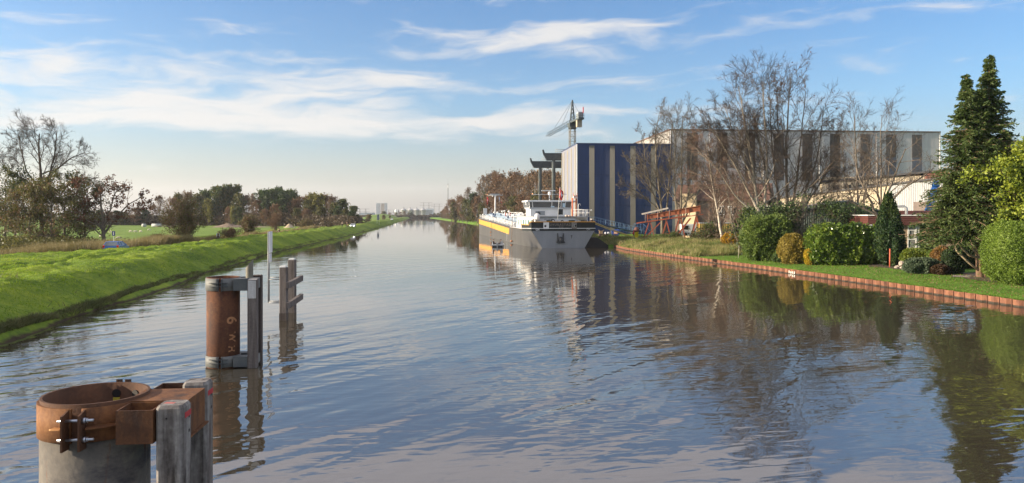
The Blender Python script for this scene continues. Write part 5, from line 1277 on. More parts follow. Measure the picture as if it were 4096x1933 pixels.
clipped('low_shrub', 'ragged dark shrub between the laurel hedge and the columnar cypress', 'shrub', 3518, 79.0, 1.8, 1.5, 2.3, L_THUJA, 3400, 0.22, 220, 2.0, 0.6, outw=0.4)
clipped('low_shrub', 'low ragged green plant at the right foot of the thuja hedge', 'shrub', 3122, 84.5, 1.6, 1.2, 0.9, L_GREEN, 1500, 0.20, 221, 1.9, 0.7, outw=0.3)
clipped('low_shrub', 'ragged olive shrub between the golden shrub and the laurel hedge', 'shrub', 3218, 83.5, 1.9, 1.4, 2.6, L_OLIVE, 3000, 0.22, 222, 2.0, 0.6, outw=0.4)
clipped('golden_shrub', 'small bright yellow shrub beside the laurel hedge foot', 'shrub', 3240, 80.0, 1.2, 1.1, 1.7, leaf_mat('bright yellow foliage', [(0.28,0.20,0.01),(0.42,0.30,0.02),(0.5,0.38,0.04)]), 2200, 0.14, 214, 2.2, 0.3)
clipped('golden_shrub', 'orange yellow shrub on the rough bank right of the leaning birch foot', 'shrub', 2925, 114.5, 3.0, 2.2, 2.0, leaf_mat('orange yellow foliage', [(0.25,0.14,0.01),(0.40,0.24,0.02),(0.5,0.33,0.03)]), 3200, 0.22, 215, 2.0, 0.5)
alder(4082, 61.3, 10.3, 3.4, 'lime green leafy tree behind the clipped hedge at the right edge', 216, [(L_LIME, 0.8), (L_THUJA, 0.2)], n=27000, size=0.24, clump=0.5, low=0.36)
alder(3022, 100, 5.2, 3.0, 'dark evergreen behind the left side of the thuja hedge', 218, [(L_THUJA, 0.4), (L_DARK, 0.6)], n=6000, size=0.26, clump=0.7)
for i, (px, z, h_, w_) in enumerate([(2650, 138, 0.7, 2.4), (2700, 137, 1.0, 2.2), (2790, 132, 1.0, 3), (2836, 124, 2.7, 3.6), (2995, 104, 2.0, 4)]):
    bush(px, z, h_*1.3, w_, ['low green scrub at the left foot of the red trestle', 'rounded pale green scrub under the red trestle', 'low green scrub right of the red trestle', 'leafy green scrub left of the leaning birch', 'brown green scrub left of the thuja hedge'][i], 230+i,
         [(L_GREEN, 0.6), (L_OLIVE, 0.4)] if i != 4 else [(L_RUST, 0.7), (L_OLIVE, 0.3)], TWIG, 'scrub', n=2600, nst=14, size=0.2, cat='scrub', group='scrub on the rough right bank')

# ---- the tall twin spired conifer
rng = np.random.default_rng(300)
cr = thing('tall_conifer', 'tall dark conifer with twin pointed spires and bare curved trunks by the lawn', 'conifer', ground_at(3925, 63.2), 0)
def spire(acc, wood, x0, y0, top, base, rb, nb, seed, side=1.0):
    rg = np.random.default_rng(seed)
    t_ = rg.random(nb)**0.75; h = top - (top-base)*t_
    az_ = rg.uniform(0, 2*np.pi, nb)
    Ln = (0.28 + rb*(t_)**1.12)*rg.uniform(0.62, 1.18, nb)
    dirv = np.stack([np.cos(az_), np.sin(az_), rg.uniform(0.05, 0.55, nb)*(1-t_*0.8)], 1)
    K = 6; P = np.zeros((nb, K, 3)); P[:, 0] = np.stack([np.full(nb, x0), np.full(nb, y0), h], 1)
    d = unit(dirv)
    for j in range(1, K):
        P[:, j] = P[:, j-1] + d*(Ln/(K-1))[:, None]; d[:, 2] += rg.uniform(-0.22, 0.04, nb) + (0.12 if j > 3 else 0); d = unit(d)
    wood.add(tubes_np(P, np.linspace(0.045, 0.012, K)[None, :]*np.ones((nb, 1)), 3))
    per = 62; ii = np.repeat(np.arange(nb), per); u = rg.random(nb*per)**0.7*(K-1); k = np.minimum(u.astype(int), K-2); f = (u-k)[:, None]
    Cn = P[ii, k]*(1-f)+P[ii, k+1]*f; tan = unit(P[ii, k+1]-P[ii, k])
    side_ = np.cross(tan, [0, 0, 1.0]); s = rg.normal(size=(nb*per, 1))*0.16*(0.6+Ln[ii][:, None]*0.25)
    Cn = Cn + side_*s; Cn[:, 2] += rg.normal(size=nb*per)*0.05 - np.abs(s[:, 0])*0.5
    acc.add(leaf_np(rg, Cn, 0.25, 0.36, 0.35, out=(tan+side_*np.sign(s)*0.7)*1.3))
fo, wd = Acc(), Acc()
spire(fo, wd, -1.25, 0.0, 17.1, 3.0, 4.2, 640, 301)
spire(fo, wd, 0.95, 0.4, 18.7, 3.8, 4.5, 700, 302)
spire(fo, wd, -0.30, -0.5, 15.9, 5.0, 2.6, 260, 303)
spire(fo, wd, 2.6, 0.8, 12.4, 4.2, 2.6, 260, 304)
spire(fo, wd, -2.6, -0.2, 9.0, 3.0, 2.2, 200, 305)
fo.build('foliage', L_CONF, cr); wd.build('branches', BARKR, cr)
m = MB()
for p, r0 in (([(0.0,0,-0.1),(-0.2,0,1.6),(-0.6,0,5),(-1.2,0,10),(-1.25,0,16.9)], 0.30), ([(0.55,0.2,-0.1),(0.6,0.2,3),(0.9,0.4,9),(0.95,0.4,18.4)], 0.32), ([(0.2,-0.2,0),(0.15,-0.3,2.2),(-0.1,-0.4,6),(-0.3,-0.5,15)], 0.20), ([(0.9,0.3,0),(1.4,0.5,3.2),(2.4,0.8,7),(2.6,0.8,12)], 0.18)):
    n_ = len(p); m.tube(p, [r0*1.35]+[r0*(1-0.85*i/(n_-1)) for i in range(1, n_)], 10)
m.build('trunk', BARKR, cr)
m = MB()
for p in ([(-0.15,-0.1,0.5),(-1.2,-0.2,1.3),(-2.2,-0.3,2.2),(-2.6,-0.3,3.2),(-2.9,-0.3,4.6)], [(-0.2,-0.2,1.6),(-1.2,-0.3,1.9),(-1.9,-0.4,2.5),(-2.2,-0.4,3.3),(-2.5,-0.4,4.4)], [(-0.15,-0.1,1.9),(-0.8,-0.3,2.3),(-1.5,-0.3,3.3),(-1.9,-0.4,4.2)],
          [(0,-0.2,1.4),(-0.7,-0.3,2.6),(-1.0,-0.4,3.8),(-1.2,-0.4,5)], [(0.3,-0.3,0.4),(0.9,-0.5,1.8),(1.0,-0.5,3.0),(0.8,-0.5,4.6)], [(0.2,-0.3,0.9),(0.45,-0.5,2.2),(0.3,-0.6,4.2)]):
    m.tube(p, [0.11, 0.10, 0.085, 0.07, 0.05][:len(p)], 8)
m.build('low_limbs', mat('pale conifer limb', (0.30,0.23,0.15), (0.42,0.33,0.22), 3), cr)

# ---- grasses
def blades(rng, X, Y, Z, h, w_, lean=0.35, bend=None):
    n = len(X); a = rng.uniform(0, 2*np.pi, n); hh_ = h*rng.uniform(0.5, 1.25, n)
    b0 = np.stack([X, Y, Z-0.02], 1); s = np.stack([np.cos(a), np.sin(a), 0*a], 1)*(w_*rng.uniform(0.6, 1.3, n)/2)[:, None]
    l = rng.normal(size=(n, 2))*lean; tp = b0 + np.stack([l[:, 0]*hh_, l[:, 1]*hh_, hh_], 1)
    V = np.stack([b0-s, b0+s, tp], 1).reshape(-1, 3)
    return V, np.arange(3*n).reshape(n, 3)
def strip_pts(rng, n, y0, y1, w0, w1, bank, sgn, hfn, pw=1.0):
    # denser towards the camera
    u = rng.random(n); Y = 1/((1-u)/y0 + u/y1)
    W = rng.uniform(w0, w1, n) if not callable(w1) else w0 + rng.random(n)*(w1(Y)-w0)
    X = interp(bank, Y) + sgn*W
    return X, Y, hfn(W, Y), W
rng = np.random.default_rng(500)
G_DIKE = leaf_mat('dike grass blades', [(0.07,0.16,0.014),(0.19,0.30,0.022),(0.39,0.45,0.045)], rough=0.8, trans=0.32, spec=0.1, nscale=0.22)
X, Y, Z, W_ = strip_pts(rng, 150000, 32, 200, 0.5, lambda y: interp(WC, y)+0.8, LB, -1, left_h)
gw_ = interp([(-60,11),(54,9.9),(73,8.7),(89,7.8),(110,7.2),(2000,7.2)], Y); kp = np.abs(W_-gw_) > 0.42; X, Y, Z, W_ = X[kp], Y[kp], Z[kp], W_[kp]
o = raw_mesh('grass', *blades(rng, X, Y, Z, 0.055+0.13*vnoise(X, Y, 1.3, 71)**1.5, 0.045, 0.55), G_DIKE); tag(o, 'bright green grass on the canal dike', 'grass', kind='stuff')
G_REEDM = leaf_mat('dead waterline grass', [(0.05,0.07,0.014),(0.10,0.11,0.03),(0.18,0.16,0.06)], trans=0.2)
X, Y, Z, W_ = strip_pts(rng, 16000, 32, 420, 0.1, 0.6, LB, -1, left_h)
o = raw_mesh('waterline_grass', *blades(rng, X, Y, Z, 0.20*(0.3+1.3*vnoise(X, Y, 2.5, 33)), 0.05, 0.9), G_REEDM); tag(o, 'dead brown grass hanging over the waterline of the dike', 'grass', kind='stuff')
G_LAWN = leaf_mat('lawn blades', [(0.05,0.12,0.012),(0.10,0.19,0.02),(0.16,0.25,0.03)], trans=0.3)
X, Y, Z, W_ = strip_pts(rng, 90000, 44, 104, 0.2, 9.0, RB, 1, right_h)
o = raw_mesh('lawn_grass', *blades(rng, X, Y, Z, 0.07, 0.035, 0.5), G_LAWN); tag(o, 'mown green lawn behind the sheet piling', 'grass', kind='stuff')
X, Y, Z, W_ = strip_pts(rng, 9000, 44, 104, 0.02, 0.32, RB, 1, right_h)
o = raw_mesh('edge_grass', *blades(rng, X, Y, np.full(len(X), 0.43), 0.13*(0.3+1.2*vnoise(X, Y, 1.2, 72)), 0.04, 0.9), G_LAWN); tag(o, 'longer grass overhanging the top of the sheet piling', 'grass', kind='stuff')
X, Y, Z, W_ = strip_pts(rng, 2600, 44, 104, 0.6, 9.0, RB, 1, right_h)
o = raw_mesh('fallen_leaves', *leaf_np(rng, np.stack([X, Y, Z+0.06], 1), 0.10, 0.7), L_RUST); tag(o, 'brown fallen leaves scattered over the lawn', 'leaves', kind='stuff')
X, Y, Z, W_ = strip_pts(rng, 5200, 33, 220, 0.6, 20.0, LB, -1, left_h); kp = (vnoise(X, Y, 2.2, 73) > 0.62) & (W_ < interp(WC, Y)+0.8)
G_WEED = leaf_mat('dull weeds', [(0.05,0.07,0.03),(0.10,0.10,0.05),(0.20,0.17,0.09)])
o = raw_mesh('dike_weeds', *blades(rng, X[kp], Y[kp], Z[kp], 0.30, 0.05, 0.5), G_WEED); tag(o, 'dull dry weeds in patches on the canal dike', 'weeds', kind='stuff')
G_ROUGH = leaf_mat('rough grass', [(0.05,0.11,0.018),(0.12,0.17,0.03),(0.26,0.23,0.09),(0.40,0.32,0.17)], trans=0.3, nscale=0.30)
X, Y, Z, W_ = strip_pts(rng, 80000, 98, 150, 0.15, 13.0, RB, 1, right_h)
o = raw_mesh('rough_grass', *blades(rng, X, Y, Z, 0.25+0.85*vnoise(X, Y, 1.6, 77)**2, 0.06, 0.35), G_ROUGH); tag(o, 'long rough grass on the bank near the birch', 'grass', kind='stuff')
X, Y, Z, W_ = strip_pts(rng, 16000, 136, 460, -0.2, 5.0, RB, 1, right_h)
o = raw_mesh('bank_weeds', *blades(rng, X, Y, Z, 0.7, 0.12, 0.4), G_ROUGH); tag(o, 'weeds on the unlined bank past the tanker', 'grass', kind='stuff')
G_REED = leaf_mat('tan reeds', [(0.10,0.09,0.03),(0.19,0.155,0.06),(0.32,0.25,0.11)], trans=0.3, nscale=0.3)
n = 60000; Yr = rng.uniform(88, 124, n); Wr = interp(WC, Yr) + rng.uniform(5.2, 11.0, n) + 8.0*rng.random(n)**2*(Yr < 112); Xr = interp(LB, Yr)-Wr
Zr = left_h(Wr, Yr, False); hgt = 1.75*(0.65+0.6*vnoise(Xr, Yr, 2.5, 40))
o = raw_mesh('reeds', *blades(rng, Xr, Yr, Zr, hgt, 0.07, 0.15), G_REED); tag(o, 'belt of tan and olive reeds beyond the dike road on the left', 'reeds', kind='stuff')
n = 26000; Yr = rng.uniform(124, 260, n); Wr = interp(WC, Yr) + rng.uniform(5.4, 9.0, n); Xr = interp(LB, Yr)-Wr; Zr = left_h(Wr, Yr, False)
o = raw_mesh('reeds', *blades(rng, Xr, Yr, Zr, 1.1*(0.4+0.9*vnoise(Xr, Yr, 6, 41)), 0.10, 0.2), G_REED); tag(o, 'thin strip of dry grass along the ditch behind the dike road', 'reeds', kind='stuff')
# ------------------------------------------------------------------ steel sheet piling along the right bank
def pile_mat():
    m_ = bpy.data.materials.new('rusty sheet pile'); m_.use_nodes = True
    t = NT(m_.node_tree); b = t.n['Principled BSDF']
    co = t.new('ShaderNodeTexCoord').outputs['Object']; X, Y, Z = t.sep(co)
    col = t.ramp(t.noise(t.vm('MULTIPLY', co, (1, 1, 0.5)), 2.2, 6, 0.65), [(0.30, (0.075,0.032,0.020)), (0.5, (0.155,0.062,0.032)), (0.68, (0.235,0.105,0.055))])
    wet = t.map(t.m('ADD', Z, t.m('MULTIPLY', t.m('SUBTRACT', t.noise(co, 1.4, 3, 0.5), 0.5), 0.07)), 0.07, 0.12)
    col = t.mix(wet, (0.030,0.024,0.016), col)
    t.l.new(col, b.inputs['Base Color']); b.inputs['Roughness'].default_value = 0.85
    bp_ = t.new('ShaderNodeBump'); bp_.inputs['Distance'].default_value = 0.01
    t.l.new(t.noise(co, 14, 5, 0.6), bp_.inputs['Height']); t.l.new(bp_.outputs[0], b.inputs['Normal'])
    return m_
PILE = pile_mat()
# walk the bank by arc length
yy = np.linspace(20, 137.5, 4000); xx = interp(RB, yy); ss = np.concatenate([[0], np.cumsum(np.hypot(np.diff(xx), np.diff(yy)))])
def bank_pt(s, off, z):
    y = float(np.interp(s, ss, yy)); x = float(np.interp(s, ss, xx))
    y2 = float(np.interp(s+0.5, ss, yy)); x2 = float(np.interp(s+0.5, ss, xx)); y1 = float(np.interp(s-0.5, ss, yy)); x1 = float(np.interp(s-0.5, ss, xx))
    d = Vector((x2-x1, y2-y1, 0)).normalized(); nrm = Vector((-d.y, d.x, 0))      # towards the water
    return (x + nrm.x*off, y + nrm.y*off, z)
spw = thing('sheet_piling', 'rusty red steel sheet pile wall edging the lawn along the water', 'quay wall', (0,0,0))
m = MB(); pitch = 1.05; nS = int(ss[-1]/pitch); prof = []
for i in range(nS):
    s0 = i*pitch
    prof += [(s0+0.0, -0.02), (s0+0.16, 0.16), (s0+0.62, 0.16), (s0+0.78, -0.02)]
rs_ = random.Random(3); pts = []
for k, (s, o_) in enumerate(prof): pts.append((s, o_))
V = []; hs_ = [0.45+rs_.uniform(-0.012, 0.02) for _ in range(nS)]
for k, (s, o_) in enumerate(pts): V += [bank_pt(s, o_, -1.0), bank_pt(s, o_, hs_[k//4]), bank_pt(s, o_-0.02, hs_[k//4]), bank_pt(s, o_-0.02, -1.0)]
m.add(V, [f for k in range(len(pts)-1) for f in ((4*k, 4*k+4, 4*k+5, 4*k+1), (4*k+1, 4*k+5, 4*k+6, 4*k+2), (4*k+2, 4*k+6, 4*k+7, 4*k+3))])
m.cur = 1
for i in range(nS):
    s0 = i*pitch+0.915
    V = [bank_pt(s0-0.02, -0.01, -0.5), bank_pt(s0+0.02, -0.01, -0.5), bank_pt(s0+0.02, 0.03, -0.5), bank_pt(s0-0.02, 0.03, -0.5)]
    V += [(x, y, hs_[i]-0.01) for x, y, z in V]
    m.add(V, [(0,3,2,1),(4,5,6,7),(0,1,5,4),(1,2,6,5),(2,3,7,6),(3,0,4,7)])
m.build('steel_sheets', [PILE, mat('dark rust', (0.06,0.022,0.014), (0.10,0.04,0.022), 6, rough=0.9)], spw)
sT = float(np.interp(75.6, yy, ss))
m = MB(); put_text(m, 'Isti', lambda x, y: bank_pt(sT - x*1.25, 0.172, 0.055+y*0.62), 0.62, 0.006, 1.22); m.build('painted_letters', mat('white daubed paint', (0.75,0.73,0.68)), spw)
m = MB()
for s0, h in ((88.7, 0.5),): 
    p0 = bank_pt(float(np.interp(92, yy, ss)), 0.2, 0.30); m.box(p0[0]-0.35, p0[0]+0.15, p0[1]-0.2, p0[1]+0.2, 0.22, 0.52)
tag(m.build('timber_block', mat('rotten timber', (0.05,0.03,0.02), (0.09,0.055,0.035), 8)), 'short dark timber block fixed to the sheet pile wall near the thuja hedge', 'timber block')
for px, z, hgt, lab in ((2953, 92.5, 1.6, 'thin pale stake at the water edge left of the thuja hedge, nearer and leaning'), (2988, 94.5, 1.4, 'thin pale stake at the water edge left of the thuja hedge, farther and upright')):
    g = ground_at(px, z); m = MB(); m.tube([g, g+Vector((0.1, 0, hgt))], 0.03, 6); tag(m.build('stake', mat('pale wood', (0.4,0.36,0.3))), lab, 'stake', 'pale stakes at the water edge')
g = ground_at(3559, 74.6); m = MB(); m.tube([g, g+Vector((0.02, 0, 1.9))], 0.065, 8); tag(m.build('marker_post', mat('red orange paint', (0.45,0.08,0.04), (0.55,0.12,0.06), 6)), 'thin red post in front of the columnar cypress', 'post')
# soil bed and paving behind the lawn
SOIL = mat('garden soil', (0.035,0.024,0.015), (0.075,0.05,0.032), 2.5, rough=0.95, bump=0.03, bscale=8)
def ground_patch(name, pts, m_, lift=0.03):
    c = np.mean(pts, axis=0); bm_ = MB(); ring_ = []
    P2 = []
    for i in range(len(pts)):
        a, b_ = np.array(pts[i]), np.array(pts[(i+1) % len(pts)])
        for q in range(4): P2.append(a+(b_-a)*q/4)
    V = []; 
    for f in (0, 0.25, 0.5, 0.75, 1.0):
        for p in P2:
            q = c + (p-c)*f; V.append((q[0], q[1], float(right_h(q[0]-interp(RB, q[1])-0.25, q[1], True))+lift))
    n_ = len(P2); bm_.add(V, [(r*n_+i, r*n_+(i+1) % n_, (r+1)*n_+(i+1) % n_, (r+1)*n_+i) for r in range(4) for i in range(n_)])
    return tag(bm_.build(name, m_), kind='structure')
def G2(px, z): p = at(px, z); return (p.x, p.y)
ground_patch('flower_bed', [G2(3470, 76), G2(3640, 71), G2(3800, 65.5), G2(3850, 70), G2(3700, 82), G2(3500, 83)], SOIL)
ground_patch('flower_bed', [G2(3860, 61.5), G2(3990, 58.6), G2(4060, 61), G2(3960, 67), G2(3850, 67)], SOIL, 0.036)
ground_patch('paving', [G2(3800, 63.9), G2(3880, 62.6), G2(3890, 64.2), G2(3815, 65.4)], mat('stone paving', (0.22,0.19,0.17), (0.30,0.27,0.24), 3), 0.045)
# rock pile
rg_ = random.Random(12)
for i, (dx_, dy_, s_) in enumerate([(0.0,0.0,0.30),(0.42,0.2,0.24),(-0.38,0.05,0.22),(-0.62,-0.12,0.17),(0.15,-0.25,0.20),(0.62,-0.05,0.20),(-0.2,-0.32,0.16),(0.05,0.1,0.20)]):
    g = ground_at(3607, 73.5)+Vector((dx_, dy_, s_*0.55 + (0.30 if i in (0, 7) else 0.0)+(0.12 if i == 7 else 0)))
    m = MB(); m.ball((0,0,0), s_, 9, 7, (rg_.uniform(1.0,1.4), rg_.uniform(.9,1.1), rg_.uniform(.75,1.0)))
    m.v = [(x*(1+rg_.uniform(-.13,.13)), y*(1+rg_.uniform(-.13,.13)), z*(1+rg_.uniform(-.13,.13))) for x, y, z in m.v]
    for k in range(len(m.sm)): m.sm[k] = False
    o = m.build('rock', mat('pale boulder', (0.27,0.22,0.18), (0.42,0.36,0.30), 5, rough=0.9, bump=0.02), None, loc=g, rz=rg_.uniform(0,6))
    tag(o, ['large upright pale boulder on top of the garden rock pile','rounded boulder at the right back of the garden rock pile','pale boulder left of the top stone in the rock pile','smallest leftmost boulder of the garden rock pile','front middle boulder of the garden rock pile','rightmost boulder of the garden rock pile','small front left boulder of the garden rock pile','boulder hidden behind the top stone of the rock pile'][i], 'boulder', 'boulders of the garden rock pile')

# ------------------------------------------------------------------ mooring dolphins
def rust_mat(name, cols, scale=1.6, stretch=(1,1,0.35), rough=0.8, zones=None, lo=0.3, hi=0.7):
    m_ = bpy.data.materials.new(name); m_.use_nodes = True
    t = NT(m_.node_tree); b = t.n['Principled BSDF']
    co = t.new('ShaderNodeTexCoord').outputs['Object']; v = t.vm('MULTIPLY', co, stretch)
    n1 = t.noise(v, scale, 8, 0.65, 0.4); n2 = t.noise(co, scale*14, 4, 0.6)
    f = t.m('ADD', t.m('MULTIPLY', n1, 0.75), t.m('MULTIPLY', n2, 0.25))
    k = len(cols)
    col = t.ramp(f, [(lo+(hi-lo)*i/(k-1), c) for i, c in enumerate(cols)])
    if zones:
        for (c_, sc_, th0, th1, st_) in zones:
            kk = t.map(t.noise(t.vm('MULTIPLY', t.vm('ADD', co, (3.3, 1.7, 9.1)), st_), sc_, 6, 0.65), th0, th1)
            col = t.mix(kk, col, c_)
    t.l.new(col, b.inputs['Base Color']); b.inputs['Roughness'].default_value = rough; b.inputs['Specular IOR Level'].default_value = 0.3
    bp_ = t.new('ShaderNodeBump'); bp_.inputs['Distance'].default_value = 0.006
    t.l.new(n2, bp_.inputs['Height']); t.l.new(bp_.outputs[0], b.inputs['Normal'])
    return m_
RUST = rust_mat('orange rusty steel', [(0.04,0.019,0.011),(0.10,0.042,0.019),(0.185,0.078,0.028),(0.28,0.135,0.05)], zones=[((0.040,0.022,0.017), 2.2, 0.54, 0.70, (1,1,0.35))])
RUSTD = rust_mat('dark rusty steel', [(0.035,0.018,0.012),(0.075,0.034,0.018),(0.13,0.055,0.025)])
RUSTP = rust_mat('rusted pile tube', [(0.030,0.014,0.010),(0.07,0.026,0.014),(0.125,0.048,0.020),(0.20,0.095,0.038)], 1.1, (1,1,0.8), zones=[((0.030,0.017,0.014), 1.6, 0.52, 0.72, (1,1,0.5)), ((0.19,0.10,0.04), 2.8, 0.62, 0.74, (1,1,0.5))])
CONC = rust_mat('weathered pale tube', [(0.075,0.07,0.068),(0.145,0.13,0.11),(0.26,0.225,0.16)], 0.9, (1,1,0.4), zones=[((0.16,0.055,0.02), 2.6, 0.57, 0.66, (1.6,1.6,0.28)), ((0.05,0.045,0.05), 1.2, 0.57, 0.72, (1,1,2.2))])
GREYST = rust_mat('grey painted steel', [(0.10,0.105,0.105),(0.15,0.155,0.15),(0.21,0.21,0.195)], 1.2, (1,1,0.6), rough=0.6, zones=[((0.20,0.085,0.04), 5.0, 0.66, 0.74, (1,1,0.5))])
GREYSD = rust_mat('dark grey painted steel', [(0.055,0.062,0.068),(0.085,0.092,0.095),(0.12,0.125,0.12)], 1.2, (1,1,0.6), rough=0.55)
ho.data.materials[0] = rust_mat('streaked grey hull paint', [(0.046,0.046,0.048),(0.068,0.066,0.065),(0.10,0.096,0.092)], 0.7, (1,0.6,0.12), 0.4,
    zones=[((0.085,0.045,0.028), 1.6, 0.62, 0.76, (1,2.2,0.10)), ((0.16,0.155,0.15), 1.3, 0.60, 0.80, (1,1.2,0.07))])
def wood_mat(name, cols, zones=None, axis=(7,7,0.5)):
    return rust_mat(name, cols, 1.0, axis, 0.9, zones, 0.34, 0.66)
WOODG = wood_mat('weathered grey timber', [(0.055,0.047,0.044),(0.12,0.107,0.10),(0.20,0.186,0.175),(0.30,0.285,0.27)], [((0.030,0.024,0.022), 0.9, 0.56, 0.66, (3,3,0.6)), ((0.12,0.075,0.06), 1.3, 0.62, 0.74, (4,4,0.35))])
WOODD = wood_mat('dark wet timber', [(0.035,0.027,0.024),(0.07,0.055,0.048),(0.13,0.105,0.09)])
WOODL = wood_mat('bleached timber top', [(0.30,0.29,0.28),(0.45,0.44,0.43),(0.58,0.57,0.56)])
WOODM = wood_mat('brown grey timber', [(0.07,0.055,0.05),(0.125,0.105,0.095),(0.20,0.175,0.16)])
REDP = mat('red paint mark', (0.42,0.02,0.03), (0.30,0.02,0.03), 6, rough=0.6)
BOLT = mat('zinc plated bolt', (0.42,0.44,0.50), (0.55,0.57,0.62), 10, rough=0.3, metal=0.9)
def arc_wall(mb, r0, r1, a0, a1, z0, z1, n=40, cx=0, cy=0):
    b0 = len(mb.v)
    for i in range(n+1):
        a = a0+(a1-a0)*i/n; c, s = math.cos(a), math.sin(a)
        mb.v += [(cx+r1*c, cy+r1*s, z0), (cx+r1*c, cy+r1*s, z1), (cx+r0*c, cy+r0*s, z1), (cx+r0*c, cy+r0*s, z0)]
    for i in range(n):
        for k in range(4):
            mb.f.append((b0+4*i+k, b0+4*i+(k+1) % 4, b0+4*i+4+(k+1) % 4, b0+4*i+4+k)); mb.mi.append(mb.cur); mb.sm.append(k in (0, 2))
    for i in (0, n): 
        mb.f.append(tuple(b0+4*i+k for k in range(4))); mb.mi.append(mb.cur); mb.sm.append(False)
    return mb
def chamfer_post(mb, cx, cy, w_, z0, z1, ch=0.045, top=0.05):
    h = w_/2; P = [(-h+ch,-h),(h-ch,-h),(h,-h+ch),(h,h-ch),(h-ch,h),(-h+ch,h),(-h,h-ch),(-h,-h+ch)]
    k = 0.86; V = [(cx+x, cy+y, z0) for x, y in P]+[(cx+x, cy+y, z1-top) for x, y in P]+[(cx+x*k, cy+y*k, z1) for x, y in P]
    mb.add(V, [tuple(range(8))[::-1], tuple(range(16, 24))]+[(i, (i+1) % 8, 8+(i+1) % 8, 8+i) for i in range(8)]+[(8+i, 8+(i+1) % 8, 16+(i+1) % 8, 16+i) for i in range(8)])
    return mb
# --- foreground dolphin. local x towards the fairway, y away
D1 = thing('mooring_dolphin', 'big rusty steel tube dolphin with collar and timber posts, nearest the camera', 'dolphin', (-5.44, 9.82, 0), R(5), 'steel tube mooring dolphins')
r = 0.635
m = MB(); arc_wall(m, r-0.03, r, 0, 2*math.pi, 2.0, 3.665, 72); m.build('inner_tube', RUSTD, D1)
m = MB(); arc_wall(m, r-0.028, r+0.004, 0, 2*math.pi, -2.0, 3.22, 72); m.build('pile_tube', CONC, D1)
m = MB(); arc_wall(m, r+0.005, r+0.032, R(-80), R(270), 3.20, 3.62, 64); m.build('collar', RUST, D1)
m = MB(); m.tube([(r-0.07, 0.22, 3.3), (r-0.035, 0.22, 3.3)], 0.0, 6); 
m = MB()
for a in (R(90), R(62)):
    c, s = math.cos(a), math.sin(a); rr_ = r-0.034
    m.tube([(rr_*c, rr_*s, 3.52), ((rr_-0.012)*c, (rr_-0.012)*s, 3.52)], 0.055 if a > 1 else 0.045, 16)
m.build('hole', mat('dark opening', None), D1)
m = MB(); a = R(90); c, s = math.cos(a), math.sin(a)
m.bar(((r-0.037)*c, (r-0.037)*s, 3.46), ((r-0.037)*c, (r-0.037)*s, 3.0), 0.09, 0.006, up=(c, s, 0.0)); m.build('painted_sun_patch', mat('painted sunlight yellow', (0.42,0.36,0.04), (0.32,0.27,0.03), 6), D1)  # sunlight through the hole, painted as a yellow strip on the inner wall
# flanges with long bolts on the camera side, and again on the far side
def flanges(ang, z0, z1, root, steel, gap=0.15, out=0.20, L=None, bolts=True):
    c, s = math.cos(ang), math.sin(ang); t_ = Vector((-s, c, 0)); n_ = Vector((c, s, 0))
    fl = []
    for sg in (-1, 1):
        p = n_*(r+0.01)+t_*gap/2*sg
        m = MB(); q = [p, p+n_*out, p+n_*out, p]; 
        A = p; B = p+n_*out
        vs = []
        for (P_, za, zb_) in ((A, z0, z1), (B, z0+0.02, z1-0.03)):
            for k_ in (-0.011, 0.011): vs += [tuple(P_+t_*k_+Vector((0,0,za))), tuple(P_+t_*k_+Vector((0,0,zb_)))]
        m.add(vs, [(0,1,5,4),(2,6,7,3),(0,2,3,1),(4,5,7,6),(1,3,7,5),(0,4,6,2)])
        m.build('flange', steel, root)
    if bolts:
        for zz in (z0+(z1-z0)*0.78, z0+(z1-z0)*0.30):
            m = MB(); e = n_*(r+out*0.62)+Vector((0,0,zz))
            m.tube([e-t_*(gap/2+0.075), e+t_*(gap/2+0.14)], 0.017, 10)
            for d0, d1, rr_ in ((gap/2+0.012, gap/2+0.052, 0.036), (-gap/2-0.04, -gap/2-0.012, 0.034), (gap/2+0.055, gap/2+0.075, 0.030)):
                m.tube([e+t_*d0, e+t_*d1], rr_, 6)
            m.build('bolt', BOLT, root)
    return t_, n_
t_, n_ = flanges(R(-85), 3.13, 3.61, D1, RUSTD, 0.19, 0.22)
flanges(R(86), 3.2, 3.70, D1, RUSTD, 0.12, 0.14, bolts=False)
# rib on the collar to the box
m = MB(); arc_wall(m, r+0.033, r+0.16, R(-75), R(-38), 3.385, 3.405, 16); m.build('rib', RUST, D1)
m = MB(); arc_wall(m, r+0.033, r+0.12, R(-108), R(-96), 3.375, 3.395, 6); m.build('rib', mat('bright rust', (0.36,0.15,0.04), (0.42,0.2,0.06), 5), D1)
# two open boxes and the top beam between collar and posts
PX, PY = 1.17, 0.58
def obox(mb, x0, x1, y0, y1, z0, z1, th=0.018, floor=True):
    mb.box(x0, x0+th, y0, y1, z0, z1); mb.box(x1-th, x1, y0, y1, z0, z1); mb.box(x0+th, x1-th, y0, y0+th, z0, z1); mb.box(x0+th, x1-th, y1-th, y1, z0, z1)
    if floor: mb.box(x0+th, x1-th, y0+th, y1-th, z0, z0+th)
m = MB(); obox(m, 0.56, PX-0.175, -PY-0.18, -PY+0.24, 3.20, 3.61); m.build('front_box', RUST, D1)
m = MB(); obox(m, 0.56, PX-0.175, PY-0.24, PY+0.18, 3.20, 3.61); m.build('rear_box', RUSTD, D1)
m = MB(); m.box(0.50, PX+0.10, -PY+0.245, PY-0.245, 3.585, 3.625); m.box(PX+0.06, PX+0.10, -PY+0.245, PY-0.245, 3.16, 3.584)
m.box(PX+0.03, PX+0.13, -PY+0.17, PY-0.17, 3.135, 3.158); m.build('beam', RUST, D1)
m = MB(); m.box(0.60, PX+0.05, -PY+0.26, PY-0.26, 3.18, 3.58); m.build('beam_web', RUSTD, D1)
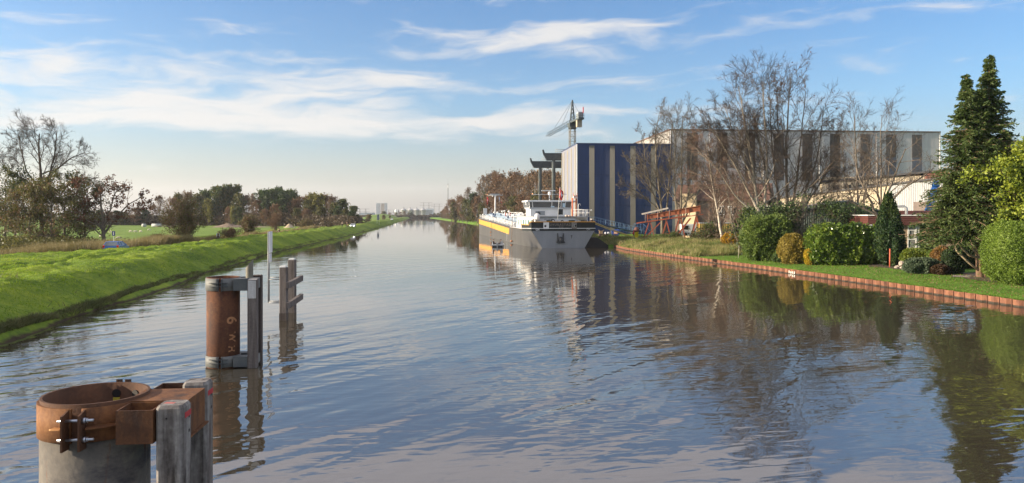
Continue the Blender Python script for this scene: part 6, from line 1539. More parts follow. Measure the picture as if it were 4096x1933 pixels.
for sg, top in ((-1, 3.655), (1, 3.68)):
    PX = 1.17 if sg < 0 else 1.09
    m = MB(); chamfer_post(m, PX+0.01, sg*PY, 0.33, -2.0, top, 0.04, 0.04); po = m.build('post', WOODG, D1)
    m = MB(); m.box(PX+0.177, PX+0.180, sg*PY-0.10, sg*PY+0.12, 3.48, 3.55); m.build('red_mark', REDP, po)
    m = MB(); m.tube([(PX-0.02, sg*PY-0.168, 3.50), (PX-0.02, sg*PY-0.164, 3.50)], 0.012, 8)
    for zz in (3.47, 3.29): m.tube([(PX+0.174, sg*PY+0.06, zz), (PX+0.178, sg*PY+0.06, zz)], 0.022, 8)
    m.build('bolt_hole', mat('dark opening', None), po)
PX = 1.17
m = MB(); m.prism([(PX-0.11, -PY-0.03), (PX+0.02, -PY-0.05), (PX+0.04, -PY+0.0), (PX-0.08, -PY+0.03)], 'z', 3.6555, 3.6565); m.build('red_mark', mat('faded red paint', (0.42,0.10,0.08)), D1)
# --- second dolphin
r = 0.625
D2 = thing('mooring_dolphin', 'second rusty tube dolphin with grey collars and the chalked letters 6 WH', 'dolphin', (-11.45, 29.75, 0), R(8), 'steel tube mooring dolphins')
m = MB(); arc_wall(m, r-0.03, r, 0, 2*math.pi, -1.5, 3.52, 56); m.build('pile_tube', RUSTP, D2)
for z0, z1 in ((3.02, 3.50), (0.04, 0.46)):
    m = MB(); arc_wall(m, r+0.004, r+0.035, R(-84), R(264), z0, z1, 56); m.build('collar', GREYST, D2)
    flanges(R(-87), z0-0.02, z1+0.01, D2, GREYSD, 0.12, 0.16, bolts=False)
    for zz in (z0+0.16, z0+0.30):
        m = MB(); arc_wall(m, r+0.036, r+0.13, R(-125), R(-64), zz, zz+0.025, 10); m.build('rib', GREYSD, D2)
    for nm, y0, y1 in (('front_box', -0.62, -0.22), ('rear_box', 0.22, 0.62)):
        m = MB(); m.box(0.50, 1.035, y0, y1, z0, z1-0.01); m.build(nm, GREYSD, D2, bevel=0.01)
    m = MB(); m.box(1.04, 1.36, -0.26, 0.26, z0+0.05, z1-0.03); m.build('beam', GREYST, D2)
for sg in (-1, 1):
    m = MB(); chamfer_post(m, 1.22, sg*0.46, 0.36, -1.5, 3.45 if sg < 0 else 3.55, 0.03, 0.03); po = m.build('post', WOODM if sg < 0 else WOODD, D2)
    if sg < 0:
        m = MB(); m.box(1.22-0.155, 1.22+0.15, -0.646, -0.641, 2.72, 3.42); m.build('white_patch', WOODL, po)
        m = MB(); m.box(1.22-0.155, 1.22+0.155, -0.645, -0.30, 3.452, 3.458); m.build('white_cap', WOODL, po)
# slant cut pipe standing behind
m = MB(); V = []; n_ = 20
for k in range(n_):
    a = 2*math.pi*k/n_; x, y = 0.145*math.cos(a), 0.145*math.sin(a); V.append((x, y, 0)); 
for k in range(n_):
    a = 2*math.pi*k/n_; x, y = 0.145*math.cos(a), 0.145*math.sin(a); V.append((x, y, 0.60+x*1.25))
m.add(V, [(k, (k+1) % n_, n_+(k+1) % n_, n_+k) for k in range(n_)]+[tuple(range(n_, 2*n_))]); o = m.build('slant_pipe', mat('olive grey pipe', (0.13,0.12,0.09), (0.20,0.19,0.15), 4, rough=0.7), D2, loc=(0.98, 0.10, 3.42))
m = MB()
def cyl_fn(a0, z0, sc):
    def f(x, y):            # letters turned sideways: reading direction runs down the tube
        a = a0 + (y*sc)/(r+0.006); zz = z0 - x*sc
        return ((r+0.006)*math.cos(a), (r+0.006)*math.sin(a), zz)
    return f
a0 = R(-50)
put_text(m, '6', cyl_fn(a0-0.25, 1.86, 1.0), 0.62, 0.012)
m.build('chalk_letter', mat('orange chalk', (0.42,0.20,0.09), (0.34,0.15,0.06), 8), D2); m = MB(); put_text(m, 'W', cyl_fn(a0-0.10, 1.20, 1.0), 0.36, 0.012); m.build('chalk_letter', mat('orange chalk', None), D2); m = MB(); put_text(m, 'H', cyl_fn(a0-0.15, 0.74, 1.0), 0.36, 0.012)
m.build('chalk_letter', mat('orange chalk', None), D2)

# --- twin timber mooring post with planks, carrying a sign frame
MP = thing('mooring_posts', 'pair of grey timber mooring posts with white caps and two cross planks', 'mooring post', (-12.95, 42.5, 0), 0)
m = MB(); chamfer_post(m, 0.02, 0, 0.40, -1.5, 3.0, 0.03, 0.02); p1 = m.build('post', WOODM, MP)
m = MB(); m.box(-0.16, 0.16, -0.17, 0.17, 3.003, 3.09); m.build('cap', WHITE, p1, bevel=0.01)
m = MB(); chamfer_post(m, -0.78+0.28, 3.4, 0.42, -1.5, 3.22, 0.03, 0.02); p2 = m.build('post', WOODM, MP)
m = MB(); m.box(-0.66, -0.34, 3.22, 3.56, 3.223, 3.31); m.build('cap', WHITE, p2, bevel=0.01)
for zz in (2.0, 0.86):
    m = MB(); m.bar((0.33, -0.3, zz), (-0.12, 4.1, zz+0.05), 0.20, 0.34); m.build('plank', WOODM, MP)
m = MB(); m.box(-0.185, 0.225, -0.205, 0.205, -0.1, 0.42); m.build('wet_foot', WOODD, MP)
SG = thing('sign', 'tall white board on a grey tube frame fixed to the timber mooring posts', 'sign', (-13.75, 42.6, 0), 0)
TUBE = mat('grey tube steel', (0.17,0.18,0.19), (0.26,0.27,0.28), 3, rough=0.45)
m = MB(); m.tube([(-0.10, 0, 0.98), (-0.10, 0, 5.0)], 0.034, 8); m.tube([(-0.10, 0, 2.3), (0.60, 0, 2.3)], 0.030, 8); m.tube([(-0.10, 0, 0.98), (0.60, 0, 0.98)], 0.034, 8); m.build('tube_frame', TUBE, SG)
m = MB(); m.tube([(-0.30, 0.8, 0.98), (-0.30, 0.8, 5.0)], 0.034, 8); m.tube([(-0.30, 0.8, 2.35), (0.60, 0.8, 2.35)], 0.030, 8); m.tube([(-0.30, 0.8, 0.98), (0.60, 0.8, 0.98)], 0.034, 8); m.build('tube_frame', TUBE, SG)
def board(y0, y1, z0, z1, x0, x1, name):
    m = MB(); m.prism([(x0, y0), (x0+0.03, y0), (x1+0.03, y1), (x1, y1)], 'z', z0, z1); return m.build(name, mat('white sign sheet', (0.62,0.64,0.68), (0.72,0.73,0.76), 2, rough=0.4), SG)
board(-0.05, 0.95, 3.80, 5.02, -0.05, -0.19, 'sign_board'); board(-0.02, 0.70, 3.28, 3.76, -0.05, -0.15, 'lower_board')
# far sign on two posts
fs = thing('sign', 'grey blue board on two white posts at the water edge of the far left bank', 'sign', at(1512, 370, 0), 0)
m = MB(); m.tube([(-0.45,0,-0.5),(-0.45,0,6.1)],0.07,6); m.tube([(0.55,0,-0.5),(0.55,0,6.1)],0.07,6); m.build('post', WHITE, fs)
m = MB(); m.box(-0.36,0.46,-0.05,0.05,3.2,5.9); m.build('sign_board', mat('grey blue board', (0.16,0.18,0.23)), fs)
m = MB(); m.prism([(0,0),(6,0),(9,0.02),(3,0.25)], 'y', 0, 0.5)

# ------------------------------------------------------------------ people
SKIN = mat('skin', (0.48,0.29,0.21), rough=0.6)
def skinned(name, nodes, edges, material, parent, sub=1):
    """nodes: list of (pos, radius); grows one continuous surface round the skeleton"""
    me = bpy.data.meshes.new(name); me.from_pydata([p for p, _ in nodes], edges, [])
    o = bpy.data.objects.new(name, me); C.objects.link(o)
    md = o.modifiers.new('skin', 'SKIN')
    for i, (p, rr_) in enumerate(nodes):
        sv_ = me.skin_vertices[0].data[i]; rx, ry = (rr_ if isinstance(rr_, tuple) else (rr_, rr_)); sv_.radius = (rx, ry); sv_.use_root = (i == 0)
    md.use_smooth_shade = True
    ms_ = o.modifiers.new('sub', 'SUBSURF'); ms_.levels = sub; ms_.render_levels = sub
    dg = bpy.context.evaluated_depsgraph_get(); dg.update()
    nm = bpy.data.meshes.new_from_object(o.evaluated_get(dg)); nm.materials.clear(); nm.materials.append(material)
    nm.name = name; bpy.data.objects.remove(o); bpy.data.meshes.remove(me)
    for p_ in nm.polygons: p_.use_smooth = True
    q = bpy.data.objects.new(name, nm); C.objects.link(q); q.parent = parent
    return q
def person(label, loc, rz, pose='stand', jacket=(0.02,0.02,0.025), trousers=(0.02,0.02,0.03), hair=(0.05,0.03,0.02), sleeve=None, H=1.76, group=None, hands='down', hat=None, vest=None):
    root = thing('person', label, 'person', loc, rz, group); k = H/1.76
    if pose == 'stand': 
        J = dict(pel=(0,0,.95), ch=(0,.0,1.32), nk=(0,0,1.50), hd=(0,-.02,1.65), lh=(-.10,0,.92), lk=(-.11,-.02,.50), la=(-.12,.02,.08), rh=(.10,0,.92), rk=(.12,-.06,.50), ra=(.13,.0,.08))
    elif pose == 'walk':
        J = dict(pel=(0,0,.93), ch=(0,-.03,1.31), nk=(0,-.05,1.48), hd=(0,-.08,1.64), lh=(-.10,0,.90), lk=(-.11,-.20,.50), la=(-.12,-.16,.10), rh=(.10,0,.90), rk=(.11,.08,.48), ra=(.12,.34,.12))
    else:   # seated, facing -y
        J = dict(pel=(0,0,.10), ch=(0,.06,.46), nk=(0,.04,.66), hd=(0,.0,.82), lh=(-.10,-.02,.10), lk=(-.12,-.42,.18), la=(-.12,-.50,-.22), rh=(.10,-.02,.10), rk=(.12,-.44,.16), ra=(.13,-.55,-.22))
    sh = .19; ch = Vector(J['ch']); nk = Vector(J['nk'])
    ls = Vector((-sh, ch.y, nk.z-.06)); rs = Vector((sh, ch.y, nk.z-.06))
    if hands == 'down': le, re_ = ls+Vector((-.06,.02,-.28)), rs+Vector((.06,.02,-.28)); lw, rw_ = le+Vector((.0,-.08,-.25)), re_+Vector((.0,-.08,-.25))
    elif hands == 'lap': le, re_ = ls+Vector((-.07,-.04,-.26)), rs+Vector((.07,-.04,-.26)); lw, rw_ = le+Vector((.06,-.22,-.04)), re_+Vector((-.06,-.22,-.04))
    else: le, re_ = ls+Vector((-.10,-.08,-.24)), rs+Vector((.10,-.08,-.24)); lw, rw_ = le+Vector((.12,-.16,.18)), re_+Vector((-.12,-.16,.18))
    S = lambda p: tuple(Vector(p)*k)
    # body: one continuous surface with palms, five fingers each
    N = [(S(J['pel']), (.13*k,.10*k)), (S((ch+Vector(J['pel']))/2), (.12*k,.09*k)), (S(ch), (.15*k,.10*k)), (S(nk), .055*k), (S(Vector(J['hd'])-Vector((0,0,.07))), (.065*k,.075*k)), (S(J['hd']), (.078*k,.095*k)), (S(Vector(J['hd'])+Vector((0,0.01,.09))), (.06*k,.07*k))]
    E = [(0,1),(1,2),(2,3),(3,4),(4,5),(5,6)]
    def add(p, r_, par): N.append((S(p), r_*k)); E.append((par, len(N)-1)); return len(N)-1
    for sx, s_, e_, w_ in ((-1, ls, le, lw), (1, rs, re_, rw_)):
        a = add(s_, .055, 2); b_ = add(e_, .04, a); c = add(w_, .026, b_)
        d = (w_-e_).normalized(); side = Vector((0,-1,0)).cross(d); side = side.normalized() if side.length > .1 else Vector((1,0,0))
        pm = add(w_+d*.06, .03, c)
        for q in range(4):
            o_ = side*(q-1.5)*.020; f1 = add(w_+d*(.10)+o_, .010, pm); f2 = add(w_+d*(.14-.006*abs(q-1.5))+o_+Vector((0,-.012,0)), .008, f1); add(w_+d*(.165-.010*abs(q-1.2))+o_+Vector((0,-.03,0)), .007, f2)
        th = add(w_+d*.05-side*.04*sx, .011, pm); add(w_+d*.085-side*.055*sx, .009, th)
    for h_, kn, an in (('lh','lk','la'), ('rh','rk','ra')):
        a = add(J[h_], .085, 0); b_ = add(J[kn], .058, a); c = add(J[an], .036, b_); add(Vector(J[an])+Vector((0,-.13,-.05)), .035, c)
    body = skinned('body', N, E, SKIN, root)
    # clothes follow the body a little outside it
    jm = mat('cloth %.3f %.3f %.3f' % jacket, jacket, rough=0.85)
    N = [(S((ch+Vector(J['pel'])*2)/3), (.155*k,.125*k)), (S(ch), (.19*k,.135*k)), (S(nk-Vector((0,0,.03))), (.085*k,.08*k))]; E = [(0,1),(1,2)]
    skinned('jacket', N, E, jm, root)
    sm_ = mat('cloth %.3f %.3f %.3f' % (sleeve or jacket), sleeve or jacket, rough=0.85)
    for s_, e_, w_ in ((ls, le, lw), (rs, re_, rw_)):
        skinned('sleeve', [(S(s_+Vector((0,0,.01))), .078*k), (S(e_), .058*k), (S(w_), .042*k)], [(0,1),(1,2)], sm_, root)
    tm = mat('cloth %.3f %.3f %.3f' % trousers, trousers, rough=0.85)
    N = [(S(J['pel']), (.15*k,.125*k))]; E = []
    for h_, kn, an in (('lh','lk','la'), ('rh','rk','ra')):
        a = len(N); N += [(S(J[h_]), .10*k), (S(J[kn]), .072*k), (S(J[an]), .055*k)]; E += [(0,a),(a,a+1),(a+1,a+2)]
    skinned('trousers', N, E, tm, root)
    for an in ('la', 'ra'):
        p = Vector(J[an]); skinned('shoe', [(S(p+Vector((0,.03,-.03))), .05*k), (S(p+Vector((0,-.15,-.045))), (.045*k,.035*k))], [(0,1)], BLACK, root)
    hm_ = mat('hair %.3f %.3f %.3f' % hair, hair, rough=0.8)
    m = MB(); c = Vector(J['hd'])*k; m.ball((c.x, c.y+.022*k, c.z+.045*k), .105*k, 12, 8, (.88,1.02,.90)); m.build('hair', hm_, root)
    m = MB(); fc = c+Vector((0,-.098*k,0)); m.ball(fc+Vector((0,0,-.01*k)), .018*k, 6, 5, (.8,1,1.2)); m.build('nose', SKIN, root)
    m = MB()
    for sx in (-1, 1): m.ball(fc+Vector((sx*.032*k, .012*k, .018*k)), .011*k, 6, 5)
    m.build('eyes', mat('dark eyes', (0.02,0.015,0.01)), root)
    m = MB(); m.box(fc.x-.022*k, fc.x+.022*k, fc.y-.002, fc.y+.01, fc.z-.05*k, fc.z-.042*k); m.build('mouth', mat('lips', (0.35,0.13,0.11)), root)
    for sx in (-1, 1):
        m = MB(); m.ball((c.x+sx*.085*k, c.y, c.z), .022*k, 6, 5, (.5,.8,1.2)); m.build('ear', SKIN, root)
    return root
g = lambda px, z: ground_at(px, z)+Vector((0,0,0.04))
person('walker in a blue and white jacket over black on the dike road', g(873, 131), R(0), 'walk', jacket=(0.02,0.022,0.03), sleeve=(0.45,0.52,0.72), trousers=(0.03,0.03,0.04), hair=(0.10,0.04,0.03))
person('walker in black with long fair hair seen from behind on the dike road', g(1115, 176)+Vector((0,0,-0.35)), R(180), 'walk', jacket=(0.012,0.012,0.014), trousers=(0.015,0.015,0.018), hair=(0.30,0.19,0.10))
person('standing figure with a light jacket and dark trousers on the far dike', Vector((at(1369, 236).x, 236, 1.95)), R(20), 'stand', jacket=(0.5,0.4,0.32), trousers=(0.03,0.035,0.05), hair=(0.4,0.3,0.2), hands='up')
person('standing figure in dark clothes behind the child on the far dike', Vector((at(1388, 239).x, 239, 1.95)), R(-20), 'stand', jacket=(0.02,0.02,0.025), trousers=(0.02,0.022,0.03), H=1.7)
person('small child in a yellow jacket on the far dike', Vector((at(1391.5, 236).x, 236, 1.92)), R(-10), 'stand', jacket=(0.6,0.45,0.06), trousers=(0.02,0.022,0.03), H=1.15, hair=(0.3,0.2,0.1))
def ship_pt(x, s, z): return Matrix.Translation((3.5,133,0)) @ (Matrix.Rotation(R(8), 4, 'Z') @ Vector((x, s, z)))
person('crew member in a red suit on the tanker deck, the left one', ship_pt(3.6, 62, 4.92), R(10), 'stand', jacket=(0.40,0.02,0.025), trousers=(0.33,0.02,0.025), H=1.75, group='crew in red suits')
person('crew member in a dark red suit on the tanker deck, the right one', ship_pt(4.35, 60, 4.95), R(170), 'stand', jacket=(0.30,0.015,0.02), trousers=(0.26,0.015,0.02), H=1.82, group='crew in red suits')

# ------------------------------------------------------------------ motor boat with two people
MBT = thing('motor_boat', 'small white open motor boat with an outboard engine seen from astern beside the tanker', 'boat', (BOATX, BOATY, 0), R(-4))
m = MB(); m.smooth = True
secs_ = [(0, .98, .86), (1.2, 1.02, .90), (2.6, .98, .84), (3.7, .66, .5), (4.5, .12, .06)]
V = []
for y, a, b_ in secs_: V += [(-b_,y,-.12),(-a,y,.10),(-a,y,.42+.05*y/4),(a,y,.42+.05*y/4),(a,y,.10),(b_,y,-.12)]
m.add(V, [(6*i+k, 6*i+k+1, 6*i+7+k, 6*i+6+k) for i in range(4) for k in (0, 1, 3, 4)]+[(6*i+5, 6*i, 6*i+6, 6*i+11) for i in range(4)])
m.smooth = False; m.add([V[k] for k in range(6)], [(0,1,2,3,4,5)]); m.build('hull', mat('dark hull', (0.03,0.03,0.035), rough=0.3), MBT)
m = MB(); V2 = []
for y, a, b_ in secs_: z = .42+.05*y/4; V2 += [(-a-.05,y-.03,z-.10),(-a-.05,y-.03,z+.04),(-a+.16,y-.03,z+.04),(-a+.16,y-.03,z-.10)]
m.add(V2, [(4*i+k, 4*i+(k+1) % 4, 4*i+4+(k+1) % 4, 4*i+4+k) for i in range(4) for k in range(4)]+[(0,1,2,3)])
V2 = [(-x, y, z) for x, y, z in V2]; m.add(V2, [(4*i+k, 4*i+(k+1) % 4, 4*i+4+(k+1) % 4, 4*i+4+k) for i in range(4) for k in range(4)]+[(0,1,2,3)])
m.box(-1.03,1.03,-.04,.10,.30,.47); m.box(-.86,.86,.10,4.0,.12,.16); m.build('gunwale', WHT, MBT)
m = MB(); m.box(-.9,-.45,.35,.95,.161,.42); m.box(-.98,-.84,.35,.95,.43,.95); m.build('seat', WHT, MBT, bevel=0.03)
m = MB(); m.box(.42,.9,.35,.95,.161,.42); m.build('seat', WHT, MBT, bevel=0.03)
m = MB(); m.prism([(.52,.43),(1.0,.43),(1.02,.9),(.92,1.12),(.72,1.15),(.62,.95)], 'y', .15, .32); m.build('seat_back', mat('grey seat back', (0.35,0.35,0.36)), MBT, bevel=0.03)
m = MB(); m.box(-.17,.17,-.42,-.06,.42,.80); m.box(-.08,.08,-.30,-.14,-.5,.42); m.tube([(0,-.2,.7),(0,.35,.78)], .03, 6); m.build('outboard_engine', mat('grey engine', (0.30,0.31,0.32), (0.42,0.43,0.44), 4, rough=0.4), MBT, bevel=0.04)
person('boater in black sitting on the left side of the small motor boat', (BOATX-0.70, BOATY+0.65, 0.46), R(75), 'sit', hair=(0.20,0.13,0.09), hands='lap', H=1.82)
person('boater in black leaning back on the right side of the small motor boat', (BOATX+0.62, BOATY+0.62, 0.46), R(-65), 'sit', hair=(0.09,0.05,0.035), hands='lap', H=1.78)

# ------------------------------------------------------------------ cars
def car(label, loc, rz, col, kind='hatch', lights=False, group=None):
    root = thing('parked_car' if not lights else 'car', label, 'car', loc, rz, group)
    pm = mat('car paint %.3f %.3f %.3f' % col, col, rough=0.25, spec=0.7)
    L, W2 = 4.0, 0.84           # nose at +y, tail at y=0
    lower = [(0.02,.32),(0.0,.62),(0.03,.92),(.30,1.0),(2.75,.98),(3.55,.84),(3.92,.68),(4.0,.42),(3.9,.25),(.15,.25)]
    m = MB(); m.prism(lower, 'x', -W2, W2); m.build('body', pm, root, bevel=0.05)
    # greenhouse
    z0, z1 = 0.985, 1.45
    bt = [(-.78,.10),(.78,.10),(.76,3.0),(-.76,3.0)]; tp = [(-.62,.42),(.62,.42),(.60,2.05),(-.60,2.05)]
    V = [(x,y,z0) for x,y in bt]+[(x,y,z1-.05) for x,y in tp]+[(x*.93,y+(.08 if y < 1 else -.1),z1) for x,y in tp]
    m = MB(); m.add(V, [(0,1,5,4),(1,2,6,5),(2,3,7,6),(3,0,4,7)]); m.build('glazing', mat('car glass', (0.10,0.12,0.14), (0.16,0.19,0.21), 1, rough=0.06, spec=0.9), root)
    m = MB(); m.add(V[4:], [(0,1,5,4),(1,2,6,5),(2,3,7,6),(3,0,4,7),(4,5,6,7)])
    for a, b_ in ((0,4),(1,5),(2,6),(3,7)): m.bar(V[a], V[b_], 0.07)
    for sx in (-1, 1):
        m.bar((sx*.775,1.45,z0),(sx*.62,1.3,z1-.04),0.07); m.bar((sx*.775,.7,z0),(sx*.625,.75,z1-.04),0.06)
    m.build('roof', pm, root)
    for sx in (-1, 1):
        for y in (.72, 3.2):
            m = MB(); m.tube([(sx*.68,y,.30),(sx*.855,y,.30)], .30, 20); wh = m.build('wheel', BLACK, root)
            m = MB(); m.tube([(sx*.858,y,.30),(sx*.868,y,.30)], .18, 14); m.build('rim', GALV, wh)
        m = MB(); m.box(sx*.86-.06, sx*.86+.06, 2.45, 2.60, .98, 1.10); m.build('mirror', pm if not lights else BLACK, root, bevel=0.02)
        m = MB(); m.prism([(.02,.62),(.0,.98),(.10,1.04),(.22,.66)], 'x', sx*.66, sx*.852); m.build('tail_light', mat('red lamp', (0.50,0.02,0.02), rough=0.2), root)
        if lights:
            hl = bpy.data.materials.get('lit headlamp')
            if hl is None:
                hl = bpy.data.materials.new('lit headlamp'); hl.use_nodes = True; b_ = hl.node_tree.nodes['Principled BSDF']
                b_.inputs['Emission Color'].default_value = (1,.97,.9,1); b_.inputs['Emission Strength'].default_value = 6
        else: hl = GALV
        m = MB(); m.box(sx*.58-.15, sx*.58+.15, 3.90, 4.02, .60, .78); m.build('headlight', hl, root, bevel=0.02)
    m = MB(); m.box(-.26,.26,-.03,-.005,.62,.73); m.build('number_plate', mat('yellow plate', (0.75,0.45,0.02)), root)
    m = MB(); m.box(-.80,.80,-.06,.10,.30,.46); m.build('bumper', pm, root, bevel=0.03)
    return root
car('small blue hatchback parked on the dike road seen from behind', (-46.9, 87.6, 1.36), R(9), (0.03,0.10,0.33))
car('silver car with its headlights on driving along the far dike road', (at(1414, 268).x, 268, 1.30), R(185), (0.35,0.37,0.40), lights=True)
car('white car far away on the dike road near the end of the canal', (at(1568, 560).x, 560, 1.6), R(185), (0.7,0.7,0.7), lights=False)

# road sign near the blue car
rs = thing('road_sign', 'small dark blue rectangular road sign beside the withered leaf tree', 'road sign', ground_at(455, 97), 0)
m = MB(); m.tube([(0,0,0),(0,0,2.3)], 0.03, 6); m.build('post', GALV, rs)
m = MB(); m.box(-.20,.20,-.04,-.02,2.35-.0,2.95); m.build('panel', mat('blue sign', (0.015,0.03,0.13)), rs)
m = MB(); m.box(-.035,.035,-.046,-.041,2.45,2.85); m.build('symbol', WHITE, rs)

# ------------------------------------------------------------------ animals
def quadruped(name, label, cat, loc, rz, s, body, legs, head_down=True, wool=0.0, group=None):
    root = thing(name, label, cat, loc, rz, group); root.scale = (s, s, s)
    N = [((0,-.45,.98), (.20,.24)), ((0,-.15,.94), (.23,.29)), ((0,.25,.94), (.23,.28)), ((0,.58,1.0), (.19,.24))]
    E = [(0,1),(1,2),(2,3)]
    def add(p, r_, par): N.append((p, r_)); E.append((par, len(N)-1)); return len(N)-1
    if head_down: a = add((0,-.85,.85), (.10,.15), 0); b_ = add((0,-1.08,.48), (.075,.10), a); c = add((0,-1.18,.30), .085, b_); add((0,-1.28,.10), .055, c)
    else: a = add((0,-.78,1.28), (.10,.14), 0); b_ = add((0,-.95,1.52), .09, a); add((0,-1.25,1.38), .06, b_)
    for sx in (-1, 1):
        a = add((sx*.13,-.50,.72), .085, 0); b_ = add((sx*.13,-.48,.40), .045, a); c = add((sx*.13,-.50,.08), .034, b_); add((sx*.13,-.55,.03), .045, c)
        a = add((sx*.13,.52,.74), .11, 3); b_ = add((sx*.13,.68,.44), .05, a); c = add((sx*.13,.62,.08), .036, b_); add((sx*.13,.57,.03), .045, c)
    t0 = add((0,.80,.92), .05, 3); add((0,.86,.60), .035, t0)
    skinned('body', N, E, body, root)
    m = MB(); hx = (0,-1.10,.47) if head_down else (0,-.92,1.60)
    for sx in (-1, 1): m.ball((sx*.09, hx[1], hx[2]+.03), .04, 6, 5, (1.6,.6,.8))
    m.build('ears', body, root)
    return root
quadruped('horse', 'chestnut horse standing left of the darker one at the edge of the wood', 'horse', Vector((at(1250, 300).x, 300, 0.3)), R(70), 1.12, mat('chestnut coat', (0.17,0.09,0.055), (0.22,0.12,0.075), 2), None, False)
quadruped('horse', 'dark brown horse grazing right of the chestnut one', 'horse', Vector((at(1272, 302).x, 302, 0.3)), R(-80), 1.1, mat('dark bay coat', (0.035,0.02,0.015)), None, True)
WOOL = mat('sheep wool', (0.42,0.38,0.30), (0.60,0.55,0.45), 6, rough=0.95, bump=0.02)
def sheep(label, px, z, rz, lying=False):
    root = thing('sheep', label, 'sheep', Vector((at(px, z).x, z, 0.22 if not lying else 0.05)), rz, 'sheep grazing in the field')
    N = [((0,-.35,.62), (.20,.22)), ((0,0,.62), (.26,.28)), ((0,.38,.62), (.22,.24))]; E = [(0,1),(1,2)]
    def add(p, r_, par): N.append((p, r_)); E.append((par, len(N)-1)); return len(N)-1
    a = add((0,-.58,.55), .10, 0); b_ = add((0,-.70,.34), .085, a); add((0,-.80,.18), .055, b_)
    for sx in (-1, 1):
        for y in (-.36, .38): q = add((sx*.12,y,.34), .05, 0 if y < 0 else 2); add((sx*.12,y,.04), .035, q)
    skinned('body', N, E, WOOL, root); return root
for px, z, rz, lab in ((440,232,60,'sheep nearest the withered leaf tree, half hidden by its trunk'), (404,185,80,'sheep directly left of the withered leaf tree trunk'), (477,170,-70,'pale sheep right of the small blue road sign'), (521,238,75,'leftmost of the three sheep grazing in a row'),
        (543,236,-80,'middle one of the three sheep grazing in a row'), (561,237,70,'rightmost of the three sheep grazing in a row'), (595,262,90,'farthest sheep beyond the row of three'), (687,215,20,'sheep glimpsed through the stems of the big olive bush'), (782,150,30,'small sheep low beside the big olive bush'),
        (807,160,60,'white sheep between the big olive bush and the walker'), (897,157,70,'pale sheep half hidden by the dike right of the walker'), (938,160,-60,'pale sheep half hidden by the dike left of the round bush'), (345,215,-60,'sheep seen under the branches left of the withered leaf tree')):
    sheep(lab, px, z, R(rz))

# ------------------------------------------------------------------ red steel trestle
TR = thing('steel_trestle', 'red steel trestle carrying a long girder frame on the grass beside the blue hall', 'trestle', (25.6, 147.5, 1.0), R(-10))
REDS = mat('rusty red paint', (0.20,0.045,0.024), (0.36,0.095,0.048), 1.6, rough=0.6, lo=0.3, hi=0.7)
REDD = mat('dark red brown steel', (0.09,0.035,0.022), (0.16,0.06,0.035), 2, rough=0.7)
L_ = 11.2
def tz(x): return 3.45 + x*0.145
for k, x in enumerate((1.6, 4.2, 7.4, 9.9)):
    for y in (-1.1, 1.4):
        m = MB(); c = tz(x)-0.25
        if k in (0, 2): m.bar((x-1.4,y,0),(x-0.3,y,c),.20); m.bar((x+0.9,y,0),(x+0.0,y,c),.16); m.bar((x-1.3,y,0.1),(x+1.9,y,c),.17)
        else: m.bar((x-0.6,y,0),(x+0.5,y,c),.20); m.bar((x+1.4,y,0),(x+0.45,y,c),.20); m.bar((x-.2,y,1.2),(x+1.1,y,1.2),.12)
        m.build('leg_frame', REDS, TR)
    m = MB(); m.bar((x,-1.1,1.8),(x,1.4,0.4),.12); m.bar((x,-1.1,0.4),(x,1.4,1.8),.12); m.build('cross_brace', REDD, TR)
m = MB(); 
for y in (-1.25, 1.5):
    m.bar((-1.1,y,tz(-1.1)),(L_-2.3,y,tz(L_-2.3)),.14,.22); m.bar((-1.1,y+.18,tz(-1.1)-.12),(L_+0.4,y+.18,tz(L_+.4)-.12),.12,.12)
m.build('lower_beam', REDS, TR)
m = MB(); 
for x in np.arange(-.8, L_, 1.1): m.bar((x,-1.3,tz(x)-.05),(x,1.55,tz(x)-.05),.14)
m.build('cross_beam', REDD, TR)
m = MB(); zf = 0.22
for y in (-0.95, 1.2):
    for x0, x1 in ((0.9, 11.1),):
        p = [(x0,tz(x0)+zf+.30),(x1,tz(x1)+zf+.45),(x1,tz(x1)+zf+1.35),(x0,tz(x0)+zf+1.0)]
        m.prism(p, 'x', 0, 1) if False else m.add([(a,y,b_) for a, b_ in p]+[(a,y+.06,b_) for a, b_ in p], [(0,1,2,3),(7,6,5,4),(0,4,5,1),(1,5,6,2),(2,6,7,3),(3,7,4,0)])
        m.bar((x0,y,tz(x0)+zf+1.04),(x1,y,tz(x1)+zf+1.4),.30,.10); m.bar((x0,y,tz(x0)+zf+.27),(x1,y,tz(x1)+zf+.42),.30,.10)
for x in np.arange(1.0, 11.2, 2.0): m.bar((x,-1.0,tz(x)+zf-.1),(x,-1.0,tz(x)+zf+1.25),.14); m.bar((x,-1.0,tz(x)+zf+.4),(x,1.2,tz(x)+zf+.4),.14)
m.build('girder', mat('orange red steel', (0.20,0.055,0.025), (0.34,0.11,0.045), 1.2, rough=0.6), TR)
m = MB()
for x in (0.6, 3.0, 5.2, 8.3): m.tube([(x,-1.35,tz(x)-.1),(x,-1.3,tz(x)+1.7)], .05, 6)
m.build('upright', mat('galvanised upright', (0.32,0.24,0.18)), TR)
m = MB(); m.bar((-0.1,-.6,tz(0)+1.60),(5.0,-.6,tz(5)+2.05),.35,.30); tag(m.build('timber_beam', mat('pale timber', (0.38,0.34,0.30), (0.48,0.44,0.39), 2), None), 'pale squared timber beam lying on the left end of the red trestle', 'beam')
bpy.data.objects['timber_beam'].location = TR.location; bpy.data.objects['timber_beam'].rotation_euler = TR.rotation_euler
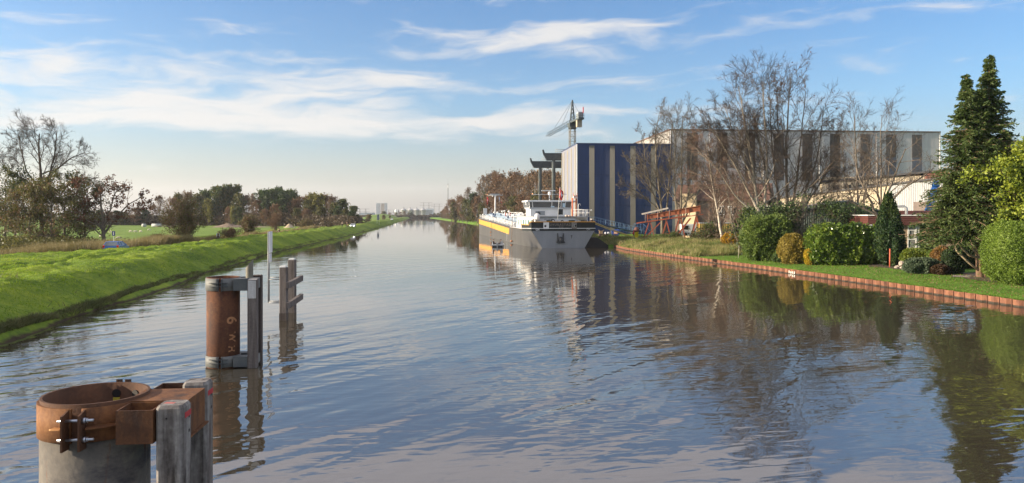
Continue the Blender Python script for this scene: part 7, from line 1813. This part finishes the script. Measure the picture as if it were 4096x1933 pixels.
# things standing round the trestle
def boxy(name, label, cat, px, z, w_, d_, h_, m_, extra=None, base=0.0, rz=0.0):
    root = thing(name, label, cat, ground_at(px, z)+Vector((0,0,base)), rz)
    m = MB(); m.box(-w_/2, w_/2, 0, d_, 0.05, h_); m.build('body', m_, root, bevel=0.03)
    return root
yc = boxy('shipping_container', 'ochre yellow container standing behind the leaning birch', 'container', 2862, 144, 6.2, 2.4, 2.6, clad('ochre cladding', (0.32,0.19,0.03), (0.40,0.25,0.05), 0.3, 0.6), base=0.5)
m = MB(); m.box(-3.15,3.15,-.05,2.45,2.62,2.72); m.build('roof', mat('pale roof', None), yc)
m = MB(); m.box(-1.2,-1.1,-.04,0,0.1,2.5); m.box(1.1,1.2,-.04,0,0.1,2.5); m.build('door_rib', mat('dark ochre', (0.2,0.12,0.02)), yc)
vn = boxy('white_van', 'white van parked behind the right legs of the red trestle', 'van', 2772, 152, 4.6, 1.9, 2.4, WHITE, base=0.5)
m = MB(); m.box(-2.1,-0.9,-.03,0,1.3,2.1); m.box(1.2,2.0,-.03,0,1.3,2.1); m.build('window', GLASSD, vn)
for x in (-1.5, 1.5):
    m = MB(); m.tube([(x,-.05,.35),(x,.25,.35)], .34, 16); m.build('wheel', BLACK, vn)
bb = thing('blue_skip', 'blue waste container with an orange notice on the quay behind the stern', 'container', ground_at(2461, 162)+Vector((0,0,.15)), R(-6))
m = MB(); m.prism([(-.72,0.15),(.72,0.15),(.84,1.3),(-.84,1.3)], 'y', 0, 1.1); m.build('body', mat('blue plastic', (0.015,0.05,0.24), (0.025,0.075,0.32), 2, rough=0.45), bb, bevel=0.03)
m = MB(); m.prism([(-.1,1.31),(1.2,1.31),(1.1,1.48),(0.1,1.5)], 'x', -.9, .9); m.build('lid', mat('blue plastic', None), bb)
m = MB(); m.box(-.30,.50,-.02,-.004,.55,1.1); m.build('notice', mat('orange notice', (0.6,0.25,0.12)), bb)
m = MB(); m.box(-.22,.42,-.03,-.021,.85,.92); m.box(-.22,.42,-.03,-.021,.68,.73); m.build('notice_line', WHITE, bb)
for dx_, nm, lab, col, sz in ((-.4,'cardboard_box','brown cardboard box on top of the rubbish heap behind the stern','box',(.75,.6,.6)), (1.15,'white_bag','crumpled white bag on the rubbish heap beside the blue waste container','bag',(.8,.5,.45)), (.55,'white_bag','small white bag leaning on the cardboard box behind the stern','bag',(.5,.4,.4))):
    g_ = ground_at(2412, 160)+Vector((dx_, 0, 0.85 if nm != 'cardboard_box' else 0.95))
    m = MB()
    if nm == 'cardboard_box': m.box(-sz[0]/2,sz[0]/2,0,sz[1],0,sz[2]); m.bar((-.38,0,.6),(-.55,-.1,.75),.3,.02); m.bar((.38,0,.6),(.5,0,.8),.3,.02)
    else: m.ball((0,0,.2), .32, 9, 7, (sz[0]*1.4, 1, .8)); m.v = [(x+rg_.uniform(-.07,.07), y, z+rg_.uniform(-.06,.06)) for x, y, z in m.v]
    tag(m.build(nm, mat('cardboard', (0.35,0.24,0.14)) if nm == 'cardboard_box' else mat('white plastic bag', (0.55,0.58,0.65), (0.7,0.7,0.75), 5), None, loc=g_), lab, col)
hp = thing('crate', 'dark wooden crate under the bags and cardboard behind the stern', 'crate', ground_at(2416, 159.9), 0)
m = MB(); m.box(-1.0,1.0,0,1.2,0,.86); m.build('body', mat('dark crate wood', (0.06,0.045,0.05), (0.11,0.07,0.06), 3), hp)
m = MB(); 
for zz in (.15,.45,.75): m.box(-1.02,1.02,-.03,-.003,zz-.05,zz+.05)
m.build('slat', mat('brown slat', (0.12,0.06,0.04)), hp)
# yellow bollard hung with a red life jacket
yb = thing('mooring_bollard', 'bright yellow mooring bollard with a rusty dome on the grass', 'bollard', ground_at(2546, 143.5), 0)
m = MB(); m.lathe([(.40,-.1),(.34,.1),(.36,1.45),(.44,1.5),(.44,1.6),(.01,1.62)], 0,0,18); m.build('column', mat('bright yellow paint', (0.62,0.50,0.01), (0.72,0.6,0.02), 3, rough=0.4), yb)
m = MB(); m.lathe([(.48,1.62),(.52,2.0),(.42,2.35),(.2,2.55),(.01,2.58)], 0,0,18); m.build('dome', mat('rust brown dome', (0.08,0.03,0.025), (0.14,0.055,0.04), 4, rough=0.8), yb)
tag(MB().tube([(-.5,-.05,1.9),(-.62,-.1,1.3),(-.5,-.05,.9)], [.12,.16,.09], 8).build('red_fender', mat('red paint mark', None), None, loc=ground_at(2546, 143.5)), 'red fender hanging on the left of the yellow bollard', 'fender')
rb_ = thing('rusty_box', 'rust brown steel box on the grass right of the yellow bollard', 'box', ground_at(2566, 141.5), R(8))
m = MB(); obox(m, -.6, .9, 0, .9, 0, .5, 0.05); m.build('shell', mat('dark red brown steel', None), rb_)
m = MB(); m.box(-.63,-.601,.1,.8,.1,.3); m.build('handle', STEEL_D, rb_)
# yellow mooring hawsers and blue gangway
p0 = ship_pt(BW-0.1, 0.2, 4.5); p1_ = ground_at(2546, 143.5)+Vector((-.3,0,.55))
def sag(a, b_, s_, n_=12): return [Vector(a).lerp(Vector(b_), i/n_)-Vector((0,0,s_*4*(i/n_)*(1-i/n_))) for i in range(n_+1)]
for i, (dz_, lab) in enumerate(((0.12, 'upper yellow mooring hawser from the stern to the yellow bollard'), (-0.14, 'lower yellow mooring hawser from the stern to the yellow bollard'))):
    m = MB(); m.tube(sag(p0+Vector((0,0,dz_)), p1_+Vector((0,0,dz_*.3)), .12), .062, 6); tag(m.build('mooring_hawser', mat('yellow hawser', (0.45,0.34,0.08), (0.58,0.46,0.14), 3)), lab, 'rope', 'mooring hawsers')
gw = thing('gangway', 'blue railed gangway sloping from the tanker deck down to the quay', 'gangway', (0,0,0))
BLUES = mat('blue steel paint', (0.03,0.09,0.22), (0.05,0.14,0.30), 2, rough=0.5)
a_ = Vector((16.0, 150.5, 4.45)); b_2 = Vector((27.3, 160, 2.0))
m = MB(); m.bar(a_, b_2, 1.0, .16); m.build('walkway', BLUES, gw)
m = MB(); dd = (b_2-a_).cross(Vector((0,0,1))).normalized()*.45
for sg in (-1, 1):
    for i in range(0, 11):
        q = a_.lerp(b_2, i/10)+dd*sg; m.tube([q, q+Vector((.12,0,1.1))], .035, 5)
    for h_ in (1.1, .55): m.tube([a_+dd*sg+Vector((.12,0,h_)), b_2+dd*sg+Vector((.12,0,h_))], .028, 5)
m.build('railing', mat('light blue rail paint', (0.12,0.24,0.38), (0.2,0.34,0.5), 2), gw)
st_ = thing('platform_stairs', 'blue steel stairs with handrails beside the blue hall wall', 'stairs', ground_at(2572, 158)+Vector((0,0,.1)), 0)
m = MB(); m.box(-1.9,.2,0,1.2,1.55,1.65)
for i in range(6): m.box(.2+i*.22,.42+i*.22,0,1.0,1.4-i*.25,1.44-i*.25)
m.build('treads', BLUES, st_)
m = MB()
for x in (-1.9,-1.2,-.5,.2): m.tube([(x,0,-.1),(x,0,2.75)], .045, 6)
m.tube([(-1.9,0,2.75),(.2,0,2.75),(1.6,0,1.1),(1.6,0,0)], .04, 6); m.tube([(-1.9,0,2.2),(.2,0,2.2)], .03, 5); m.tube([(1.0,1,0),(1.0,1,1.9),(.2,1,2.75)], .04, 6); m.build('handrail', BLUES, st_)
m = MB(); rail(m, (0,0,0), (6,1.2,0), 1.1, 9, .03); tag(m.build('quay_railing', BLUES, None, loc=ground_at(2470, 165)+Vector((0,0,.9))), 'blue railing along the foot of the blue hall behind the gangway', 'railing')

# ------------------------------------------------------------------ far end of the canal
HZB = mat('pale blue tower cladding', (0.42,0.47,0.54), (0.50,0.55,0.61), 0.05, rough=0.5)
def tower(px, z, w_, h_, m_, label, name='apartment_tower', rows=16, cols=4):
    root = thing(name, label, 'tower', Vector((at(px, z).x, z, 0.2)), 0)
    m = MB(); m.box(-w_/2,w_/2,0,w_,0,h_); m.build('wall', m_, root)
    m = MB(); m.box(-w_/2-.2,w_/2+.2,-.3,w_+.2,h_+.01,h_+1.0); m.build('roof', mat('grey roof trim', (0.4,0.42,0.45)), root)
    m = MB()
    for i in range(rows):
        for j in range(cols):
            x0_ = -w_/2+w_*(j+.2)/cols; z0_ = h_*(i+.3)/(rows+.5); m.box(x0_, x0_+w_*.55/cols, -.15, -.02, z0_, z0_+h_*.45/rows)
    o = m.build('windows', GLASSD, root); o['kind'] = 'stuff'
    return root
tower(1512, 2400, 11.5, 41, HZB, 'left pale blue slab of the twin towers on the horizon')
tower(1531, 2400, 11.0, 40.5, mat('brown grey lattice facade', (0.30,0.25,0.22), (0.4,0.35,0.3), 0.2), 'middle brownish slab of the twin towers on the horizon')
tower(1542.7, 2395, 8.0, 41.5, HZB, 'right pale blue slab of the twin towers on the horizon', rows=16, cols=3)
SILO = mat('silo steel', (0.40,0.42,0.43), (0.55,0.56,0.56), 0.25, rough=0.4, metal=0.3, stretch=(1,1,.1))
for i, px in enumerate((1614.5, 1641, 1666.5, 1692)):
    root = thing('grain_silo', ['leftmost of the four domed steel silos at the end of the canal','second from the left of the four domed steel silos','third from the left of the four domed steel silos','rightmost of the four domed steel silos at the end of the canal'][i], 'silo', Vector((at(px, 1350).x, 1350, 0.2)), 0, 'four domed steel silos')
    m = MB(); m.lathe([(5.4,0),(5.4,13.2),(5.6,13.25),(5.6,13.5)], 0,0,28); m.build('drum', SILO, root)
    m = MB(); m.lathe([(5.6,13.51),(3.8,15.2),(1.4,16.4),(.01,16.6)], 0,0,28); m.build('dome', mat('silo roof', (0.30,0.31,0.32), (0.38,0.39,0.40), .3), root)
    m = MB(); m.box(-.5,.5,-.5,.5,16.5,19.0); m.tube([(-1.2,0,18.2),(1.2,0,18.2)], .2, 6); m.build('vent', GALV, root)
    m = MB()
    for zz in np.arange(1.5, 13, 1.9): m.lathe([(5.42,zz),(5.5,zz+.1),(5.42,zz+.2)], 0,0,28)
    m.build('hoops', GALV, root)
rt = thing('office_building', 'pale blue building widening upward right of the silos', 'building', Vector((at(1718, 1700).x, 1700, 0.2)), 0)
m = MB(); m.prism([(-6,0),(6,0),(8.7,17.5),(-10,17.5),(-9.5,10)], 'y', 0, 20); m.build('wall', HZB, rt)
m = MB(); m.box(-8,6.5,2,18,17.51,19.3); m.build('roof_storey', mat('grey roof trim', None), rt)
m = MB()
for i in range(5): m.box(-8.8,7.0-.4*(4-i),-.3,-.02,4+i*2.6,5.2+i*2.6)
m.build('window_band', GLASSD, rt)
lb_ = thing('warehouse', 'long low blue grey warehouse at the left on the horizon', 'warehouse', Vector((at(1466, 1800).x, 1800, 0.2)), 0)
m = MB(); m.box(-17,15,0,30,0,9.2); m.build('wall', mat('blue grey wall', (0.30,0.36,0.42)), lb_)
m = MB(); m.box(-17.3,15.3,-.4,30.3,9.21,10.1); m.build('roof', mat('grey roof trim', None), lb_)
m = MB()
for i in range(7): m.box(-15+i*4.2,-12.6+i*4.2,-.2,-.02,1,5)
m.build('gate', mat('pale gate', (0.5,0.52,0.55)), lb_)
st2 = thing('storage_tank', 'small bright domed silver tank left of the silos', 'tank', Vector((at(1583.5, 1500).x, 1500, .2)), 0)
m = MB(); m.lathe([(2.0,0),(2.0,9.5),(2.4,13),(1.6,15.6),(.01,16.2)], 0,0,18); m.build('shell', WHITE, st2)
m = MB(); m.lathe([(2.02,6),(2.1,6.2),(2.02,6.4)], 0,0,18); m.build('band', GALV, st2)
ch_ = thing('church_spire', 'small pointed church spire left of the silos', 'church', Vector((at(1594, 1900).x, 1900, .2)), 0)
m = MB(); m.box(-2,2,-2,2,0,10); m.build('tower', mat('grey stone', (0.3,0.29,0.28)), ch_)
m = MB(); m.add([(-2,-2,10),(2,-2,10),(2,2,10),(-2,2,10),(0,0,19.5)], [(0,1,4),(1,2,4),(2,3,4),(3,0,4)]); m.build('spire', ROOFD, ch_)
# power pylons: two lattice legs joined by a crossarm
for i, (px, z, h_, w_) in enumerate(((1705, 1750, 33.5, 13.0), (1747, 1950, 33, 13.5), (1451, 1700, 18.5, 14), (1565, 2000, 18, 14))):
    root = thing('power_pylon', ['tallest twin legged power pylon right behind the silos','twin legged power pylon left of the television mast','twin legged power pylon far left on the horizon','twin legged power pylon right of the twin towers'][i], 'pylon', Vector((at(px, z).x, z, .2)), 0, 'twin legged power pylons on the horizon')
    PM = mat('pylon steel', (0.16,0.16,0.17), rough=0.6)
    for sx in (-1, 1):
        m = MB(); x = sx*w_*.5*.95
        for ax_, ay in ((-1,-1),(1,-1),(1,1),(-1,1)): m.tube([(x+ax_*2.0,ay*2.0,0),(x+ax_*.4,ay*.4,h_)], .16, 4)
        for q in range(7):
            f0, f1 = q/7, (q+1)/7; r0_, r1_ = 2.0-1.6*f0, 2.0-1.6*f1
            m.tube([(x-r0_,-r0_,h_*f0),(x+r1_,-r1_,h_*f1)], .10, 3); m.tube([(x+r0_,-r0_,h_*f0),(x-r1_,-r1_,h_*f1)], .10, 3)
        m.build('lattice_leg', PM, root)
    m = MB()
    for zz, ww_ in ((h_-.4, w_*1.12), (h_-6.5, w_*1.12)): m.bar((-ww_,0,zz),(ww_,0,zz),.5); 
    m.build('crossarm', PM, root)
    m = MB()
    for sx in (-1,-.5,.5,1): m.tube([(sx*w_*1.1,0,h_-6.7),(sx*w_*1.1,0,h_-8.6)], .18, 5)
    m.build('insulator', mat('grey insulator', (0.3,0.3,0.32)), root)
tv = thing('television_mast', 'very tall thin guyed television mast right of the canal end', 'mast', Vector((at(1792, 2200).x, 2200, .2)), 0)
m = MB(); lattice(m, (0,0,0), (0,0,96), 1.5, 30, .28, .14); m.build('shaft', mat('pylon steel', None), tv)
m = MB()
for zz in (84, 87, 90): m.lathe([(.8,zz),(1.5,zz+.2),(1.5,zz+1.6),(.8,zz+1.8)], 0,0,10)
m.build('dish_drum', WHITE, tv)
m = MB(); m.tube([(0,0,96),(0,0,112)], [.35,.15], 6); m.build('antenna', mat('pylon steel', None), tv)
m = MB()
for a in (0.5, 2.6, 4.7): m.tube([(0,0,80),(8*math.cos(a),8*math.sin(a),0)], .14, 3)
m.build('guy_rope', mat('pylon steel', None), tv)
# sand heaps and odds and ends at the field edge
def heap(label, px, z, w_, h_, m_):
    rr_ = random.Random(int(px)); m = MB(); m.lathe([(w_/2*f, h_*(1-f)**1.2) for f in (1,.85,.7,.5,.3,.12,.01)], 0,0,18)
    m.v = [(x*(1+rr_.uniform(-.1,.1)), y*.7, z_*(1+rr_.uniform(-.12,.12))) for x, y, z_ in m.v]
    tag(m.build('earth_heap', m_, None, loc=Vector((at(px, z).x, z, 0.2))), label, 'heap', 'heaps at the edge of the wood')
EARTH = mat('brown earth', (0.14,0.10,0.065), (0.22,0.16,0.11), .8, rough=.95); SAND = mat('pale sand', (0.32,0.26,0.17), (0.42,0.34,0.23), .8, rough=.95)
heap('long low brown earth heap left of the orange brown sapling', 912, 330, 17, 1.9, EARTH); heap('low brown earth mound beside the long heap', 952, 335, 15, 1.2, EARTH)
heap('pale pointed sand heap right of the orange brown sapling', 1157, 320, 5.4, 1.9, SAND); heap('flat brown earth strip behind the round bush', 1010, 332, 20, .9, EARTH)
for px, z, lab in ((576,345,'white wrapped bale at the far field edge, the left one'), (626,345,'long pale tarpaulin covered stack at the far field edge')):
    m = MB(); ww_ = 1.6 if px < 600 else 4.0; m.tube([(-ww_/2,0,.7),(ww_/2,0,.7)], .8, 12); tag(m.build('covered_stack', mat('pale tarpaulin', (0.30,0.32,0.30), (0.42,0.44,0.42), 1), None, loc=Vector((at(px, z).x, z, .2))), lab, 'stack')
# fallen logs at the field edge
m = MB(); rr_ = random.Random(8)
for i in range(3):
    g_ = Vector((at(640+i*26, 340).x, 340, .3)); m = MB(); m.tube([(-2,0,.2),(0,.1,.45),(2.2,0,.3)], [.22,.26,.2], 8)
    tag(m.build('log', BARKP, None, loc=g_), ['leftmost pale log lying at the far field edge','middle pale log lying at the far field edge','rightmost pale log lying at the far field edge'][i], 'log', 'logs at the field edge')
# undergrowth filling the foot of both woods
rng = np.random.default_rng(900)
def thicket(name, label, pts, n, h_, size, m_):
    P = []
    pts = np.array(pts, float)
    u = rng.random(n)*(len(pts)-1); k = u.astype(int); f = (u-k)[:, None]; c = pts[k]*(1-f)+pts[k+1]*f
    X = c[:, 0]+rng.normal(size=n)*2.2; Y = c[:, 1]+rng.normal(size=n)*4
    top = h_*(0.55+0.75*vnoise(X, Y*0+3, 5.0, 61)); Z = 0.2+top*rng.random(n)**0.8
    V, F_ = leaf_np(rng, np.stack([X, Y, Z], 1), size, 0.7, -0.2)
    o = raw_mesh(name, V, F_, m_); return tag(o, label, 'undergrowth', kind='stuff')
L_UND = leaf_mat('undergrowth', [(0.045,0.035,0.022),(0.085,0.062,0.038),(0.13,0.095,0.055)], nscale=0.12)
pl = [(at(px, z).x, z) for px, z in ((380,412),(560,408),(700,400),(900,388),(1050,380),(1180,366),(1290,352),(1380,340),(1420,330))]
thicket('undergrowth', 'brown undergrowth along the foot of the wood across the field', pl, 42000, 6.0, 0.75, L_UND)
pl = [(interp(RB, y)+9+o_, y) for y, o_ in ((300,4),(360,3),(430,1),(500,0),(620,0),(760,0),(960,0))]
thicket('undergrowth', 'brown undergrowth along the foot of the wood behind the tanker', pl, 30000, 7.0, 0.85, L_UND)
pl = [(at(px, z).x, z) for px, z in ((1430,1235),(1560,1215),(1650,1225),(1720,1240),(1790,1260),(1900,1300))]
thicket('undergrowth', 'distant brush around the silos', pl, 9000, 5.0, 2.4, L_UND)
pl = [(at(px, z).x, z) for px, z in ((2850,128),(2900,126),(2960,120),(3040,113),(3130,110))]
thicket('undergrowth', 'twiggy brown brush behind the birches', pl, 9000, 3.6, 0.30, L_UND)
pl = [(at(px, z).x, z) for px, z in ((-60,118),(60,116),(160,115),(260,116),(350,118))]
thicket('undergrowth', 'olive undergrowth between the tree trunks on the left', pl, 9000, 2.6, 0.34, L_OLIVE)
hl_ = MB(); V = []
for i in range(25):
    for j in range(9):
        x = -1+2*i/24; y = j/8; V.append((x*25, y*80, 6.4*max(0, 1-x*x)**.8*math.sin(math.pi*min(y*1.2, 1)*.5)))
hl_.add(V, [(i*9+j, i*9+j+1, (i+1)*9+j+1, (i+1)*9+j) for i in range(24) for j in range(8)])
tag(hl_.build('hill', GR_F, None, loc=(at(1495, 1100).x, 1100, 0.1)), kind='structure')
# ------------------------------------------------------------------ haze
hz = MB(); hz.box(-9000, 9000, -600, 9500, -3.2, 330)
ho_ = hz.build('haze', [], None); ho_['kind'] = 'stuff'; ho_.data.materials.clear()
hm = bpy.data.materials.new('haze'); hm.use_nodes = True
t = NT(hm.node_tree); t.n.clear()
out = t.new('ShaderNodeOutputMaterial'); pv = t.new('ShaderNodeVolumePrincipled')
pv.inputs['Color'].default_value = (0.90, 0.93, 1.0, 1); pv.inputs['Density'].default_value = 0.000095; pv.inputs['Anisotropy'].default_value = 0.25
t.l.new(pv.outputs[0], out.inputs['Volume'])
ho_.data.materials.append(hm)
